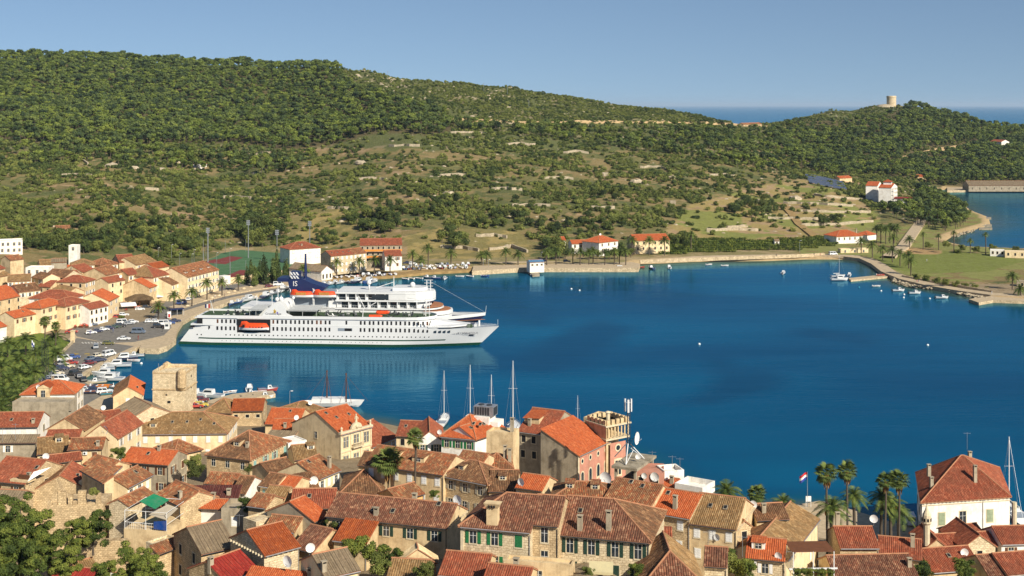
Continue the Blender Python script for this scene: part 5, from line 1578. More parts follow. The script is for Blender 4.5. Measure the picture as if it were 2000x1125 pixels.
# scrub
x,y,z,u,py,nt,rs = scatter(-760,800,640,1860,3.9,6)
n_ = fbm(x / 22,y / 22,31); n2_ = fbm(x / 60,y / 60,12)
A_ = inpoly(u,py,PINE_A); Cc = inpoly(u,py,PINE_C)
ridge = (u > 640) & (u < 1480) & (py < 240)
pr = np.where(n_ > 0.43,0.93,0.16)
pr = np.where((u < 600) & (py > 320) & (n_ > 0.40),0.92,pr)
pr[(py > 300) & (u > 1050) & (u < 1520) & (n_ > 0.42)] = 0.9
pr[(u > 620) & (u < 1500) & (py > 255) & (n_ < 0.47)] = 0.14
pr[ridge] = np.where(n_[ridge] > 0.36,0.97,0.5)
pr[A_] = 0.25; pr[Cc] = 0.35
for P_,v in ((FIELDS,0.10),(FIELDS2,0.25),(FIELDS3,0.08),(VINEY,0.0),(LAWNS,0.0)): pr[inpoly(u,py,P_)] = v
base_y = np.interp(u,[0,330,450,560,700,1000,1300,1550,1700,1850],[596,640,735,735,715,735,745,810,850,1246])
pr[y < base_y] = 0
pr[(z < 2.6)] *= 0.0
pr[nt & (py > 238)] *= 0.5
keep = rs.rand(len(x)) < pr
ST = np.stack([x,y,z - 0.15,u,py],1)[keep]
ssc = rs.uniform(0.6,1.25,len(ST)); ssc[(ST[:,3] > 640) & (ST[:,4] < 240)] *= 0.8
srt = rs.uniform(0,6.28,len(ST)); sk = np.where(fbm(ST[:,0] / 30,ST[:,1] / 30,8) + rs.uniform(-0.15,0.15,len(ST)) > 0.56,3,rs.randint(0,3,len(ST)))
stall = rs.uniform(0.8,1.35,len(ST))
vis = (ST[:,3] > 0) & (ST[:,3] < 2000)
order = np.argsort(ST[:,1] - 60 * ssc + 4000 * (~vis))
sel = order[:285]
for i in sel:
    kk = sk[i]; dk = size_word(ssc[i],0.8,1.05) + (' dark green' if kk == 3 else ' olive green') + (' upright' if stall[i] > 1.08 else ' spreading')
    third = near_what(ST[i,3]) + (', lower' if ST[i,4] > 440 else ', higher')
    o = add('shrub',BUSHES[kk],None,ST[i,:3],srt[i],(ssc[i],ssc[i],ssc[i] * stall[i]))
    tag(o,dk + ' shrub ' + third,'shrub',dk + ' shrubs ' + third)
for o in bpy.data.objects:
    if o.type == 'MESH' and o.data.name not in SRC: SRC[o.data.name] = o
rest = np.setdiff1d(np.arange(len(ST)),sel)
instancer('hillside_shrubbery',BUSHES,ST[rest,:3],ssc[rest],srt[rest],sk[rest],stall[rest])

# darker broadleaf trees in groups behind the shore and the town
CL = [(500,462,46,22,26,1.25),(730,436,52,24,30,1.0),(112,482,26,10,7,1.0),(240,470,130,14,44,1.0),(60,486,60,8,14,0.8),(180,490,50,7,14,0.8),(330,488,60,8,16,0.9),(300,440,160,18,24,0.85),(380,480,50,10,10,0.8),(1465,405,42,22,24,0.95),(890,468,30,22,12,1.0),
      (1085,484,28,14,16,1.0),(1190,490,34,5,8,0.7),(640,470,16,10,6,0.8),(1335,476,22,12,9,0.9),(1500,420,30,16,8,0.7),(1615,436,12,10,4,1.0),(980,440,60,16,16,0.85),(1140,445,90,18,26,0.8),(820,400,80,30,22,0.75),(1190,385,40,14,12,0.9)]
rr = random.Random(5)
for (cx,cy,ax,ay,n,s) in CL:
    pts = []
    for i in range(n):
        a = rr.uniform(0,6.28); q = math.sqrt(rr.random())
        pts.append((cx + ax * q * math.cos(a),cy + ay * q * math.sin(a)))
    for (px_,py_),p in zip(pts,hits(pts)):
        if p.y < 600 or any(math.hypot(p.x - fx,p.y - fy) < fr + 2 for fx,fy,fr in FOOT): continue
        k = rr.randint(0,2)
        wh = ('in the dark clump behind the floodlit courts' if cx == 500 else 'in the dark clump above the apartment block' if cx == 730 else 'behind the roofs of the far quarter' if cx < 450 else 'in the shade group left of the shore bungalow' if cx == 1085 else 'scattered over the scrub slope')
        sv = rr.uniform(0.75,1.1); wd = size_word(sv,0.86,1.0) + ('',' dark',' olive toned')[k] + ' oak ' + ('in the front' if py_ > cy + ay * 0.25 else 'at the back' if py_ < cy - ay * 0.25 else 'in the middle') + ' of the clump '
        make_tree('oak_tree',OAKS[k],p,s * sv,rr.uniform(0,6),wd + near_what(px_),'oak tree',wd + near_what(px_))
for i,(a,b,s_) in enumerate([(1066,508,0.9),(1078,506,1.0),(1092,507,1.0),(1104,505,0.85),(1148,506,0.7),(1166,505,0.7),(1190,506,0.8),(1206,505,0.8),(1232,502,0.7)]):
    make_tree('broad_tree',OAKS[i % 3],W(a,b,2.4),s_,i,f'round green tree behind the sea wall palms, {ORD[i]} from the left','tree',None)
# cypresses and dark conifers beside the courts
cyp = clump_mesh('conifer_crown',M['holm'],[(0,0,1.5 + i * 1.05,1.9 - i * 0.19,1.9 - i * 0.19,1.1) for i in range(9)],620,0.7,71)
cyt = trunk_mesh(5,0.2,0.0,0,3)
slim = clump_mesh('cypress_crown',M['holm'],[(0,0,1.2 + i * 1.1,0.85 - i * 0.06,0.85 - i * 0.06,0.9) for i in range(9)],420,0.5,72)
for i,(px_,py_,s) in enumerate([(482,556,0.9),(497,560,1.0),(508,553,1.1),(520,557,1.15),(533,552,1.2),(545,556,1.0),(556,548,0.95),(515,545,1.2),(540,543,1.3),(560,540,0.9),(490,546,1.0)]):
    make_tree('conifer',(cyp,cyt),W(px_,py_,1.3),s,i,f'dark conifer, {ORD[i]} of the tight group between courts and promenade','conifer',None)
for i,(px_,py_,s,wh) in enumerate([(541,535,1.25,'rising behind the dark conifers by the courts'),(317,514,0.95,'beside the cream house with a grey gable'),(310,516,0.8,'left of the taller cypress by the grey gable house')]):
    make_tree('cypress',(slim,cyt),W(px_,py_,2.0),s,i,'slim dark cypress ' + wh,'cypress',None)
t_ = make_tree('broad_tree',OAKS[2],W(598,540,1.3),0.8,0,'round green tree in front of the white boat hall','tree',None)

# rocks and dry stone walls
def rock_mesh(seed):
    rr = random.Random(seed); mb = MB(); mb.sphere((0,0,0),1.0,7,5,sz=0.5)
    mb.v = [(a * rr.uniform(0.7,1.25),b * rr.uniform(0.7,1.2),c * rr.uniform(0.6,1.3)) for a,b,c in mb.v]
    return mb.data('boulder',[M['rock']])
RK = [rock_mesh(k) for k in range(3)]
pp = [(1312,348,4.5,'pale pointed rock heap on the scrub slope'),(1182,343,5,'pointed cone of pale stones high in the scrub'),(1242,357,5.5,'smooth pale rock face between the bushes'),(745,240,4,'pale rock outcrop near the pine wood edge'),
      (218,325,6,'long pale boulder below the pine wood'),(262,330,4,'rounded pale boulder right of the long boulder'),(316,332,4,'pale boulder near the hillside hut'),(384,332,4,'pale boulder just left of the hillside hut'),(704,320,5,'wide pale rock slab in the middle scrub'),(877,380,5,'pale rock slab above the apartment block'),(1552,390,6,'grey scree heap beside the terraced fields')]
for (a,b,s,lb),p in zip(pp,hits([(q[0],q[1]) for q in pp])):
    o = add('boulder',RK[R.randint(0,2)],None,p,R.uniform(0,6),s * 0.9); tag(o,lb,'boulder')
for o in bpy.data.objects:
    if o.type == 'MESH' and o.data.name not in SRC: SRC[o.data.name] = o
x,y,z,u,py,nt,rs = scatter(-760,800,690,1860,7.0,16)
n_ = fbm(x / 30,y / 14,41)
ridge = (u > 640) & (u < 1480) & (py < 240)
pr = np.where(n_ > 0.56,0.34,0.03); pr[ridge] = np.where(n_[ridge] > 0.58,0.5,0.03); pr[inpoly(u,py,PINE_A) | inpoly(u,py,PINE_C)] = 0.01
pr[(z < 3)] = 0
outc = (((u > 650) & (u < 800) & (py > 135) & (py < 182)) | ((u > 940) & (u < 1010) & (py > 150) & (py < 190))) & (fbm(x / 40,y / 9,3) > 0.47)
pr[outc] = 1
keep = rs.rand(len(x)) < pr
RT = np.stack([x,y,z - 0.1],1)[keep]
instancer('hillside_rocks',RK,RT,rs.uniform(0.4,1.9,len(RT)) * np.where((RT[:,1] > 1150) & (RT[:,0] < 0),1.6,1.0),rs.uniform(0,6.28,len(RT)),rs.randint(0,3,len(RT)),rs.uniform(0.5,1.1,len(RT)))

def stone_wall(pts,h,w,label,m='rock',cat='wall',name='dry_stone_wall'):
    P = []
    for (a,b) in zip(pts[:-1],pts[1:]):
        k = max(1,int(abs(b[0] - a[0]) / 8))
        P += [(a[0] + (b[0] - a[0]) * i / k,a[1] + (b[1] - a[1]) * i / k) for i in range(k)]
    P.append(pts[-1]); q = hits(P); mb = MB(); rings = []
    for i,p in enumerate(q):
        d = q[min(i + 1,len(q) - 1)] - q[max(i - 1,0)]; d.z = 0
        d = d.normalized() if d.length else Vector((1,0,0)); n = Vector((-d.y,d.x,0)) * (w / 2)
        up = Vector((0,0,h * R.uniform(0.8,1.15)))
        rings.append([p - n - Vector((0,0,1)),p - n + up,p + n + up,p + n - Vector((0,0,1))])
    mb.loft(rings,0,closed=True)
    return tag(mb.build(name,M[m]),label,cat)
WL = [([(1590,382),(1640,388),(1690,392)],'uppermost dry stone wall of the terraced fields near the hotel'),([(1530,398),(1600,400),(1665,404)],'second dry stone wall from the top of the terraced fields'),
      ([(1560,414),(1625,416),(1700,416)],'third dry stone wall from the top of the terraced fields'),([(1500,428),(1580,430),(1640,430)],'fourth dry stone wall down, left of the round tree'),([(1565,442),(1640,440),(1705,434)],'long pale retaining wall across the lower terraced fields'),
      ([(1380,452),(1440,450),(1480,452)],'short pale wall left of the sloping stone track'),([(1420,447),(1460,444)],'short bright wall above the vines'),([(860,484),(905,486),(935,492)],'broken pink stone wall above the boat park'),([(955,490),(1000,484),(1030,494)],'pale ruined terrace wall behind the four shore palms'),
      ([(930,463),(965,462),(990,466)],'crumbling terrace wall high above the shore palms'),([(330,318),(350,320),(378,318)],'pale wall left of the hillside hut'),([(132,303),(150,305),(172,323)],'angled field wall at the pine wood edge'),([(278,303),(295,306)],'small white wall patch under the pine wood'),
      ([(498,303),(528,301)],'bright low wall at the pine wood edge'),([(1000,404),(1040,402),(1075,404)],'low terrace wall with agaves on the middle slope'),([(1155,408),(1200,408)],'short terrace wall below the oak clump'),([(1440,396),(1500,398)],'terrace wall beneath the dark oak clump'),([(640,408),(690,410)],'long low terrace wall above the courts')] + [([(a,b),(a + l * 0.5,b - 2),(a + l,b + 1)],'pale field terrace edge ' + w) for a,b,l,w in ((760,288,60,'just below the pine wood tongue'),(880,262,70,'under the left end of the hill track'),(985,285,60,'below the middle of the hill track'),(1100,300,50,'in the upper scrub below the hill track'),(700,352,55,'above the dark clump by the apartment block'),(860,345,70,'across the middle scrub'),(960,372,60,'in the scrub above the ruined walls'),(1060,350,60,'left of the pale rock heap'),(1250,330,50,'right of the pale pointed cone'),(1380,345,55,'in the scrub left of the solar field'),(120,345,60,'in the lower scrub above the villa'),(250,372,60,'in the lower scrub above the stone hut'),(430,388,60,'above the floodlit courts'),(560,375,60,'between courts and pine wood'))]
for pts,lb in WL: stone_wall(pts,1.7,1.0,lb)
o = stone_wall([(1528,400),(1545,418),(1560,440),(1590,462)],0.8,5,'broad band of grey rubble running down through the terraced fields',name='rubble_bank',cat='rubble bank',m='dry')

# vineyard rows
mb = MB()
vine_pts = [(a,b) for b in np.arange(465,498,4.0) for a in np.arange(1290,1640,5.0) if inpoly(np.array([a]),np.array([b]),VINEY)[0]]
VP = np.array([tuple(p) for p in hits(vine_pts)])
for o in bpy.data.objects:
    if o.type == 'MESH' and o.data.name not in SRC: SRC[o.data.name] = o
vb = clump_mesh('vine',M['broad'],[(0,0,0.7,1.3,0.8,0.7)],90,0.5,91)
o = add('vine_bush',vb,None,VP[3],0,1.0); tag(o,'leafy green vine at the edge of the vineyard above the shore wall','vine'); SRC[vb.name] = o
instancer('vineyard_foliage',[vb],VP,NPR.uniform(0.8,1.3,len(VP)),NPR.uniform(0,6,len(VP)),np.zeros(len(VP),int))

# ------------------------------------------------------------------ palms
def frond_mesh(L,rise,droop,n=14,wl=0.8,mat='frond'):
    mb = MB(); pts = []
    for i in range(n + 1):
        t = i / n
        pts.append(Vector((L * (t * math.cos(rise) * (1 - 0.12 * t)),0,L * (t * math.sin(rise) - droop * t * t))))
    for i in range(n):
        a,b = pts[i],pts[i + 1]
        w0 = wl * math.sin(math.pi * min(1,0.12 + 0.9 * (i / n))) ** 0.6
        d = (b - a).normalized()
        for s in (-1,1):
            for q in (0.0,0.5):
                c = a + (b - a) * q
                tip = c + d * (w0 * 0.55) + Vector((0,s * w0,-0.22 * w0))
                mb.face([c,c + (b - a) * 0.42,tip],0)
    mb.tube([pts[0],pts[n // 2],pts[-1]],[0.05,0.03,0.01],3,0,cap=False)
    return mb.data('frond',[M[mat]])
FR = [frond_mesh(3.3,1.15,0.45),frond_mesh(3.6,0.7,0.55),frond_mesh(3.6,0.25,0.55),frond_mesh(3.3,-0.1,0.6)]
FRS = [(0,5),(1,9),(2,9),(3,7)]
def palm_trunk(h,r=0.24,mat='trunk',bulge=1.35):
    mb = MB(); n = 10
    pts = [(0.12 * math.sin(i * 0.5) * 0.5,0.1 * math.sin(i * 0.37),-0.5 + (h + 0.5) * i / n) for i in range(n + 1)]
    mb.tube(pts,[r * (1.25 if i == 0 else 1.0 + 0.10 * (i % 2)) if i < n - 1 else r * bulge for i in range(n + 1)],8)
    return mb.data('trunk',[M[mat]])
def date_mesh():
    mb = MB(); rr = random.Random(3)
    for i in range(5):
        a = rr.uniform(0,6.28)
        for j in range(12):
            b = a + rr.uniform(-0.35,0.35); d = rr.uniform(0.5,1.1)
            p = Vector((d * math.cos(b),d * math.sin(b),rr.uniform(-0.9,0.0)))
            mb.tube([p,p - Vector((0,0,0.35))],0.05,3,cap=False)
    return mb.data('date_bunch',[M['dates']])
DATEM = date_mesh(); TRUNKS = {}
def palm(px,py,h,label,s=1.0,dates=False,kind='date',whole=False,group=None,zg=1.5,name='date_palm'):
    """palm whose foot stands at the photo point (px,py)"""
    p = W(px,py,zg)
    t = empty(name,p,R.uniform(0,6.28),label,'palm tree',group)
    k = (kind,round(h))
    if k not in TRUNKS: TRUNKS[k] = palm_trunk(round(h),0.26 if kind == 'date' else 0.17,bulge=1.4 if kind == 'date' else 1.0)
    add('trunk',TRUNKS[k],t,scale=(1,1,h / round(h)))
    if kind == 'date':
        if whole:
            add('crown',WHOLE[R.randint(0,1)],t,(0,0,h),R.uniform(0,6),s)
        else:
            for f,n in FRS:
                a0 = R.uniform(0,6)
                for i in range(n):
                    o = add('frond',FR[f],t,(0,0,h - 0.05),a0 + i * 6.283 / n + R.uniform(-0.2,0.2),s * R.uniform(0.88,1.1))
        if dates: add('date_bunch',DATEM,t,(0,0,h),0,s)
    else:
        for i in range(34):
            el = 1.35 - 2.1 * (i / 34) ** 0.8
            o = add('frond',FAN,t,(0,0,h),0,s * R.uniform(0.85,1.12))
            o.rotation_euler = (0,-el,i * 2.4 + R.uniform(-0.2,0.2))
        add('dead_frond_skirt',SKIRT,t,(0,0,h),0,s)
    return t
def merged_crown(seed):
    rr = random.Random(seed); vs = []; fs = []
    for f,n in FRS:
        me = FR[f]; a0 = rr.uniform(0,6)
        for i in range(n):
            a = a0 + i * 6.283 / n + rr.uniform(-0.2,0.2); k = rr.uniform(0.88,1.1); b = len(vs)
            for v in me.vertices: vs.append((k * (v.co.x * math.cos(a) - v.co.y * math.sin(a)),k * (v.co.x * math.sin(a) + v.co.y * math.cos(a)),k * v.co.z))
            fs += [tuple(b + q for q in p_.vertices) for p_ in me.polygons]
    me = bpy.data.meshes.new('crown'); me.from_pydata(vs,[],fs); me.materials.append(M['frond']); return me
WHOLE = [merged_crown(1),merged_crown(2)]
def fan_mesh():
    mb = MB(); n = 13
    mb.tube([(0,0,0),(0.9,0,0)],0.025,3,cap=False)
    for i in range(n):
        a = -1.75 + 3.5 * i / (n - 1); a2 = a + 0.24
        tip = Vector((0.9 + 0.95 * math.cos(a + 0.12),0.95 * math.sin(a + 0.12),-0.22))
        mb.face([(0.9,0,0),(0.9 + 0.6 * math.cos(a),0.6 * math.sin(a),0.05),tip,(0.9 + 0.6 * math.cos(a2),0.6 * math.sin(a2),-0.02)])
    return mb.data('fan_frond',[M['fan']])
FAN = fan_mesh()
mb = MB(); rr = random.Random(8)
for i in range(60):
    a = rr.uniform(0,6.28); z0 = rr.uniform(-0.4,-0.1); L = rr.uniform(0.9,2.0); w = 0.16
    c,s = math.cos(a),math.sin(a)
    mb.face([(0.2 * c - w * s,0.2 * s + w * c,z0),(0.2 * c + w * s,0.2 * s - w * c,z0),(0.55 * c + 0.05 * s,0.55 * s,z0 - L * 0.6),(0.36 * c,0.36 * s,z0 - L)])
SKIRT = mb.data('dead_frond_skirt',[M['deadfrond']])

# palm park at the left: foot rows are crown row + height
PK = [(15,668,7,0),(50,660,8,0),(108,655,7,0),(110,690,6.5,0),(36,702,7,1),(72,690,7.5,1),(2,715,7,1),(35,730,7,0),(66,728,7,0),(15,745,7,1),(10,775,7.5,0),(42,780,7,1),(86,712,6,0),(-20,690,7,0),(-12,755,7,0),(3,800,6.5,0),(92,672,7,0),(60,756,5.5,0),(30,765,6,0),(-35,730,7,0)]
PLB = ['at the upper left corner of the palm park','behind the park in front of the cream house','nearest the park gate post','leaning over the park lawn edge','with orange dates in the middle of the palm park','carrying dates near the middle of the park','with orange dates cut by the left edge','low in the centre of the palm park','right of the park flagpole','with a big orange date bunch in the lower park','at the lower left of the park','with long orange date stalks above the park fence','over the benches of the palm park','at the far left edge behind the park','at the left edge halfway down the park','at the lowest left corner of the park','just behind the slender fan palm','beside the tall park fence poles','between the two date bearing park palms','at the outer left of the park']
for (a,b,h,dt),lb in zip(PK,PLB): palm(a,b + h * 3.6 + 4,h * 0.66,'bushy date palm ' + lb,1.45,bool(dt),zg=1.5)
palm(88,700,12,'tall slender fan palm rising above the palm park',1.15,kind='fan',name='fan_palm')
palm(109,690,9,'shorter slender fan palm right of the tallest one in the palm park',1.0,kind='fan',name='fan_palm')
# promenade
for i,(a,b,h,dt) in enumerate([(309,623,5.2,1),(340,607,6.5,1),(375,598,6.2,0),(404,585,7.5,0),(434,577,6,0),(466,568,5.5,0),(499,556,6.5,0)]):
    palm(a,b,h,f'date palm, {ORD[i]} from the left in the row along the promenade' + (' with orange dates' if dt else ''),1.12,bool(dt))
# far shore
FS = [(592,549,6,'by the lawn behind the blue funnel'),(658,537,6.5,'before the left terrace bay'),(702,533,6,'before the pale terrace house'),(731,532,6.5,'before the apartment block'),(762,531,6.3,'before the red roofed garage house'),(806,522,7,'left one of the big trio by the boat park'),(836,517,9,'tallest of the big trio by the boat park'),(822,526,5,'short front one of the trio by the boat park'),(881,518,6.5,'standing alone behind the beached boats'),(941,516,5,'low one at the flower bed'),(950,515,5,'right one at the flower bed'),(988,517,7,'left of the pair before the ruined wall'),(1012,516,5.5,'right of the pair before the ruined wall')]
for a,b,h,lb in FS: palm(a,b,h,'date palm ' + lb,1.22,whole=True,zg=2.0)
for i,a in enumerate([1068,1086,1119,1133,1150,1158,1181,1200,1210,1222]):
    palm(a,516 - (i % 3),6.2 + 0.5 * (i % 2),f'date palm, {ORD[i]} from the left in the long row on the sea wall',1.15,whole=True,zg=2.6)
for i,a in enumerate([1235,1268,1298]): palm(a,497,8,f'date palm, {ORD[i]} of three before the long orange roofed house',1.3,whole=True,zg=3.2,dates=True)
palm(1350,484,8,'date palm alone behind the vines right of the orange roofed house',1.1,whole=True,zg=5)
RB = [(1682,494,7,'behind the kiosk on the bay road'),(1704,502,7,'left of the lawn row'),(1724,507,6,'second along the lawn row'),(1743,511,6.5,'third along the lawn row'),(1758,518,6.5,'in the dense bunch by the lawn corner'),(1775,523,7,'in front of the dense bunch by the lawn corner'),(1779,537,7,'at the lowest corner of the lawn'),(1745,483,6,'next to the restaurant drive'),(1776,485,5.5,'across the drive from the restaurant'),(1977,564,6,'above the olive hedge near the right edge'),(1993,577,3,'short squat one at the right edge')]
for a,b,h,lb in RB: palm(a,b,h,'date palm ' + lb,1.2,whole=True,zg=1.6)
for i,a in enumerate([1712,1720,1730,1738,1746,1752]): palm(a,474 + (i % 3),9 + (i % 2),f'tall date palm, {ORD[i]} from the left in the grove beside the restaurant',1.15,whole=True,zg=1.8)
for i,(a,b,h) in enumerate([(1803,487,9),(1833,488,8),(1863,492,11),(1895,494,7),(1925,496,11)]): palm(a,b,h,f'thin crowned palm on a bare trunk, {ORD[i]} from the left behind the lawn',0.75,whole=True,zg=1.5)
for i,(a,b,h) in enumerate([(1814,440,9),(1822,442,9),(1831,440,9),(1838,441,8)]): palm(a,b,h,f'tall palm, {ORD[i]} from the left in the cluster by the beach pines',0.8,whole=True,zg=1.6)
# near palms (foot hidden behind roofs)
def near_palm(px,pyc,s,h,label,kind='fan',k=1.0,**kw):
    """crown centre at (px,pyc), scale s px/m, trunk height h"""
    Y = F / s; z = CH - (pyc - HY) / s
    b = WY(px,Y,z)
    g = gz(b.x,b.y); hh = max(h,z - g)
    t = palm(px,HY + (CH - (z - hh)) * s,hh,label,k,kind=kind,zg=z - hh,name='fan_palm' if kind == 'fan' else 'date_palm',**kw)
    return t
near_palm(760,902,11.3,6,'bushy fan palm with golden dead fronds between the brown roofs',k=1.7)
near_palm(812,855,11.6,6,'very tall slender fan palm in front of the tall white gable',k=0.95)
near_palm(1615,925,12.0,9,'left of the two tall fan palms near the flag',k=1.15)
near_palm(1655,920,11.5,9,'right of the two tall fan palms near the flag',k=1.1)
near_palm(1625,990,12.0,6,'big date palm with an orange date bunch below the two fan palms','date',k=1.15,dates=True)
near_palm(1668,968,11.4,6,'arching date palm right of the date bearing one','date',k=0.95)
near_palm(1722,968,11.0,6,'left date palm of the dark group beside the big white house','date',k=1.0)
near_palm(1740,985,11.0,5,'low wide date palm in the dark group beside the big white house','date',k=1.1,dates=True)
near_palm(1730,940,11.2,8,'fan palm at the top of the group beside the big white house',k=1.0)
near_palm(1756,938,11.2,8,'tallest fan palm right next to the big white house',k=1.15)
near_palm(1755,1000,10.9,4,'date palm hugging the shaded wall of the big white house','date',k=1.0)
near_palm(1419,958,12.0,5,'spiky date palm showing above the tan row house roof','date',k=1.0)
near_palm(1479,965,11.6,5,'round fan palm behind the brown gable roof by the water',k=1.0)
near_palm(1530,980,11.4,4,'low date palm tips showing over the tan roof ridge','date',k=0.9)

# ------------------------------------------------------------------ garden trees in the lower left and small greens
BT = [clump_mesh('leafy_crown',M['broad'],rlobes(200 + k,34,2.6,1.6,6.6,0.85,0.62),9000,0.27,210 + k,dirz=0.35) for k in range(3)]
BS = [clump_mesh('bushy_foliage',M['broad' if k else 'scrub'],rlobes(230 + k,20,1.4,0.4,2.1,0.62,0.5),3600,0.2,240 + k) for k in range(3)]
BTT = trunk_mesh(4.4,0.2,0.4,5,77)
def gtree(px,pyc,s,k,label,pair=None,sz=1.0):
    Y = F / s; z = CH - (pyc - HY) / s
    p = WY(px,Y,z - 4.2 * sz)
    make_tree('garden_tree',pair or (BT[k],BTT),p,sz,R.uniform(0,6),label,'tree',None)
G = [(20,1010,14,0,1.0,'leafy green tree at the left edge of the lower garden'),(60,1035,14.4,1,1.05,'large leafy tree in the middle of the lower left garden'),(8,1062,14.8,2,1.0,'leafy tree low on the left edge'),
     (95,1078,14.8,0,0.9,'leafy tree in front of the ruined house'),(45,1095,15.2,1,1.0,'dark leafy tree at the bottom left corner'),(150,1042,13.6,2,0.75,'drooping ailanthus tree against the ruined wall'),(182,1030,13.4,1,0.85,'tall ailanthus tree against the narrow cream front'),
     (130,1098,15.0,2,0.7,'small leafy tree left of the garden wall'),(258,1100,14.6,0,0.85,'dark rounded tree below the garden wall'),(300,1125,15.2,1,0.8,'leafy tree at the bottom edge below the lane'),(-15,1110,15.4,2,0.9,'leafy tree in the very corner of the lower left'),(205,1120,15.2,0,0.6,'small tree behind the dark red sheet roof')]
for a,b,s,k,sz,lb in G: gtree(a,b,s,k,lb,sz=sz)
def bush(px,py,s,k,label,sz=1.0,dz=1.0,name='garden_bush'):
    Y = F / s; z = CH - (py - HY) / s
    o = add(name,BS[k],None,WY(px,Y,z - 1.3 * sz),R.uniform(0,6),(sz,sz,sz * dz)); tag(o,label,'bush')
for a,b,s,k,sz,lb in [(228,885,10.2,1,0.9,'round green bush above the grey rendered house'),(385,915,10.4,0,1.2,'dark bush in the gap left of the bracketed stone house'),(375,900,10.2,0,1.0,'dark leafy shrub beside the grey gable wall'),(480,985,12.6,1,0.9,'green creeper hedge beside the fallen tile gable'),(543,998,12.8,1,0.5,'small potted bush near the stone yard wall'),
                            (652,1020,13.6,0,0.8,'ivy bush on the wall under the long striped roof'),(484,915,10.2,0,0.6,'ivy clump on the corner of the bracketed stone house'),(700,1070,14.6,1,1.2,'leafy hedge below the rusty orange lean-to'),(735,1078,14.8,2,1.2,'dense green hedge right of the rusty lean-to'),(750,1100,15.2,0,1.1,'overgrown hedge next to the ribbed tan roof'),(770,1085,14.9,2,0.8,'sprawling green shrub left of the plastered ruin'),
                            (1440,1100,14.4,0,1.1,'big green shrub under the two air units'),(1460,1115,14.6,1,1.1,'dense shrub at the bottom right of the stone wall'),(1425,1085,14.2,1,0.7,'climbing vine at the narrow grey gable house'),(1268,1085,15,2,0.6,'young plants on the small terrace with railing'),(1240,1112,15.6,1,0.6,'pale green shoots left of the stone-slab roof'),(825,1112,15.6,0,0.8,'dry brown shrub beside the orange ribbed roof'),
                            (1805,1115,12.8,1,1.1,'bright green leafy top between the right hand roofs'),(1880,1105,12.8,2,1.2,'bright green tree top in front of the dark red ribbed roof'),(1890,1122,13,1,0.9,'lower bright green bush at the bottom right'),(850,965,12.5,1,0.5,'potted palm like plant below the pale terrace house'),(185,960,12,0,0.5,'little shrub on top of the ruined house wall'),
                            (1150,1115,15.8,0,0.5,'olive coloured bush beside the yellow awning'),(1558,1120,14,1,0.5,'yellow green planter bush at the right of the white wall'),(237,622 + 0,5.1,1,1.0,'low hedge beside the bright orange roofed house on the square')]:
    bush(a,b,s,k,lb,sz)
for i,a in enumerate(range(1556,1634,13)): bush(a,1118,14,1,f'yellow flowering planter, {ORD[i]} from the left below the dark pergola',0.42)
for i in range(9): bush(1790 + i * 19,540 + i * 3.6,4.3,0,f'grey green olive tree, {ORD[i]} from the left behind the bay road wall',1.2,name='olive_tree')
for i,(a,b) in enumerate([(1815,478),(1850,476),(1880,483),(1905,486),(1940,482),(1985,487),(1870,492),(1950,560),(1965,520),(1985,510),(1998,530)]): bush(a,b,3.5,0,f'grey green tamarisk bush, {ORD[i]} around the lawn edge',1.4,name='tamarisk')
# ------------------------------------------------------------------ ships
def text_mesh(s,size,mat,ext=0.0):
    cu = bpy.data.curves.new('lettering','FONT'); cu.body = s; cu.size = size; cu.extrude = ext; cu.resolution_u = 2
    cu.align_x = 'CENTER'; cu.align_y = 'CENTER'
    ob = bpy.data.objects.new('lettering',cu); COL.objects.link(ob)
    dg = bpy.context.evaluated_depsgraph_get()
    me = bpy.data.meshes.new_from_object(ob.evaluated_get(dg))
    bpy.data.objects.remove(ob); bpy.data.curves.remove(cu)
    me.materials.clear(); me.materials.append(mat); me.name = 'lettering'
    return me
def lettering(s,size,mat,parent,loc,rot=(math.pi / 2,0,0)):
    o = add('lettering',text_mesh(s,size,mat),parent,loc); o.rotation_euler = rot
    return o
M['ship'] = plain('ship_white_paint',(0.70,0.70,0.68,1),0.4,0.4,0,0.06,0.3)
M['shipgrey'] = plain('ship_grey_paint',C(150,160,170),0.5,0.4,0,0.1,0.3)
M['navy'] = plain('navy_hull_paint',(0.012,0.022,0.085,1),0.35,0.5,0,0.15,0.3)
M['dkgreen'] = plain('dark_green_paint',(0.008,0.055,0.028,1),0.5)
M['greendeck'] = plain('green_deck',C(70,92,60),0.8)
M['teak'] = plain('teak_deck',C(176,120,84),0.8)
M['orangeboat'] = plain('lifeboat_orange',C(240,84,34,0.9),0.45)
M['goldboat'] = plain('lifeboat_canopy_gold',C(200,140,70),0.6)
M['canvas'] = plain('pale_canvas',C(206,208,204),0.8)
M['redp'] = plain('red_paint',C(196,40,34),0.6)
M['yellowp'] = plain('yellow_paint',C(240,196,40),0.6)
M['purplep'] = plain('violet_paint',C(120,90,190),0.6)
M['letter'] = plain('dark_lettering',(0.03,0.03,0.05,1),0.7)

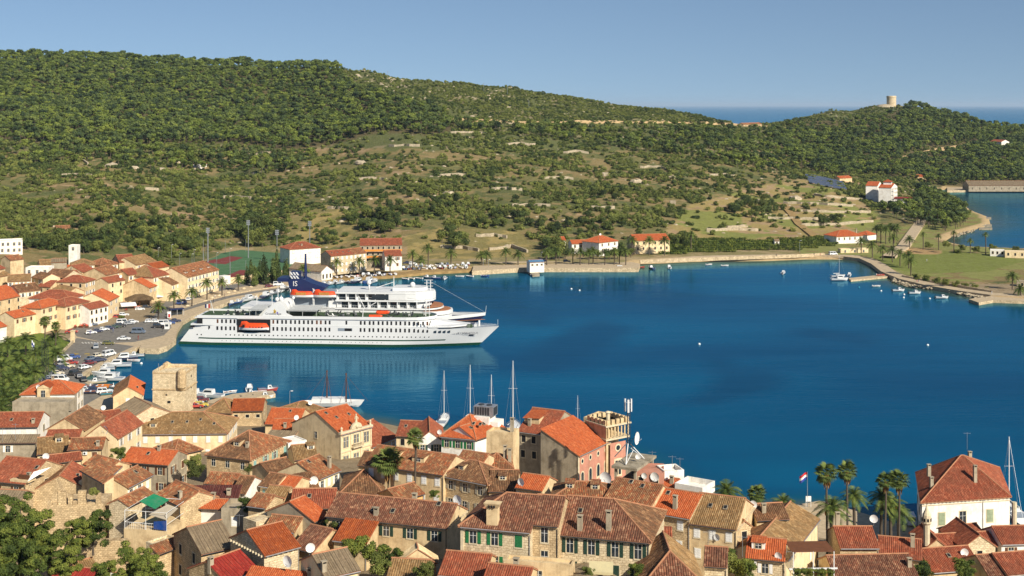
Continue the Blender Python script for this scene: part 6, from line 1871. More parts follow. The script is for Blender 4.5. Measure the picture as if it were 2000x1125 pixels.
A0,A1 = W(345,673,0),W(932,681,0)
E_ = (A1 - A0); E_.z = 0; LWL = E_.length; E_.normalize(); N_ = Vector((-E_.y,E_.x,0))
class Frame:
    def __init__(s,off): s.o = A0 + N_ * off; s.rz = math.atan2(E_.y,E_.x)
    def x(s,px):
        q = (px - 1000) / F
        return (q * s.o.y - s.o.x) / (E_.x - q * E_.y)
    def xz(s,px,py):
        x = s.x(px); Y = s.o.y + E_.y * x
        return x,CH - (py - HY) * Y / F
fa = Frame(0.0)
shipA = empty('cruise_ship',fa.o,fa.rz,'long white cruise ship with green stripe moored in front of the navy hulled ship','cruise ship')
BM = 7.0
def halfb(s,z):
    k = 0.80 + 0.20 * min(1,s / 0.10)
    if s > 0.70:
        t = (s - 0.70) / 0.30
        k *= max(0.0,1 - t ** (1.35 + 0.12 * max(0,z)))
    return BM * k
def hx(s,z): return 0.78 * max(0,z) * (1 - s) + s * (LWL + 1.05 * max(z,0)) + (1 - s) * 0.0
LV = [-1.2,0.0,0.95,2.15,2.6,3.4,4.6,6.3]
mb = MB(); NS = 46; ring = []
ss = [1 - (1 - i / NS) ** 1.25 for i in range(NS + 1)]
for s in ss:
    top = 7.05 if s < 0.80 else 6.35 + 0.35 * (s - 0.8) / 0.2
    zs = LV[:-1] + [top]
    near = [(hx(s,z),BM - halfb(s,z),z) for z in zs]; farr = [(hx(s,z),BM + halfb(s,z),z) for z in zs]
    ring.append(near + farr[::-1])
nl = len(LV); i0 = len(mb.v)
for r_ in ring: mb.v += r_
nr = 2 * nl
for k in range(len(ring) - 1):
    for j in range(nr):
        a0 = i0 + k * nr + j; a1 = i0 + k * nr + (j + 1) % nr
        lev = j if j < nl else nr - 2 - j
        m_ = 1 if lev in (0,1) else 2 if (lev == 3 and 0.03 < ss[k] < 0.86) else 0
        if j == nl - 1: m_ = 3
        mb.f.append((a0,a1,a1 + nr,a0 + nr)); mb.m.append(m_); mb.uv.append(None)
mb.f.append(tuple(i0 + j for j in range(nr))); mb.m.append(0); mb.uv.append(None)
mb.build('hull',[M['ship'],M['dkgreen'],M['dkgreen'],M['shipgrey']],shipA)
def hy(x,z):      # near side of the hull at x
    s = x / (LWL + 1.05 * z) if z > 0 else x / LWL
    for _ in range(12):
        s -= (hx(s,z) - x) / (LWL)
    return BM - halfb(min(max(s,0),1),z)
def rounded(x0,x1,y0,y1,r,n=8):
    """deck outline with a rounded bow end"""
    out = [(x0,y0)]; ym = (y0 + y1) / 2; hb = (y1 - y0) / 2
    for i in range(n + 1):
        a = -math.pi / 2 + math.pi * i / n
        out.append((x1 - r + r * math.cos(a),ym + hb * math.sin(a)))
    out.append((x0,y1)); return out
X = fa.x
mb = MB(); mb.prism(rounded(X(395),X(846),0.35,13.6,9),6.9,9.7,0); mb.build('upper_deck_house',M['ship'],shipA)
mb = MB(); mb.prism(rounded(X(372),X(395),0.2,13.8,0.1),6.9,7.4,0); mb.build('aft_deck_rail',M['ship'],shipA)
mb = MB(); mb.prism(rounded(X(380),X(850),-0.02,14.0,10),9.45,9.75,0); mb.build('sun_deck',M['ship'],shipA)
mb = MB(); o1 = rounded(X(385),X(849),0.0,13.98,10); o2 = rounded(X(385) + 0.1,X(849) - 0.15,0.15,13.8,10)
mb.loft([[(a,b,9.75) for a,b in o1],[(a,b,10.45) for a,b in o1],[(a,b,10.45) for a,b in o2],[(a,b,9.75) for a,b in o2]],0,closed=False,cap=False)
mb.prism([(a,b) for a,b in o2],9.75,9.79,1)
mb.build('bulwark',[M['ship'],M['greendeck']],shipA)
mb = MB()
mb.prism([(X(836),0.0),(X(880),1.2),(X(914),5.4),(X(914),8.6),(X(880),12.8),(X(836),14.0)],7.0,7.45,0)
mb.prism([(X(836),0.6),(X(872),2.4),(X(884),6),(X(884),8),(X(872),11.6),(X(836),13.4)],6.2,7.0,0)
mb.mesh([(X(838),2,7.45),(X(900),6,7.45),(X(900),8,7.45),(X(838),12,7.45),(X(840),3,9.0),(X(858),6,8.4),(X(858),8,8.4),(X(840),11,9.0)],[(0,1,5,4),(1,2,6,5),(2,3,7,6),(4,5,6,7)],0)
mb.build('bow_visor',M['ship'],shipA)
# windows
mbw = MB(); mbw.box(-0.31,-0.03,-0.65,0.31,0.02,0.65,0); wm = mbw.data('window',[M['black']])
mbw = MB(); mbw.box(-0.31,-0.03,-0.65,0.31,0.02,0.65,0); wm2 = mbw.data('window',[M['wood']])
mbw = MB(); mbw.box(-0.5,-0.03,-0.6,0.5,0.02,0.6,0); wm3 = mbw.data('window',[M['glass']])
zb = lambda z_: 330 + z_ / 5.113
zc = lambda z_: 650 + z_ / 5.113
RB_ = [zb(q) for q in (483,527,568,613,652,1040,1082,1128,1167,1215,1258,1300,1345,1388,1428,1475,1515,1562,1603,1770)] + [zc(q) for q in (278,317,367,405,455,497,543,583,632,674,721,763,812,852,900,942)]
RA_ = [zb(q) for q in (398,483,527,568,613,652,1043,1082,1130,1168,1216,1258,1302,1345,1390,1430,1476,1516,1562,1603)] + [zc(q) for q in (278,317,367,405,455,497,543,583,632,674,721,763,812,852,900,942)]
for i,p_ in enumerate(RB_): add('window',wm2 if i in (0,5,15,16,35) else wm,shipA,(X(p_),0.34 + max(0,X(p_) - X(825)) * 0.12,8.35))
for p_ in RA_: add('window',wm,shipA,(X(p_),hy(X(p_),5.9) - 0.01,5.95))
for q in (1017,1063,1107,1152): add('window',wm3,shipA,(X(zc(q)),hy(X(zc(q)),5.6) - 0.02,5.7),0.08)
mbw = MB(); mbw.box(X(660),-0.05,5.5,X(688),0.02,6.5,0); mbw.box(X(673),-0.06,5.5,X(687),0.02,6.45,1); mbw.build('boarding_door',[M['shipgrey'],M['black']],shipA)
mbw = MB(); mbw.tube([(0,-0.03,0),(0,0.03,0)],0.24,8); pm = mbw.data('porthole',[M['black']])
for k in range(48):
    p_ = zb(570) + k * 8.41
    if 475 + k * 8.41 < 1220 or True:
        x_ = X(p_)
        if x_ < 96: add('porthole',pm,shipA,(x_,hy(x_,3.6) - 0.01,3.65))
for p_ in (zb(275),zb(318)): add('porthole',pm,shipA,(X(p_),hy(X(p_),3.4) - 0.01,3.5))
mbw = MB(); mbw.tube([(0,-0.03,0),(0,0.03,0)],0.13,6); pm2 = mbw.data('porthole',[M['black']])
for k in range(38):
    x_ = X(zb(530) + k * 8.41)
    if k not in (8,9,24): add('porthole',pm2,shipA,(x_,hy(x_,1.6) - 0.01,1.6))
mb = MB(); mb.box(X(463),-0.03,4.55,X(528),0.05,9.25,0); mb.box(X(463),-0.05,9.25,X(529),0.3,9.4,1); mb.build('lifeboat_recess_shade',[M['black'],M['ship']],shipA)  # black sheet on the flush side stands in for the recess shade
mb = MB(); mb.mesh([(X(366),0.5,6.0),(X(379),0.5,7.0),(X(379),0.5,6.0)],[(0,1,2)],0); mb.box(X(384),0.2,7.6,X(395),12,9.3,0); mb.build('aft_opening_shade',M['black'],shipA)  # solid black shapes stand in for the shade under the deck overhang
mb = MB(); mb.prism([(X(913),hy(X(913),4) - 0.03),(X(922),hy(X(922),4) - 0.03),(X(922),7),(X(913),7)],3.6,4.4,0); mb.build('anchor_pocket',M['black'],shipA)
lettering("LA BELLE DE L'ADRIATIQUE",0.95,M['letter'],shipA,(X(899),hy(X(899),5.0) - 0.12,4.7),(math.pi / 2,0,0.16))
# funnel, mast and canopies amidships
def sidep(lst,cz): return [fa.xz(330 + a / 5.113,500 + b / 5.113) for a,b in lst]
fp = sidep([(905,625),(955,560),(1000,515),(1050,482),(1100,472),(1140,490),(1163,530),(1170,572),(1285,625)],0)
mb = MB()
for y0,y1 in ((0.3,0.6),(13.4,13.7)):
    mb.loft([[(x_,y0,z_) for x_,z_ in fp],[(x_,y1,z_) for x_,z_ in fp]],0,closed=True)
fp2 = [(x_,z_) for x_,z_ in fp[2:8]]
mb.loft([[(x_,3,z_ + 0.3) for x_,z_ in fp2],[(x_,11,z_ + 0.3) for x_,z_ in fp2]],0,closed=True)
mb.build('funnel_housing',M['ship'],shipA)
lettering("CroisiEurope",1.05,M['letter'],shipA,(*fa.xz(330 + 1040 / 5.113,0)[:1],0.24,11.15))
mb = MB(); xq = fa.xz(536,0)[0]
mb.mesh([(xq + 0.6 * math.sin(k * 2.513) * (1 if k % 1 == 0 else 1),0.22,12.1 + 0.9 * math.cos(k * 2.513)) for k in range(5)],[(0,1,2,3,4)],0)
mb.build('yellow_emblem',M['yellowp'],shipA)
mb = MB(); mb.mesh([(xq + 0.7,0.21,11.9),(xq + 1.3,0.21,11.7),(xq + 1.0,0.21,10.8)],[(0,2,1)],0); mb.build('violet_emblem',M['purplep'],shipA)
for nm,a,b in (('aft_canopy',483,512),('forward_canopy',560,618)):
    mb = MB(); mb.box(X(a),1.2,12.2,X(b),12.8,12.35,0); mb.box(X(a),1.2,12.0,X(b),1.3,12.35,0)
    for xx in (X(a) + 0.4,(X(a) + X(b)) / 2,X(b) - 0.4):
        for yy in (1.5,12.5): mb.tube([(xx,yy,9.8),(xx,yy,12.2)],0.08,5)
    mb.build(nm,M['canvas'],shipA)
mb = MB(); mb.box(X(500),4,9.8,X(548),10,12.1,0); mb.box(X(492),2.2,10.2,X(500),11,11.8,1); mb.build('deck_bar',[M['ship'],M['glass']],shipA)
for px_,py_,r_ in ((534,589,0.8),(542,588,0.85),(566,586,0.6)):
    x_,z_ = fa.xz(px_,py_); mb = MB(); mb.sphere((x_,5,z_),r_,10,7); mb.tube([(x_,5,z_ - 3),(x_,5,z_ - 0.5)],0.15,6); mb.build('radome',M['ship'],shipA,smooth=True)
mb = MB(); x_,z_ = fa.xz(533,556); mb.tube([(x_,7,13),(x_,7,z_)],[0.18,0.06],6); mb.tube([(x_,5.5,z_ - 3),(x_,8.5,z_ - 3)],0.06,5); mb.build('signal_mast',M['ship'],shipA)
mb = MB(); x_,z_ = fa.xz(826,578); mb.tube([(x_,7,9.8),(x_,7,z_)],[0.16,0.05],6); x2 = fa.xz(833,0)[0]; mb.tube([(x2,7,9.8),(x2,7,z_ - 3)],0.12,6); mb.tube([(x_,7,14),(x2,7,14)],0.05,5); mb.build('forward_mast',M['ship'],shipA)
mb = MB(); x_ = X(704); mb.tube([(x_,4,9.8),(x_ + 0.2,4,12.2),(x_ + 4.8,3.6,15.0)],0.16,6); mb.tube([(x_ + 1,4,12.4),(x_ - 1.5,4.4,17)],0.13,6); mb.build('deck_crane',M['ship'],shipA)
mb = MB(); mb.tube([(X(932),7,6.4),(X(932),7,8.6)],0.35,8); mb.box(X(923),5,6.4,X(928),9,7.4); mb.tube([(X(969),7,6.6),(X(969),7,9.0)],0.06,5); mb.build('bow_fittings',M['ship'],shipA)
mb = MB(); mb.box(X(910),3.6,6.4,X(920),5.4,7.5); mb.build('green_deck_box',M['greendeck'],shipA)
mb = MB()
for k in range(26):
    t0 = k / 25; xx = X(905) + t0 * (X(966) - X(905)); yy = hy(xx,6.4) + 0.25
    mb.tube([(xx,yy,6.4),(xx,yy,7.3)],0.03,4); mb.tube([(xx,14 - yy,6.4),(xx,14 - yy,7.3)],0.03,4)
    if k: mb.tube([(px0,py0,7.3),(xx,yy,7.3)],0.03,4); mb.tube([(px0,14 - py0,7.3),(xx,14 - yy,7.3)],0.03,4)
    px0,py0 = xx,yy
mb.build('bow_railing',M['ship'],shipA)
mb = MB(); mb.tube([(X(406),7,10),(X(399),7,14.5)],0.09,5,0); mb.build('flagstaff',M['ship'],shipA)
for k,mm in enumerate(('navy','ship','redp')):
    mb = MB(); mb.box(X(398) - 1.8 + k * 0.6,6.98,11.8,X(398) - 1.2 + k * 0.6,7.02,13.2); mb.build('ensign_band',M[mm],shipA)
def ship_world(fr,x,y,z): return fr.o + E_ * x + N_ * y + Vector((0,0,z))

def lifeboat_mesh(L,W_,top,gold):
    mb = MB(); rings = []; rt = []
    for i in range(13):
        t_ = -1 + 2 * i / 12; k = max(0.05,(1 - abs(t_) ** 3)); x_ = t_ * L / 2
        rings.append([(x_,-W_ / 2 * k,1.15),(x_,-W_ / 2 * k * 0.9,0.5),(x_,-0.1,0.0 + 0.25 * abs(t_) ** 4),(x_,0.1,0.0 + 0.25 * abs(t_) ** 4),(x_,W_ / 2 * k * 0.9,0.5),(x_,W_ / 2 * k,1.15)])
        h_ = 1.15 + (top + (0.6 if t_ < -0.45 else 0)) * min(1,(1 - abs(t_)) * 5 + 0.1)
        rt.append([(x_,-W_ / 2 * k,1.15),(x_,-W_ / 2 * k * 0.8,h_ - 0.35),(x_,0,h_),(x_,W_ / 2 * k * 0.8,h_ - 0.35),(x_,W_ / 2 * k,1.15)])
    mb.loft(rings,1); mb.loft(rt,0)
    if gold: mb.box(-L * 0.22,-W_ / 2 * 0.98,1.2,L * 0.22,W_ / 2 * 0.98,1.2 + top * 0.72,2)
    else:
        for k in range(5): mb.box(-L * 0.12 + k * L * 0.1,-W_ / 2 * 0.97,1.3,-L * 0.12 + k * L * 0.1 + 0.45,-W_ / 2 * 0.85,1.6,3)
        mb.box(-L * 0.35,-W_ / 2 * 0.98,1.4,-L * 0.28,-W_ / 2 * 0.8,2.3,3)
    return mb.data('lifeboat',[M['orangeboat'],M['ship'],M['goldboat'],M['black']])
lb = lifeboat_mesh(10.6,3.2,1.5,False)
tag(add('lifeboat',lb,None,ship_world(fa,(X(467) + X(526)) / 2,-0.2,5.3),fa.rz),'enclosed orange lifeboat hanging in the side recess of the white cruise ship','lifeboat')
for a,b,z_,lbq in ((717,744,9.9,'near orange rescue boat lying on the sun deck of the white ship'),(728,753,10.6,'raised orange rescue boat on the sun deck of the white ship')):
    mb = MB(); mb.tube([(-2.3,0,0.45),(-2.0,0,0.45),(2.0,0,0.5),(2.6,0,0.75)],[0.2,0.6,0.6,0.15],8); mb.box(-1.5,-0.55,0.0,1.5,0.55,0.4)
    tag(mb.build('rescue_boat',M['orangeboat'],None,ship_world(fa,(X(a) + X(b)) / 2,2.0 if z_ < 10 else 6.5,z_),fa.rz),lbq,'rescue boat')
# deck chairs
mb = MB(); mb.box(-0.3,-0.3,0.35,0.3,0.9,0.42); mb.mesh([(-0.3,0.9,0.4),(0.3,0.9,0.4),(0.3,1.3,1.0),(-0.3,1.3,1.0)],[(0,1,2,3)])
for xx in (-0.27,0.27):
    for yy in (-0.25,0.85): mb.tube([(xx,yy,0),(xx,yy,0.38)],0.03,4)
dc = mb.data('deck_chair',[M['darkmetal']]); dc2 = mb.data('deck_chair',[M['whitepaint']])
for k in range(64):
    px_ = R.uniform(432,486) if k < 22 else R.uniform(622,700) if k < 46 else R.uniform(752,822)
    wt_ = R.random() < 0.3
    wh = 'aft of the awnings' if k < 22 else 'just forward of the long awning' if k < 46 else 'near the forward mast'
    tag(add('deck_chair',dc2 if wt_ else dc,None,ship_world(fa,X(px_),R.uniform(0.9,11),9.8),R.uniform(0,6),1.15),('white' if wt_ else 'dark') + ' folding deck chair on the white ship sun deck ' + wh,'deck chair',('white' if wt_ else 'dark') + ' deck chairs ' + wh)

# navy ship behind
fb = Frame(17.0)
shipB = empty('cruise_ship',fb.o,fb.rz,'navy hulled cruise ship with blue funnel and two orange lifeboats, moored behind the white one','cruise ship')
XB = fb.x
def zB(px,py): return fb.xz(px,py)[1]
xa,xbow = XB(470),XB(944); LB_ = xbow - xa
mb = MB(); rings = []
for i in range(31):
    s = i / 30
    hb = 7.3 * (0.85 + 0.15 * min(1,s / 0.1)) * (1 if s < 0.68 else max(0.0,1 - ((s - 0.68) / 0.32) ** 1.9))
    wb = 7.3 * (0.85 + 0.15 * min(1,s / 0.1)) * (1 if s < 0.6 else max(0.0,1 - ((s - 0.6) / 0.4) ** 1.3))
    top = 5.9 + 1.6 * max(0,(s - 0.6) / 0.4) ** 1.5
    x0,x1_ = xa + s * (LB_ - 9),xa + s * LB_
    rings.append([(x0,7.3 - wb,-1),(x0 * 0.5 + x1_ * 0.5,7.3 - (wb + hb) / 2,top * 0.5),(x1_,7.3 - hb,top),(x1_,7.3 + hb,top),(x0 * 0.5 + x1_ * 0.5,7.3 + (wb + hb) / 2,top * 0.5),(x0,7.3 + wb,-1)])
mb.loft(rings,0,closed=True)
mb.build('hull',M['navy'],shipB)
mb = MB(); rw = []
for s in [0.62 + 0.38 * i / 20 for i in range(21)]:
    hb = 7.3 * (1 if s < 0.68 else max(0.0,1 - ((s - 0.68) / 0.32) ** 1.9)); top = 5.9 + 1.6 * max(0,(s - 0.6) / 0.4) ** 1.5
    rw.append((xa + s * LB_,hb,top))
for sg in (-1,1):
    mb.loft([[(x_,7.3 + sg * h_,t_) for x_,h_,t_ in rw],[(x_ + 0.2,7.3 + sg * h_,t_ + 1.1) for x_,h_,t_ in rw]],0,cap=False)
mb.prism([(x_,7.3 - h_ * 0.97) for x_,h_,t_ in rw] + [(x_,7.3 + h_ * 0.97) for x_,h_,t_ in rw][::-1],6.0,6.1,1)
mb.build('bow_bulwark',[M['ship'],M['teak']],shipB)
def deck(name,px0,px1,py0,py1,y0,y1,r,mat,extra=0.0):
    mb = MB(); z1,z0 = zB((px0 + px1) / 2,py0),zB((px0 + px1) / 2,py1)
    mb.prism(rounded(XB(px0),XB(px1),y0,y1,r),z0,z1,0); return mb.build(name,mat,shipB)
deck('lower_deck_house',474,878,611,628,0.2,14.4,9,M['ship'])
deck('window_band',560,850,604.5,611,0.5,14.1,7,M['shipgrey'])
deck('bow_terrace',800,880,609,616,0.0,14.6,8,M['ship'])
deck('terrace_floor',810,876,608.2,609,0.6,14.0,7,M['teak'])
deck('deck_slab',560,862,602,604.5,-0.1,14.7,7,M['ship'])
deck('cabin_deck',640,838,589.5,602,1.3,13.3,6,M['ship'])
deck('promenade_floor',838,861,600.5,602,0.4,14.2,6,M['teak'])
deck('upper_slab',655,846,586.5,589.5,-0.1,14.7,7,M['ship'])
deck('upper_cabin_deck',655,770,574,586.5,1.3,13.3,0.2,M['ship'])
deck('bridge_block',759,846,575,586.5,0.0,14.6,10,M['ship'])
deck('top_slab',655,845,571,574.5,-0.1,14.7,10,M['ship'])
deck('monkey_island',764,830,565,571,3,11.5,4,M['ship'])
deck('aft_house',566,652,573,602,2.5,12.5,0.2,M['shipgrey'])
deck('aft_slab',470,655,600,604,-0.1,14.7,0.2,M['ship'])
mbw = MB(); mbw.box(-1.1,-0.04,-1.0,1.1,0.02,1.0,0); cw_ = mbw.data('cabin_window',[M['glass']])
mbw = MB(); mbw.box(-0.12,-1.3,-1.15,0.12,0.02,1.15,0); dv = mbw.data('balcony_divider',[M['ship']])
for k in range(9):
    p_ = 672 + k * 19
    if p_ < 806: add('cabin_window',cw_,shipB,(XB(p_),1.28,zB(p_,596)))
    add('balcony_divider',dv,shipB,(XB(p_ + 9),1.3,zB(p_,596)))
for k in range(5):
    p_ = 667 + k * 19
    add('cabin_window',cw_,shipB,(XB(p_),1.28,zB(p_,580.5))); add('balcony_divider',dv,shipB,(XB(p_ + 9),1.3,zB(p_,580.5)))
mbw = MB(); mbw.box(XB(726),-0.03,zB(740,585),XB(759),1.2,zB(740,576),0); mbw.build('grid_window',M['glass'],shipB)
mbw = MB(); mbw.box(-0.8,-0.04,-0.45,0.8,0.02,0.45,0); lw = mbw.data('window',[M['glass']])
for p_ in (648,670,693,716,739,762,777,783,808,822): add('window',lw,shipB,(XB(p_),0.46,zB(p_,607.5)))
mb = MB()
for k in range(40):
    xx = XB(656) + k * (XB(760) - XB(656)) / 39; z0 = zB(700,571); mb.tube([(xx,0,z0),(xx,0,z0 + 1.0)],0.03,4)
z0 = zB(700,571)
for h_ in (0.5,1.0): mb.tube([(XB(656),0,z0 + h_),(XB(760),0,z0 + h_)],0.03,4)
mb.build('top_railing',M['ship'],shipB)
mb = MB()
for k in range(44):
    xx = XB(640) + k * (XB(838) - XB(640)) / 43; z0 = zB(700,602); mb.tube([(xx,0.05,z0),(xx,0.05,z0 + 1.0)],0.03,4)
for py_ in (602,586.5):
    z0 = zB(700,py_); mb.tube([(XB(640),0.05,z0 + 1.0),(XB(838),0.05,z0 + 1.0)],0.035,4)
mb.build('balcony_railing',M['ship'],shipB)
def sb(lst): return [fb.xz(330 + a / 5.113,500 + b / 5.113) for a,b in lst]
fp = sb([(1160,250),(1185,365),(1500,375),(1545,330),(1400,285),(1300,240)])
mb = MB(); mb.loft([[(x_,3.5,z_) for x_,z_ in fp],[(x_,11,z_) for x_,z_ in fp]],0,closed=True); mb.build('funnel',M['navy'],shipB)
mb = MB(); z1 = zB(548,546); z0 = zB(548,553); mb.box(XB(537),3.5,z0,XB(560),11,z1); mb.build('aft_canopy',M['navy'],shipB)
lettering('IS',2.6,M['ship'],shipB,(XB(572),3.42,zB(572,557)))
for k in range(6):
    mb = MB(); xx = XB(565) + (k % 3) * 1.1; mb.mesh([(xx,3.6,zB(570,547 - 7 * (k // 3))),(xx + 0.6,3.6,zB(570,547 - 7 * (k // 3))),(xx - 0.2,3.6,zB(570,541 - 7 * (k // 3))),(xx - 0.8,3.6,zB(570,541 - 7 * (k // 3)))],[(0,1,2,3)]); mb.build('funnel_stripe',M['ship'],shipB)
mb = MB(); mb.box(XB(563),3.65,zB(570,547),XB(580),7,zB(570,533)); mb.build('exhaust_casing',M['navy'],shipB)
mb = MB(); xx = XB(588); mb.tube([(xx,7,zB(588,550)),(xx,7,zB(588,500))],[0.6,0.35],8); mb.tube([(xx,4.5,zB(588,540)),(xx,9.5,zB(588,540))],0.2,6); mb.tube([(xx - 2,7,zB(588,538)),(xx + 2,7,zB(588,538))],0.15,6); mb.build('main_mast',M['navy'],shipB)
for px_,py_,r_ in ((801,560.5,1.0),(791,569,0.8),(715,556,0.9)):
    mb = MB(); mb.sphere((XB(px_),6,zB(px_,py_)),r_,10,7); mb.tube([(XB(px_),6,zB(px_,571)),(XB(px_),6,zB(px_,py_))],0.3,6); mb.build('radome',M['ship'],shipB,smooth=True)
mb = MB()
for dx in (-0.7,0.7): mb.tube([(XB(832) + dx,7,zB(832,574)),(XB(832) + dx,7,zB(832,552))],0.14,5)
for py_ in (552,558,564): mb.tube([(XB(832) - 1.6,7,zB(832,py_)),(XB(832) + 1.6,7,zB(832,py_))],0.1,5)
mb.tube([(XB(832),7,zB(832,553)),(XB(946),7.3,8.4)],0.03,4)
mb.build('radar_mast',M['ship'],shipB)
mb = MB(); mb.tube([(XB(763),7,zB(763,572)),(XB(763),7,zB(763,545))],[0.25,0.1],6); mb.tube([(XB(763),7,zB(763,556)),(XB(730),5,zB(763,566))],0.1,5); mb.build('derrick_mast',M['ship'],shipB)
mb = MB(); mb.tube([(xbow,7.3,7.6),(xbow + 0.4,7.3,11)],0.06,5); mb.build('jackstaff',M['ship'],shipB)
for px_ in (500,530,548,567):
    mb = MB(); mb.tube([(XB(px_),1,zB(px_,602)),(XB(px_),1,zB(px_,577))],0.13,5); mb.tube([(XB(px_) - 0.6,1,zB(px_,583)),(XB(px_) + 0.6,1,zB(px_,583))],0.08,5); mb.build('aft_post',M['ship'],shipB)
lb2 = lifeboat_mesh(8.4,3.0,1.3,True)
for a,b,w_ in ((571,607,'aft'),(615,653,'forward')):
    xm = (XB(a) + XB(b)) / 2
    tag(add('lifeboat',lb2,None,ship_world(fb,xm,0.3,zB((a + b) / 2,582)),fb.rz),f'{w_} one of the two orange lifeboats on the davits of the navy ship','lifeboat')
    for sx in (-4.4,4.4):
        mb = MB(); z0 = zB(a,602); z1 = zB(a,566); mb.tube([(xm + sx,1.2,z0),(xm + sx,0.6,z0 + 3),(xm + sx,1.2,z1),(xm + sx,0.2,z1 + 0.3)],0.16,5); mb.build('davit',M['ship'],shipB)

# ------------------------------------------------------------------ boats
def hull_rings(L,B,H,n=12,flare=0.75):
    rings = []
    for i in range(n + 1):
        t_ = i / n; x_ = -L / 2 + L * t_
        k = 1.0 if t_ < 0.45 else max(0.02,1 - ((t_ - 0.45) / 0.55) ** 2.1)
        k *= 0.86 + 0.14 * min(1,t_ * 4)
        top = H * (1 + 0.35 * max(0,t_ - 0.4) ** 1.2 * 1.6)
        xs_ = x_ - (1 - 0) * 0.12 * L * (t_ ** 3)
        rings.append([(x_,-B / 2 * k,top),(x_ * 0.5 + xs_ * 0.5,-B / 2 * k * flare,H * 0.35),(xs_,0,-0.25),(x_ * 0.5 + xs_ * 0.5,B / 2 * k * flare,H * 0.35),(x_,B / 2 * k,top)])
    return rings
def boat_proto(kind):
    L,B,H = {'dinghy': (4.2,1.7,0.55),'motor': (5.8,2.1,0.8),'cruiser': (8.6,2.9,1.15),'sail': (10.5,3.3,1.2),'ferry': (15,4.6,1.7)}[kind]
    t_ = empty('boat')
    rr_ = hull_rings(L,B,H); mb = MB(); mb.loft(rr_,0)
    mb.build('hull',M['hullpaint'],t_)
    mb = MB(); zt = H * 0.82
    deck_ = [(r_[0][0],r_[0][1] * 0.94,zt if kind == 'dinghy' else r_[0][2] - 0.06) for r_ in rr_]
    deck2 = [(a,-b,c) for a,b,c in deck_]
    mb.loft([deck_,deck2],0,cap=False)
    mb.build('deck',M['teak'] if kind == 'dinghy' else M['ship'],t_)
    if kind == 'dinghy':
        mb = MB()
        for xx in (-0.9,0.3): mb.box(xx,-0.7,zt,xx + 0.3,0.7,zt + 0.1)
        mb.box(-2.25,-0.2,0.1,-2.0,0.2,0.95); mb.build('thwart',M['ship'],t_)
    else:
        c = {'motor': (-0.2,1.5,0.7,0.95),'cruiser': (-1.4,2.2,1.0,1.35),'sail': (-1.8,2.2,1.0,0.6),'ferry': (-4,3.5,1.7,2.6)}[kind]
        x0,x1_,hw_,hh_ = c
        mb = MB(); vs_ = [(x0,-hw_,H),(x1_,-hw_ * 0.85,H),(x1_,hw_ * 0.85,H),(x0,hw_,H),(x0 + 0.1,-hw_ * 0.85,H + hh_),(x1_ - hh_ * 0.7,-hw_ * 0.75,H + hh_),(x1_ - hh_ * 0.7,hw_ * 0.75,H + hh_),(x0 + 0.1,hw_ * 0.85,H + hh_)]
        mb.mesh(vs_,[(0,1,5,4),(1,2,6,5),(2,3,7,6),(3,0,4,7),(4,5,6,7)]); mb.build('cabin',M['ship'],t_)
        mb = MB()
        for sg in (-1,1):
            y_ = hw_ * 0.9 * sg
            a = [(x0 + 0.4,y_ * 1.02,H + hh_ * 0.45),(x1_ - hh_ * 0.55,y_ * 0.97,H + hh_ * 0.45),(x1_ - hh_ * 0.85,y_ * 0.95,H + hh_ * 0.85),(x0 + 0.4,y_ * 0.98,H + hh_ * 0.85)]
            mb.face(a if sg < 0 else a[::-1])
        k1,k2 = 0.35,0.85
        mb.face([(x1_ - hh_ * 0.7 * k1 + 0.03,-hw_ * 0.72,H + hh_ * k1),(x1_ - hh_ * 0.7 * k1 + 0.03,hw_ * 0.72,H + hh_ * k1),(x1_ - hh_ * 0.7 * k2 + 0.03,hw_ * 0.66,H + hh_ * k2),(x1_ - hh_ * 0.7 * k2 + 0.03,-hw_ * 0.66,H + hh_ * k2)])
        mb.build('windscreen',M['glass'],t_)
        mb = MB(); mb.box(-L / 2 + 0.15,-B * 0.36,H - 0.05,x0 - 0.1,B * 0.36,H + 0.02,0); mb.build('cockpit',M['shipgrey'],t_)
        mb = MB(); n_r = 8; q0 = None
        for i in range(n_r):
            xx = L * (0.12 + 0.36 * i / (n_r - 1)); tt = (xx + L / 2) / L; kk = max(0.05,1 - ((tt - 0.45) / 0.55) ** 2.1)
            q1 = [(xx,sg * B / 2 * kk * 0.9,H * 1.12 + 0.5) for sg in (-1,1)]
            for p_ in q1: mb.tube([(p_[0],p_[1],H),p_],0.025,3)
            if q0:
                for p_,o_ in zip(q1,q0): mb.tube([o_,p_],0.025,3)
            q0 = q1
        mb.build('bow_rail',M['metal'],t_)
        if kind == 'motor': mb = MB(); mb.box(-L / 2 - 0.35,-0.22,0.2,-L / 2 + 0.05,0.22,1.2); mb.build('outboard_motor',M['darkmetal'],t_)
    if kind == 'sail':
        mb = MB(); mb.tube([(0.8,0,H),(0.8,0,14.2)],[0.11,0.07],6,0); mb.tube([(0.8,0,2.3),(-3.6,0,2.4)],0.12,6,0)
        mb.tube([(0.8,-0.9,8.8),(0.8,0.9,8.8)],0.03,4,0); mb.build('mast',M['ship'],t_)
        mb = MB()
        for p_ in ((5.0,0,1.5),(-5.0,0,1.2),(0.6,-1.6,1.2),(0.6,1.6,1.2)): mb.tube([(0.8,0,14),p_],0.018,4)
        mb.build('rigging',M['metal'],t_)
        mb = MB(); mb.tube([(0.8,0,2.55),(-3.5,0,2.6)],[0.22,0.14],6); mb.build('furled_sail',M['canvas'],t_)
    if kind == 'ferry':
        mb = MB(); mb.tube([(-1,0,H + 2.6),(-1,0,H + 7)],0.12,6); mb.tube([(5.5,0,H),(5.5,0,H + 4)],0.1,6); mb.build('mast',M['ship'],t_)
    return t_
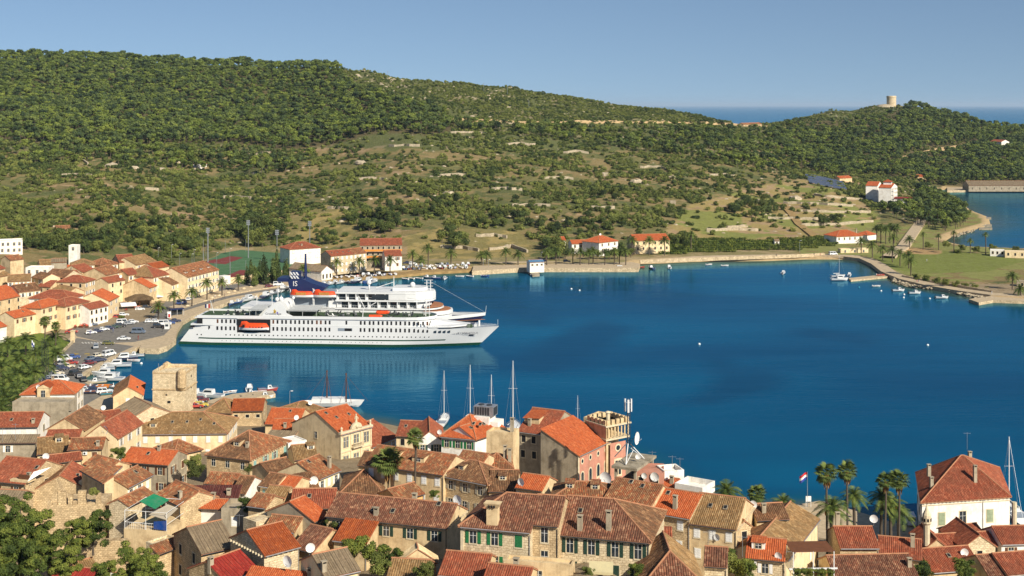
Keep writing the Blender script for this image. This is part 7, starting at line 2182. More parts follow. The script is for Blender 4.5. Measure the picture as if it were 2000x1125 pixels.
BP = {k: reg(boat_proto(k)) for k in ('dinghy','motor','cruiser','sail','ferry')}
USED = set()
BC = {'white': (0.8,0.8,0.78,1),'blue': (0.03,0.09,0.30,1),'red': (0.42,0.04,0.03,1),'teal': (0.02,0.25,0.36,1),'grey': (0.3,0.32,0.34,1),'navy': (0.015,0.025,0.08,1),'cream': (0.68,0.6,0.45,1),'orange': (0.7,0.22,0.03,1)}
def place(protos,kind,loc,rz,color,label,cat,group,sc=1.0,cmap=BC):
    p_ = protos[kind]
    if kind in USED: t_ = copy_tree(p_)
    else: t_ = p_; USED.add(kind)
    t_.location = loc; t_.rotation_euler = (0,0,rz); t_.scale = (sc,sc,sc)
    for ch in (KIDS[t_.name] if t_.name in KIDS else t_.children):
        if ch.name.startswith(('hull','body')): ch.color = cmap[color]
    for k_ in ('label','category','group'):
        if k_ in t_: del t_[k_]
    tag(t_,label,cat,group)
    return t_
KW = {'dinghy': 'open boat','motor': 'motorboat','cruiser': 'cabin cruiser','sail': 'sailing yacht','ferry': 'old island ferry boat'}
def boat(px,py,kind,color,rz,where,z=0.0,sc=1.0):
    return place(BP,kind,W(px,py,z),rz,color,f'{color} {KW[kind]} {where}','boat',None,sc)
BOATS = [(243,704,'cruiser','navy',3.5,'with white cabin, near the outer end of the car park quay'),(264,697,'motor','white',3.4,'outermost in the row along the car park quay'),(229,717,'cruiser','white',3.3,'big with open cockpit at the middle of the car park quay'),(207,722,'motor','white',3.1,'with an orange seat below the quay wall'),
         (205,735,'cruiser','white',3.1,'pointing at the inner corner of the cove'),(215,744,'cruiser','white',3.1,'alongside the one in the inner corner of the cove'),(188,749,'motor','cream',3.6,'under a grey cover at the cove corner'),(207,755,'dinghy','navy',3.4,'dark under the quay by the beached boats'),(226,758,'dinghy','grey',3.3,'grey at the foot of the orange gabled stone house'),
         (378,776,'cruiser','white',2.9,'tied close to the square stone tower'),(409,777,'cruiser','white',2.9,'with a grey wheelhouse left of the stone jetty'),(450,768,'dinghy','white',0.6,'plain white off the stone jetty'),(487,762,'motor','white',1.7,'bow-on above the stone jetty'),(524,764,'motor','red',0.2,'with a red stripe at the tip of the stone jetty'),(515,778,'motor','white',0.1,'on the near side of the jetty tip'),(507,768,'dinghy','white',0.2,'lying flat next to the red striped one at the jetty'),
         (791,546,'dinghy','white',2.6,'leftmost of the row off the slipway'),(803,545,'dinghy','cream',2.4,'second of the row off the slipway'),(818,545,'dinghy','white',2.8,'third of the row off the slipway'),(835,544,'motor','grey',2.7,'grey one off the middle of the slipway'),(850,545,'motor','blue',2.9,'blue and white off the slipway'),(869,546,'motor','white',4.6,'upright cabin seen from behind off the slipway'),
         (899,541,'dinghy','white',0.0,'long low one near the sea wall corner'),(917,541,'dinghy','white',2.7,'beside the blue boat at the wall corner'),(948,540,'dinghy','blue',0.0,'bright blue one right of the wall corner'),(1124,531,'motor','white',0.1,'with a blue stripe before the pump house palms'),(1159,528,'motor','white',0.1,'second one moored along the sea wall'),(1210,528,'cruiser','white',0.1,'long one moored along the sea wall'),
         (1252,523,'dinghy','red',0.3,'little red one at the end of the sea wall'),(1272,525,'motor','blue',2.0,'with blue side just past the sea wall end'),(1307,524,'motor','white',1.6,'stubby one on the mooring right of the sea wall'),(1385,518,'dinghy','white',0.5,'tiny one on the bay mooring'),(1416,520,'dinghy','white',0.2,'tiny flat one farther right on the bay mooring'),(1530,535,'motor','white',1.2,'covered round one alone in the middle of the bay'),
         (1637,541,'sail','white',0.2,'with bare mast in the jetty raft',),(1640,548,'cruiser','white',0.1,'front one of the jetty raft'),(1659,539,'motor','white',1.3,'at the back of the jetty raft'),(1712,560,'dinghy','white',0.2,'first of the four right of the jetty'),(1755,569,'motor','white',0.1,'second of the four right of the jetty'),(1787,574,'motor','white',0.15,'with a red awning, third of the four right of the jetty'),(1840,583,'motor','white',0.05,'last of the four right of the jetty'),
         (1720,538,'dinghy','red',0.1,'drawn up red on the jetty',0.9),(1940,371,'ferry','blue',0.0,'moored at the far warehouse'),(1888,370,'motor','white',0.0,'beside the warehouse ferry'),(1924,425,'dinghy','blue',0.1,'at the upper bathing jetty'),(1930,441,'dinghy','white',0.1,'at the lower bathing jetty'),
         (1040,538,'dinghy','navy',1.2,'dark one under the pump house jetty'),(262,706,'dinghy','white',0.0,'thin white float beside the outer quay boats')]
for b_ in BOATS:
    boat(*b_[:6],z=b_[6] if len(b_) > 6 else 0.0,sc=0.72 if b_[2] == 'sail' else 1.0)
# marina behind the ships
for i in range(26):
    px_ = 452 + i * 11.2; sy = float(np.interp(px_,[450,520,560,600,650,700,760],[592,574,562,556,551,547,543]))
    k_ = R.choice(['motor','motor','cruiser','dinghy']); c_ = R.choice(['white','white','white','navy','blue','grey'])
    boat(px_,sy + R.uniform(3,7),k_,c_,1.2 + R.uniform(-0.3,0.3),(f'{ORD[i % 20]} from the left' if i < 20 else f'{ORD[25 - i]} from the right') + ' in the marina row behind the ships',sc=1.05)
# boats laid up on the apron
for i in range(40):
    if i < 26: px_,py_ = 788 + (i % 13) * 10.2 + (i // 13) * 4,526 - (i // 13) * 5 - (i % 13) * 0.25
    else: px_,py_ = 636 + (i - 26) * 10.5,543 - (i - 26) * 0.55
    k_ = R.choice(['motor','dinghy','motor','dinghy']); c_ = R.choice(['white','white','white','white','blue','red','grey','cream'])
    boat(px_,py_,k_,c_,1.9 + R.uniform(-0.5,0.5),(f'ashore, {ORD[i % 13]} from the left in the ' + ('front' if i < 13 else 'back') + ' row by the wall' if i < 26 else f'laid up ashore, {ORD[i - 26]} from the left before the terrace houses'),z=1.45,sc=0.95)
for px_,py_,c_,rz_,lb_ in ((171,758,'navy',0.3,'on the quay left of the orange striped one'),(196,757,'orange',0.1,'long orange striped one upturned on the quay'),(184,768,'navy',0.2,'between the parked cars on the quay'),(216,770,'teal',0.4,'bright teal one beside the orange gabled stone house')):
    boat(px_,py_,'dinghy',c_,rz_,lb_,z=1.6,sc=1.3)
# yachts at the near quay, mostly hidden by the roofs
for px_,top,Y_b,lb_ in ((872,725,338,'leftmost of the four yachts behind the white houses'),(924,714,334,'behind the rooftop air unit'),(965,733,330,'behind the low orange roof'),(1009,706,326,'with the tallest mast, behind the broad orange roof'),(1132,773,330,'small mast beside the crenellated tower'),(1983,855,262,'whose mast stands at the right edge by the big white house')):
    zt = CH - (top - HY) * Y_b / F; s_ = max(0.5,zt / 14.2)
    loc = WY(px_,Y_b,0); loc.x -= 0.8 * s_
    place(BP,'sail',loc,1.45 if px_ < 1900 else 1.6,'white','white sailing yacht ' + lb_,'boat',None,s_)
# two masted wooden boat
gl = empty('wooden_sailing_boat',WY(652,356,0),0.05,'white wooden sailing boat with two brown masts and rope ladders behind the palace','boat')
mb = MB(); mb.loft(hull_rings(17,4.6,1.5),0); mb.build('hull',M['ship'],gl)
mb = MB(); mb.box(-6,-1.6,1.4,3,1.6,2.6); mb.build('deck_house',M['ship'],gl)
for xx,zt in ((-1.9,9.7),(3.4,8.9)):
    mb = MB(); mb.tube([(xx,0,1.2),(xx,0,zt)],[0.2,0.12],6); mb.tube([(xx,0,zt),(xx,0,zt + 0.5)],0.2,6); mb.build('mast',M['wood'],gl)
    mb = MB()
    for sx in (-1.6,1.6):
        for dy in (-0.35,0.35): mb.tube([(xx,dy * 0.2,zt - 0.5),(xx + sx,dy - 1.8,1.4)],0.035,4)
        for j in range(12):
            t_ = (j + 1) / 13; mb.tube([(xx + sx * t_,-0.07 - (2.15 - 0.07) * t_,zt - 0.5 - (zt - 1.9) * t_),(xx + sx * t_,0.07 - (1.45 + 0.07) * t_,zt - 0.5 - (zt - 1.9) * t_)],0.02,3)
    mb.tube([(xx,0,zt),(xx + (-6 if xx < 0 else 6),0,1.6)],0.03,4)
    mb.build('shrouds',M['wood'],gl)

# ------------------------------------------------------------------ cars
def car_proto(kind):
    t_ = empty('car')
    P_ = {'hatch': dict(L=3.9,H=1.42,bh=0.85,c0=-1.85,c1=0.75,r0=-1.6,r1=0.1),'sedan': dict(L=4.5,H=1.38,bh=0.85,c0=-1.5,c1=0.95,r0=-0.95,r1=0.2),'van': dict(L=4.9,H=2.0,bh=1.1,c0=-2.35,c1=1.75,r0=-2.3,r1=1.15),'suv': dict(L=4.4,H=1.7,bh=1.0,c0=-2.1,c1=0.95,r0=-1.95,r1=0.35),'truck': dict(L=7.5,H=3.1,bh=1.3,c0=-3.7,c1=3.5,r0=-3.7,r1=3.0)}[kind]
    L,H,bh = P_['L'],P_['H'],P_['bh']; w = 0.86 if kind != 'truck' else 1.15
    prof = [(-L / 2,0.35),(-L / 2,bh * 0.75),(-L / 2 + 0.12,bh),(P_['c1'],bh),(L / 2 - 0.25,bh * 0.86),(L / 2,bh * 0.6),(L / 2,0.32)]
    mb = MB()
    mb.loft([[(x_,-w + 0.06,z_) if z_ > bh * 0.9 else (x_,-w + 0.02,z_) for x_,z_ in prof],[(x_,-w,z_ * 0.97) for x_,z_ in prof],[(x_,w,z_ * 0.97) for x_,z_ in prof],[(x_,w - 0.06,z_) for x_,z_ in prof]],0,closed=True)
    k = 0.8 if kind not in ('van','truck') else 0.92
    base = [(P_['c0'],-w * 0.95),(P_['c1'],-w * 0.95),(P_['c1'],w * 0.95),(P_['c0'],w * 0.95)]
    top = [(P_['r0'],-w * k),(P_['r1'],-w * k),(P_['r1'],w * k),(P_['r0'],w * k)]
    mb.mesh([(x_,y_,bh - 0.02) for x_,y_ in base] + [(x_,y_,H) for x_,y_ in top],[(0,1,5,4),(1,2,6,5),(2,3,7,6),(3,0,4,7),(4,5,6,7)],0)
    mb.build('body',M['paint'],t_)
    mb = MB()
    def lerp(a,b,q): return (a[0] + (b[0] - a[0]) * q,a[1] + (b[1] - a[1]) * q,bh + (H - bh) * q)
    spans = [(0.05,0.47),(0.53,0.93)] if kind != 'truck' else [(0.86,0.95)]
    for i,j in ((0,1),(2,3)):
        for f0,f1 in spans:
            if i == 2: f0,f1 = 1 - f1,1 - f0
            pts = []
            for q,fr in ((0.12,f0),(0.12,f1),(0.86,f1),(0.86,f0)):
                A_2,B_2 = lerp(base[i],top[i],q),lerp(base[j],top[j],q)
                p_ = [A_2[n2] + (B_2[n2] - A_2[n2]) * fr for n2 in range(3)]; p_[1] *= 1.02; pts.append(tuple(p_))
            mb.face(pts)
    for i,j in ((1,2),(3,0)):
        if kind == 'truck' and i == 3: continue
        pts = []
        for q,fr in ((0.1,0.06),(0.1,0.94),(0.88,0.92),(0.88,0.08)):
            A_2,B_2 = lerp(base[i],top[i],q),lerp(base[j],top[j],q)
            p_ = [A_2[n2] + (B_2[n2] - A_2[n2]) * fr for n2 in range(3)]; p_[0] += 0.02 if i == 1 else -0.02; pts.append(tuple(p_))
        mb.face(pts)
    mb.build('windows',M['glass'],t_)
    for sx in (-0.31,0.30):
        for sy in (-1,1):
            mb = MB(); y_ = sy * (w - 0.08); mb.tube([(L * sx,y_ - 0.11,0.32),(L * sx,y_ + 0.11,0.32)],0.32,10,0); mb.tube([(L * sx,y_ + sy * 0.11,0.32),(L * sx,y_ + sy * 0.13,0.32)],0.17,8,1)
            mb.build('wheel',[M['rubber'],M['metal']],t_)
    for sy in (-0.55,0.55):
        mb = MB(); mb.box(L / 2 - 0.05,sy * w - 0.16,bh * 0.62,L / 2 + 0.02,sy * w + 0.16,bh * 0.78); mb.build('headlight',M['whitepaint'],t_)
    return t_
CP = {k: reg(car_proto(k)) for k in ('hatch','sedan','van','suv','truck')}
CC = dict(BC); CC.update({'silver': (0.42,0.43,0.44,1),'black': (0.015,0.015,0.018,1),'olive': (0.16,0.15,0.03,1),'yellow': (0.62,0.5,0.06,1),'dark green': (0.02,0.06,0.03,1),'maroon': (0.16,0.015,0.02,1),'blue grey': (0.12,0.16,0.22,1)})
CKW = {'hatch': 'hatchback','sedan': 'saloon car','van': 'van','suv': 'off-road car','truck': 'box truck'}
CARS = [(178,652,'hatch','white',0.5,'at the left end of the row on the market square'),(191,649,'hatch','navy',0.6,'second in the row on the market square'),(201,646,'sedan','white',0.6,'third in the row on the market square'),(214,643,'hatch','navy',0.6,'between the white saloon and the green car on the square'),(224,641,'sedan','dark green',0.6,'in the middle of the market square row'),(235,639,'suv','black',0.5,'in front of the white minibus on the square'),
        (240,633,'van','white',0.4,'like a minibus at the middle of the market square'),(252,634,'hatch','grey',0.5,'right of the minibus on the square'),(260,631,'hatch','white',0.5,'at the right end of the market square row'),(293,630,'hatch','white',0.3,'left of the pair under the promenade palm'),(306,630,'hatch','white',0.3,'right of the pair under the promenade palm'),(322,635,'van','white',0.2,'behind the white booth on the mole'),(310,640,'suv','black',0.2,'left of the white booth on the mole'),
        (332,633,'hatch','blue',0.2,'right of the white booth on the mole'),(342,629,'sedan','navy',0.3,'at the far right of the mole parking'),(271,651,'van','blue grey',0.0,'driving alone across the market square'),(242,664,'sedan','white',0.0,'parked by the low harbour wall'),(212,673,'hatch','olive',0.1,'beside the zebra crossing'),(187,680,'suv','grey',1.9,'coming down towards the car park past the zebra crossing'),(242,617,'hatch','white',0.3,'next to the low hedge of the square'),
        (231,621,'hatch','red',0.2,'small red one next to the low hedge'),(273,606,'hatch','white',0.4,'before the market flower stalls'),(287,602,'hatch','black',0.3,'under the thatched market roof edge'),(306,611,'sedan','black',0.2,'in the palm shade on the promenade'),(370,586,'hatch','white',1.4,'driving on the promenade road'),(355,594,'van','blue',1.2,'dark blue behind the second promenade palm'),(181,636,'hatch','blue grey',0.3,'by the cafe door on the square'),
        (140,650,'sedan','red',0.1,'bright red at the park gate'),(391,564,'truck','white',0.45,'white one before the long cream terrace'),(482,552,'sedan','silver',0.2,'left one by the promenade garden wall'),(500,550,'hatch','grey',0.3,'right one by the promenade garden wall'),(531,546,'hatch','yellow',0.2,'pale yellow by the end of the garden wall'),(548,543,'hatch','red',0.2,'red one above the blue ship canopy'),(526,561,'hatch','maroon',0.2,'on the promenade behind the navy ship stern'),
        (544,558,'van','white',0.2,'half hidden behind the blue funnel'),(368,575,'hatch','red',0.3,'small red one at the terrace corner'),(213,695,'van','white',1.1,'alone on the outer car park lane'),(192,697,'hatch','cream',1.0,'cream one on the outer car park row'),(179,703,'sedan','blue grey',1.0,'in the outer row of the car park'),(194,706,'sedan','navy',0.6,'dark one nearest the quay edge of the car park'),(175,712,'sedan','maroon',1.0,'deep red in the outer row of the car park'),
        (166,720,'hatch','white',0.9,'below the deep red saloon in the car park'),(147,732,'suv','black',1.2,'first of the three black ones by the cove corner'),(155,738,'hatch','black',2.0,'second of the three black ones by the cove corner'),(163,744,'sedan','black',2.0,'last of the three black ones by the cove corner'),(126,705,'van','white',0.3,'at the upper end of the park wall row'),(143,700,'sedan','blue',0.3,'with white roof reflection at the upper end of the park wall row'),(139,711,'sedan','red',0.1,'red one in the park wall row'),
        (134,718,'hatch','cream',0.3,'cream one under the red one in the park wall row'),(120,713,'sedan','white',0.3,'tucked against the park wall'),(121,723,'suv','navy',0.6,'navy one in the middle of the park wall row'),(111,726,'sedan','black',0.6,'beside the navy one along the park wall'),(112,732,'hatch','cream',0.6,'lower cream one along the park wall'),(102,736,'sedan','silver',0.6,'silver one low in the park wall row'),(97,741,'sedan','grey',0.6,'at the lower end of the park wall row'),(88,744,'hatch','navy',0.5,'lowest visible one in the park wall row'),(118,745,'van','white',0.1,'big white one just above the orange hipped roof'),
        (205,768,'suv','white',0.2,'among the beached boats on the quay'),(183,764,'sedan','navy',0.1,'dark one among the beached boats on the quay'),(168,764,'hatch','white',0.2,'nearest the cove house among the beached boats'),(384,790,'hatch','white',0.2,'right of the stone tower'),(393,794,'hatch','yellow',0.3,'yellow one right of the stone tower'),(395,784,'hatch','maroon',0.2,'deep red one right of the stone tower'),(382,796,'sedan','red',0.2,'bright red one right of the stone tower'),
        (1778,1022,'van','white',1.4,'on the quay between the date palms and the big white house'),(796,515,'sedan','navy',0.1,'beside the apartment block'),(806,516,'hatch','white',0.1,'on the shore road next to the big palm trio'),(1107,512,'hatch','navy',0.1,'in the palm shade on the sea wall'),(1060,511,'hatch','blue',0.1,'behind the pump house'),(1779,424,'van','grey',1.3,'on the hotel drive under the pines'),(1627,498,'van','white',0.3,'parked at the end of the bay promenade'),(1770,355,'sedan','red',0.0,'far red one by the bay below the pine hill')]
for c_ in CARS:
    zc_ = 1.53 if c_[1] > 540 else 1.9
    if c_[0] in (1107,1060): zc_ = 2.65
    place(CP,c_[2],W(c_[0],c_[1],zc_),c_[4],c_[3],f'{c_[3]} {CKW[c_[2]]} {c_[5]}','car' if c_[2] not in ('van','truck') else c_[2],None,1.0,CC)

# ------------------------------------------------------------------ masts, lamps, signs
def pole(px,py,zg,ztop_py,label,name='lamp_post',r=0.09,head='lamp',cat='lamp post',m='metal'):
    p = W(px,py,zg); h = (py - ztop_py) * p.y / F
    t_ = empty(name,p,0,label,cat)
    mb = MB(); mb.tube([(0,0,-0.3),(0,0,h)],[r,r * 0.6],6); mb.build('pole',M[m],t_)
    if head == 'flood':
        mb = MB()
        for i in range(3):
            for j in range(2): mb.box(-0.95 + j * 1.0,-0.25,h - 2.6 + i * 0.95,-0.1 + j * 1.0,0.1,h - 1.9 + i * 0.95)
        mb.build('floodlight_frame',M['metal'],t_)
    elif head == 'lamp':
        mb = MB(); mb.tube([(0,0,h),(0.5,-0.2,h + 0.15)],0.04,4); mb.box(0.3,-0.35,h + 0.05,0.9,-0.1,h + 0.2); mb.build('lamp_head',M['whitepaint'],t_)
    return t_,h
for px_,py_,zg,tp,r_,lb_ in ((485,503,2.5,430,0.28,'tall floodlight mast left of the white three storey house'),(541,512,2.3,449,0.26,'floodlight mast rising from the dark conifers'),(406,512,2.4,445,0.4,'thick floodlight mast by the green court'),(605,500,2.6,432,0.26,'floodlight mast behind the white three storey house'),(397,514,2.4,467,0.15,'thin mast left of the thick floodlight mast')):
    pole(px_,py_,zg,tp,lb_,'floodlight_mast',r_,'flood' if px_ != 397 else 'none','floodlight')
for i,(px_,py_,tp) in enumerate([(335,515,478),(351,522,495),(375,520,496),(379,518,488),(423,525,494),(449,535,486),(309,518,484),(248,507,478)]):
    pole(px_,py_,2.3,tp,'slim lamp pole ' + ('left of the courts behind the taller cypress','at the left fence of the courts','between the courts and the long terrace','tallest thin one left of the green court','over the long terrace roof','at the front edge of the green court','beside the slim cypress','on the hill foot above the tan roofs')[i],'lamp_post',0.1)
for px_,py_,zg,tp,lb_ in ((137,560 + 80,1.5,601,'brown pole in front of the customs house'),(204,703,1.5,679,'white headed lamp in the car park'),(354,605,1.5,590,'lamp beside the blue bus shelter'),(418,592,1.5,578,'lamp by the promenade kerb'),(1057,513,2.6,493,'lamp above the pump house'),(944,519,2.6,507,'left white post on the flower bed'),(954,519,2.6,507,'right white post on the flower bed'),(1562,492,3,470,'thin post in the vineyard'),(566,799,1.5,764,'green lantern post at the harbour light'),(1745,215,80,205,'tiny post by the hilltop tower')):
    pole(px_,py_,zg,tp,lb_)
for i,(px_,tp) in enumerate([(82,660),(86,662),(90,664),(94,668),(70,690)]):
    pole(px_,748 - i * 2,1.5,tp,f'tall dark flagpole, {ORD[i]} along the palm park fence','flagpole',0.09,'none','flagpole','darkmetal')
for i,(a,b,tp) in enumerate([(757,151,137),(991,184,170),(945,175,162),(1033,210,190)]):
    p = hits([(a,b + 4)])[0]; mb = MB(); mb.tube([(0,0,-1),(0,0,9)],0.15,5); mb.tube([(-1.2,0,8),(1.2,0,8)],0.1,4)
    tag(mb.build('power_pole',M['metal'],None,p),f'power pole on the bare ridge, {ORD[i]} in the line','power pole')
def flag(px,py,zg,tp,label,bands,flip=-1,L=2.0,H=1.2):
    p = W(px,py,zg); h = (py - tp) * p.y / F
    t_ = empty('flagpole',p,0,label,'flagpole')
    mb = MB(); mb.tube([(0,0,-0.3),(0,0,h)],[0.07,0.04],6); mb.build('pole',M['metal'],t_)
    for k,c_ in enumerate(bands):
        mb = MB(); n = 6
        top_,bot = h - 0.1 - H * k / len(bands),h - 0.1 - H * (k + 1) / len(bands)
        for j in range(n):
            x0,x1_ = flip * L * j / n,flip * L * (j + 1) / n; f0,f1 = 0.25 * math.sin(j * 1.1),0.25 * math.sin((j + 1) * 1.1)
            d0,d1 = -0.9 * (j / n) ** 1.3,-0.9 * ((j + 1) / n) ** 1.3
            mb.face([(x0,f0,bot + d0),(x1_,f1,bot + d1),(x1_,f1,top_ + d1),(x0,f0,top_ + d0)])
        mb.build('flag_band',M['cloth'],t_,color=c_)
flag(1577,990,1.6,921,'flagpole flying a red, white and blue flag beside the two tall fan palms',[(0.6,0.02,0.02,1),(0.8,0.8,0.8,1),(0.02,0.05,0.35,1)],-1,1.6,1.5)
flag(62,706,1.5,664,'short white pole with blue and white flag in the palm park',[(0.8,0.8,0.8,1),(0.02,0.05,0.35,1),(0.8,0.8,0.8,1)],1,0.8,2.4)
p = W(1579,990,1.6); mb = MB()
for xx in (-0.5,0.5): mb.tube([(xx,0,0),(xx,0,2.2)],0.05,5)
mb.box(-0.55,-0.05,1.1,0.55,0.05,2.2); tag(mb.build('notice_board',M['whitepaint'],None,p),'small white notice board at the foot of the flagpole on the quay','sign')
# mobile phone mast on the canopy
zc_ = CH - (903 - HY) / 11.0; Ym = F / 11.0
pm_ = WY(1227,Ym + 3,0); root_ = empty('phone_mast',(pm_.x,pm_.y,zc_),0,'lattice mobile phone mast with panel antennas and a round dish on the concrete canopy','phone mast')
zt = 10.4
mb = MB()
for k in range(3):
    a = k * 2.094 + 0.3; mb.tube([(3.1 * math.cos(a),3.1 * math.sin(a),-0.4),(0.3 * math.cos(a),0.3 * math.sin(a),2.6)],0.1,5)
    mb.tube([(3.1 * math.cos(a),3.1 * math.sin(a),-0.4),(1.2 * math.cos(a + 1),1.2 * math.sin(a + 1),1.6)],0.06,5)
mb.build('tripod',M['ship'],root_)
mb = MB(); c3_ = [(0.32 * math.cos(k * 2.094),0.32 * math.sin(k * 2.094)) for k in range(3)]
for x_,y_ in c3_: mb.tube([(x_,y_,2.2),(x_,y_,8.4)],0.06,5)
for j in range(12):
    z0 = 2.2 + j * 0.52
    for k in range(3):
        a,b = c3_[k],c3_[(k + 1) % 3]; mb.tube([(a[0],a[1],z0),(b[0],b[1],z0 + 0.52)],0.035,4)
mb.build('lattice',M['darkmetal'],root_)
mb = MB(); mb.tube([(0,0,8.3),(0,0,10.6)],0.07,5); mb.build('top_pole',M['metal'],root_)
for k in range(3):
    a = k * 2.094 + 0.5; mb = MB(); mb.cbox((0.62 * math.cos(a),0.62 * math.sin(a),9.4),0.2,0.34,2.3,a); mb.tube([(0,0,9.9),(0.6 * math.cos(a),0.6 * math.sin(a),9.9)],0.04,4); mb.build('panel_antenna',M['ship'],root_)
o = add('microwave_dish',DISH,root_,(1.3,-0.3,3.6),1.1,(2.3,2.3,2.3)); o = add('small_dish',DISH,root_,(1.7,-0.8,0.4),-0.2,1.0)
# TV aerials
def aerial(px,py,s,h,label):
    Y = F / s; z = CH - (py - HY) / s
    mb = MB(); mb.tube([(0,0,0),(0,0,h)],0.035,4)
    mb.tube([(-0.7,0,h - 0.2),(0.7,0,h - 0.25)],0.025,4)
    for k in range(5): mb.tube([(-0.6 + k * 0.3,-0.25,h - 0.22),(-0.6 + k * 0.3,0.25,h - 0.22)],0.015,3)
    tag(mb.build('tv_aerial',M['metal'],None,WY(px,Y,z)),label,'aerial')
for a,b,s_,h_,lb_ in ((1274,905,11,2.2,'television aerial on the grey flat roof left of the two others'),(1313,916,11,2.4,'television aerial on the white gabled block by the water'),(1328,918,11,2.2,'wide television aerial at the right of the white gabled block'),(30,860,9.2,3.6,'tall thin aerial before the long white house'),(5,866,9.2,3.2,'aerial at the very left edge before the long white house'),(1889,878,10,3.4,'aerial rising from the rear chimney of the big white house'),(336,870,10,3.0,'thin aerial behind the grey rendered house'),(1545,1110,13.6,2.6,'thin aerial in front of the yellow planters'),(1450,1088,14,3.0,'thin aerial by the two air units'),(1383,1078,14,3.0,'thin aerial at the tan row house'),(467,1030,13,2.0,'angled aerial on the pale grey block')):
    aerial(a,b,s_,h_,lb_)

# hilltop round tower, solar field
pt_ = hits([(1741,206)])[0]; s_ = F / 1780
tw_ = empty('round_tower',WY(1741,1775,CH - (204 - HY) * 1775 / F),0,'round stone tower on the top of the far hill','tower')
mb = MB(); n = 24; r0 = 6.4
for i in range(n):
    a0,a1 = 2 * math.pi * i / n,2 * math.pi * (i + 1) / n
ro_ = [[(r0 * q * math.cos(2 * math.pi * i / n),r0 * q * math.sin(2 * math.pi * i / n),z_) for i in range(n)] for q,z_ in ((1.0,-6),(1.0,9.6),(1.04,9.7),(1.04,11.2),(1.0,11.9),(0.85,11.9),(0.85,10.9))]
mb.loft(ro_,0,closed=True); mb.build('wall',M['stone'],tw_)
mb = MB(); mb.sphere((-9,0,-4),13,12,6,sz=0.35); mb.build('rock_mound',M['rock'],None,tw_.location); bpy.data.objects['rock_mound'].name = 'rock_knoll'; tag(bpy.data.objects['rock_knoll'],'pale bare knoll under the round hilltop tower','rock')
sp = hits([(1578 + 5.2 * (k % 13) + 2.5 * (k // 13),346 + (k % 13) * 1.1 + (k // 13) * 4.5) for k in range(52)])
sol = empty('solar_array',sp[0],0,'field of tilted blue solar panels on the slope left of the hotel','solar panels')
mb = MB(); mb.mesh([(-2.4,-1.2,0.3),(2.4,-1.2,0.3),(2.4,1.2,1.9),(-2.4,1.2,1.9)],[(0,1,2,3)],0)
t = NT('solar_cells'); br = t.n('TexBrick'); t.l(t.n('TexCoord').outputs['Object'],br.inputs[0]); br.offset = 0; br.inputs['Scale'].default_value = 1; br.inputs['Brick Width'].default_value = 0.8; br.inputs['Row Height'].default_value = 0.6; br.inputs['Mortar Size'].default_value = 0.05
br.inputs['Color1'].default_value = (0.03,0.05,0.09,1); br.inputs['Color2'].default_value = (0.04,0.06,0.11,1); br.inputs['Mortar'].default_value = (0.16,0.17,0.2,1)
slm = t.done(br.outputs[0],0.25,0.6)
mb.v = mb.v; slp = mb.data('solar_panel',[slm])
for q in sp: add('solar_panel',slp,sol,q - sp[0] + Vector((0,0,0.8)),0.1)

# market, bus shelter, booth, gate post, benches
mk = empty('market_shelter',W(248,602,1.5),0.35,'brown thatched market roof on posts over the flower stalls','market shelter')
mb = MB()
for xx in (0.5,5,9.5):
    for yy in (0.5,6.5): mb.tube([(xx,yy,0),(xx,yy,3.0)],0.12,5)
mb.build('post',M['wood'],mk)
mb = MB(); 
for sl in ([(-0.6,-0.6,2.9),(10.6,-0.6,2.9),(6.5,3.5,5.0),(3.5,3.5,5.0)],[(10.6,7.6,2.9),(-0.6,7.6,2.9),(3.5,3.5,5.0),(6.5,3.5,5.0)],[(-0.6,7.6,2.9),(-0.6,-0.6,2.9),(3.5,3.5,5.0)],[(10.6,-0.6,2.9),(10.6,7.6,2.9),(6.5,3.5,5.0)]): roof_strips(mb,sl,0.5,0,amp=0.1)
mb.build('thatched_roof',M['thatch'],mk)
def awning(px,py,w_,d_,rz,c_,label,h=2.6,name='awning'):
    t_ = empty(name,W(px,py,1.5),rz,label,'awning')
    mb = MB(); mb.face([(0,0,h - 0.5),(w_,0,h - 0.5),(w_,d_,h + 0.3),(0,d_,h + 0.3)]); mb.face([(0,0,h - 0.5),(w_,0,h - 0.5),(w_,0,h - 0.8),(0,0,h - 0.8)])
    mb.build('cloth',M['cloth'],t_,color=c_)
    mb = MB()
    for xx in (0.1,w_ - 0.1): mb.tube([(xx,0.1,0),(xx,0.1,h - 0.5)],0.05,5)
    mb.build('post',M['darkmetal'],t_)
for a in ((237,608,6,3.2,0.45,CC['white'],'white market awning in front of the thatched roof'),(293,590,6,3,0.5,CC['white'],'white awning right of the thatched market roof'),(309,583,4,2.5,0.5,(0.7,0.35,0.05,1),'orange cafe awning on the promenade'),(232,585,5,2.5,0.4,CC['white'],'white awning behind the thatched roof'),(150,634,3.5,1.6,0.55,(0.1,0.2,0.5,1),'blue cafe awning on the customs house'),(120,632,3.5,1.6,0.55,(0.3,0.04,0.03,1),'red cafe awning left of the blue one'),(1128,1112,3,1.6,-0.1,(0.55,0.47,0.26,1),'pale yellow awning at the foot of the big stone house')):
    if a[0] == 1128:
        awning(*a[:7]); 
        o_ = [o for o in bpy.data.objects if o.get('label') == a[6]][0]; o_.location = WY(1150,159,CH - (1150 - HY) * 159 / F)
    else: awning(*a)
for i in range(22):
    c_ = R.choice([(0.6,0.03,0.05,1),(0.7,0.1,0.2,1),(0.6,0.4,0.05,1),(0.5,0.02,0.02,1)])
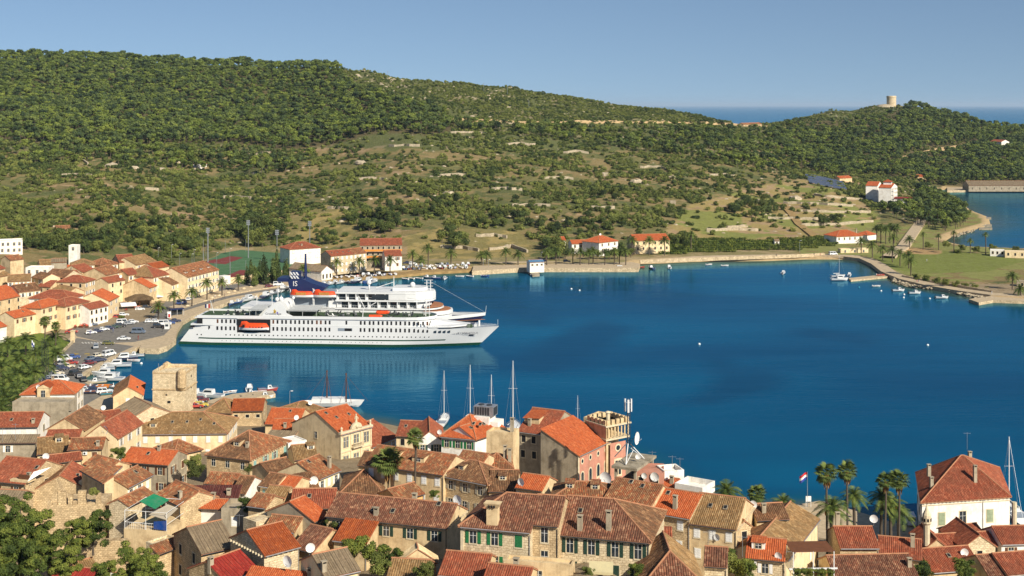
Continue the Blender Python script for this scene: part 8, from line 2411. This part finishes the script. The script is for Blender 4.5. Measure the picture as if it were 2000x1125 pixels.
for i,(a,b) in enumerate([(262,604),(266,606),(270,603),(246,609),(158,640),(164,638),(170,640),(147,641)]):
    t_ = empty('flower_stall',W(a,b,1.5),R.uniform(0,3),f'stall table heaped with red and pink flowers, {ORD[i]} along the square','flower stall')
    mb = MB(); mb.box(-0.8,-0.4,0,0.8,0.4,0.7); mb.build('table',M['wood'],t_)
    add('flowers',clump_mesh('flowers',M['redp'] if i % 2 else M['orangeboat'],[(0,0,0.9,0.8,0.5,0.4)],60,0.25,i),t_)
bs = empty('bus_shelter',W(333,618,1.5),0.55,'dark blue glazed bus shelter at the start of the promenade','bus shelter')
mb = MB(); mb.box(0,0,2.4,5.5,2.4,2.75); mb.build('roof',M['navy'],bs)
mb = MB(); mb.box(0.2,2.1,0.2,5.3,2.2,2.4); mb.build('glass_wall',M['glass'],bs)
mb = MB()
for xx in (0.2,2.7,5.3):
    for yy in (0.2,2.2): mb.tube([(xx,yy,0),(xx,yy,2.4)],0.06,5)
mb.build('post',M['ship'],bs)
mb = MB(); mb.box(0,0,0,1.6,0.1,2.4); mb.box(0.0,-0.9,0,0.1,0,2.2); tag(mb.build('billboard',M['ship'],None,W(326,621,1.5),0.5),'white advertising board with red side beside the blue bus shelter','sign')
mb = MB(); mb.box(0,0,0.8,0.7,0.5,2.0); tag(mb.build('red_kiosk_box',M['redp'],None,W(329,624,1.5),0.5),'bright red box in front of the blue bus shelter','box')
bo = empty('ticket_booth',W(321,643,1.5),0.05,'small white ticket booth on the mole among the parked cars','booth')
mb = MB(); mb.box(0,0,0,1.7,1.7,2.3); mb.build('wall',M['ship'],bo); mb = MB(); mb.box(-0.15,-0.15,2.3,1.85,1.85,2.5); mb.build('roof',M['ship'],bo); mb = MB(); mb.box(0.3,-0.03,1.0,1.4,0.02,1.8); mb.build('window',M['glass'],bo)
mb = MB(); mb.box(-0.6,-0.5,0,0.6,0.5,3.9); mb.box(-0.75,-0.65,3.9,0.75,0.65,4.2); tag(mb.build('gate_post',M['cream'],None,W(142,669,1.5)),'cream stone gate post at the corner of the palm park','gate post')
pw = empty('park_wall',(0,0,0),0,'low cream wall with railing between the palm park and the car park','wall')
q_ = [W(a,b,1.5) for a,b in ((144,668),(120,692),(96,716),(66,745),(30,775),(0,800))]
mb = MB(); rg = []
for i,p in enumerate(q_):
    d = (q_[min(i + 1,5)] - q_[max(i - 1,0)]).normalized(); n_ = Vector((-d.y,d.x,0)) * 0.25; rg.append([p - n_,p - n_ + Vector((0,0,0.9)),p + n_ + Vector((0,0,0.9)),p + n_])
mb.loft(rg,0,closed=True); mb.build('coping',M['quay'],pw)
tag(slab('park_lawn',[(142,669),(118,693),(94,717),(64,746),(20,780),(-60,800),(-60,700),(20,660),(80,650)],1.54,1.2,[M['lawn']]),kind='structure')
for i,(a,b) in enumerate([(401,588),(414,582),(428,578),(458,569),(476,564),(490,561),(446,572),(366,598)]):
    mb = MB(); mb.sphere((0,0,0),0.9,8,4,half=True,sz=0.7); tag(mb.build('stone_bollard',M['quay'],None,W(a,b,1.53)),f'rounded white stone block on the promenade kerb, {ORD[i]} between the palms','bollard',None)
# court fence
cf = empty('court_fence',W(380,540,2.3),0,'tall wire fence with slim posts around the sports courts','fence')
base = W(380,540,2.3); cpts = [W(a,b,2.3) for a,b in ((392,543),(420,541),(450,539),(480,537),(510,536),(540,534),(398,520),(402,502),(440,495),(480,492))]
for p in cpts: mb = MB(); mb.tube([(0,0,0),(0,0,7)],0.08,4); add('fence_post',mb.data('fence_post',[M['metal']]),cf,p - base)
mb = MB()
for a,b in zip(cpts[:5],cpts[1:6]):
    for z_ in (1,2.5,4,5.5,7): mb.tube([a - base + Vector((0,0,z_)),b - base + Vector((0,0,z_))],0.02,3)
mb.build('fence_wire',M['metal'],cf)
# garden wall along the promenade
gw = [W(a,b,1.5) for a,b in ((432,556),(470,550),(520,543),(570,536))]; mb = MB()
rg = []
for i,p in enumerate(gw):
    d = (gw[min(i + 1,3)] - gw[max(i - 1,0)]).normalized(); n_ = Vector((-d.y,d.x,0)) * 0.3; rg.append([p - n_,p - n_ + Vector((0,0,2.6)),p + n_ + Vector((0,0,2.6)),p + n_])
mb.loft(rg,0,closed=True); tag(mb.build('garden_wall',M['cream'],None),'long cream garden wall between the promenade road and the dark conifers','wall')
# pergola with white posts at the lower right
pg = empty('pergola',WY(1548,183,CH - (1110 - HY) * 183 / F),0.05,'dark slatted pergola with white posts below the large tan roof','pergola')
for k in range(9): mb = MB(); mb.box(0,0.2 + k * 0.5,2.2,6.2,0.35 + k * 0.5,2.35); mb.build('slat',M['wood'],pg)
for xx in (0.1,3,6): mb = MB(); mb.tube([(xx,0,-2),(xx,0,2.3)],0.08,5); mb.build('post',M['ship'],pg)
mb = MB(); mb.box(-0.5,-0.1,-0.2,6.5,0.1,0.0); mb.build('white_rail',M['ship'],pg)
# moorish chimney of the little red gable
mb = MB(); mb.tube([(0,0,-2),(0,0,1.6)],0.55,8,0); mb.tube([(0,0,1.6),(0,0,1.8),(0,0,3.2),(0,0,4.0),(0,0,4.9)],[0.6,0.8,0.72,0.3,0.06],10,0)
for k in range(8): a = k * 0.785; mb.cbox((0.76 * math.cos(a),0.76 * math.sin(a),2.4),0.06,0.3,0.5,a,1)
tag(mb.build('ornate_chimney',[M['stonetrim'],M['black']],None,WY(1810,216,CH - (1042 - HY) * 216 / F)),'ornate round chimney with pointed cap on the little red gable','chimney')
mb = MB(); mb.tube([(0,0,-3),(0,0,4)],0.45,8,0); tag(mb.build('round_white_chimney',M['stonetrim'],None,WY(1981,225,CH - (1025 - HY) * 225 / F)),'plain round pale chimney at the right edge by the yacht','chimney')

# ------------------------------------------------------------------ people
def person_mesh(pose):
    me = bpy.data.meshes.new('person')
    s = 0.22 if pose else 0.08
    v = [(0,0,0.95),(0,0,1.18),(0,0,1.42),(0,0,1.53),(0,0.02,1.68),(0.10,0,0.9),(0.11,-s,0.5),(0.11,-s * 0.4,0.08),(0.12,-s * 0.4 - 0.16,0.04),(-0.10,0,0.9),(-0.11,s,0.5),(-0.11,s * 1.3,0.08),(-0.12,s * 1.3 - 0.14,0.04),
         (0.19,0,1.40),(0.25,s * 0.7,1.12),(0.25,-0.02 + s * 0.4,0.86),(-0.19,0,1.40),(-0.25,-s * 0.7,1.12),(-0.25,-0.1,0.86)]
    e = [(0,1),(1,2),(2,3),(3,4),(0,5),(5,6),(6,7),(7,8),(0,9),(9,10),(10,11),(11,12),(2,13),(13,14),(14,15),(2,16),(16,17),(17,18)]
    r_ = [0.15,0.13,0.16,0.06,0.10,0.09,0.065,0.045,0.035,0.09,0.065,0.045,0.035,0.06,0.045,0.035,0.06,0.045,0.035]
    me.from_pydata(v,e,[])
    ob = bpy.data.objects.new('person',me); COL.objects.link(ob)
    ob.modifiers.new('skin','SKIN')
    for i,q in enumerate(r_): me.skin_vertices[0].data[i].radius = (q,q * 0.8)
    me.skin_vertices[0].data[0].use_root = True
    sb_ = ob.modifiers.new('sub','SUBSURF'); sb_.levels = 1; sb_.render_levels = 1
    dg = bpy.context.evaluated_depsgraph_get(); out = bpy.data.meshes.new_from_object(ob.evaluated_get(dg)); bpy.data.objects.remove(ob)
    out.materials.clear(); out.materials.append(M['cloth']); return out
PM = [person_mesh(0),person_mesh(1)]
t = NT('skin_and_hair')
for i,(a,b,z_,c_,lb_) in enumerate([(417,592,1.55,(0.02,0.02,0.03,1),'person in dark clothes walking on the promenade lane'),(390,582,1.55,(0.03,0.03,0.05,1),'person in black standing between the promenade palms'),(439,581,1.55,(0.15,0.1,0.1,1),'small figure farther up the promenade lane'),(270,664,1.55,(0.25,0.05,0.04,1),'person beside the harbour wall by the white saloon'),(1590,500,1.95,(0.02,0.02,0.05,1),'person in dark clothes strolling at the bay end'),(1602,500,1.95,(0.3,0.03,0.03,1),'person in red strolling at the bay end'),(1516,502,1.95,(0.05,0.05,0.06,1),'lone walker along the shore parapet'),
                                       (1791,551,1.75,(0.5,0.05,0.12,1),'person in pink walking on the bay road'),(1794,551,1.75,(0.05,0.08,0.2,1),'person in blue beside the pink one on the bay road'),(1937,575,1.75,(0.6,0.6,0.6,1),'person in white at the small jetty bend'),(221,650,1.55,(0.1,0.12,0.2,1),'person standing behind the cars on the square'),(318,648,1.55,(0.06,0.06,0.06,1),'person seated low figure beside the ticket booth'),(1810,512,1.6,(0.5,0.5,0.45,1),'person at the olive edge of the lawn'),(176,655,1.55,(0.05,0.05,0.2,1),'person near the leftmost white car on the square')]):
    t_ = empty('person',W(a,b,z_),R.uniform(0,6),lb_,'person')
    add('body',PM[i % 2],t_,color=c_)
    mb = MB(); mb.sphere((0,0.02,1.70),0.115,8,6,sz=1.15); mb.build('head',M['teak'],t_)
    mb = MB(); mb.sphere((0,0.05,1.75),0.118,8,5); mb.build('hair',M['wood'],t_)
# buoys
for i,(a,b,c_) in enumerate([(276,711,'white'),(1366,673,'white'),(1812,675,'white'),(235,748,'white'),(1116,565,'white'),(1132,568,'white'),(1678,562,'teal'),(1766,576,'white'),(1765,582,'white'),(1816,584,'white'),(1721,569,'white')]):
    mb = MB(); mb.sphere((0,0,0.15),0.45,8,6); wh = ['in the cove off the car park','alone in the open bay','far right in the open bay','by the inner cove yachts','left of two off the sea wall','right of two off the sea wall','near the jetty raft','upper one under the second jetty boat','lower one under the second jetty boat','before the last jetty boat','small one near the first jetty boat'][i]
    tag(mb.build('mooring_buoy',M['cloth'],None,W(a,b,0),color=CC[c_]),f'{c_} mooring buoy {wh}','buoy')
# riprap along the promenade and bay road
RPm = []
for pts,n_ in (([(372,620),(400,609),(450,589),(520,571),(560,559)],420),([(1745,549),(1775,560),(1845,568),(1900,580),(1935,589)],330),([(1905,450),(1880,457),(1862,463)],60)):
    for i in range(n_):
        t_ = R.random() * (len(pts) - 1); k = int(t_); f_ = t_ - k; p = W(pts[k][0] + (pts[k + 1][0] - pts[k][0]) * f_,pts[k][1] + (pts[k + 1][1] - pts[k][1]) * f_,0)
        RPm.append((p.x + R.uniform(-1.6,1.6),p.y + R.uniform(-2.0,1.4),R.uniform(0.0,1.0)))
RPm = np.array(RPm)
instancer('shore_riprap',RK,RPm,NPR.uniform(0.35,1.0,len(RPm)),NPR.uniform(0,6,len(RPm)),NPR.randint(0,3,len(RPm)),NPR.uniform(0.6,1.3,len(RPm)))

# ------------------------------------------------------------------ air
mb = MB(); mb.box(-95000,-40,-4.5,95000,101000,185)
hz = mb.build('haze',[bpy.data.materials.new('haze')])
hm = bpy.data.materials['haze']; hm.use_nodes = True
for nd in list(hm.node_tree.nodes):
    if nd.type == 'BSDF_PRINCIPLED': hm.node_tree.nodes.remove(nd)
pv = hm.node_tree.nodes.new('ShaderNodeVolumePrincipled'); pv.inputs['Color'].default_value = (0.62,0.80,1.0,1); pv.inputs['Density'].default_value = 0.000028; pv.inputs['Anisotropy'].default_value = 0.0
hm.node_tree.links.new(pv.outputs[0],[nd for nd in hm.node_tree.nodes if nd.type == 'OUTPUT_MATERIAL'][0].inputs['Volume'])
tag(hz,kind='stuff')
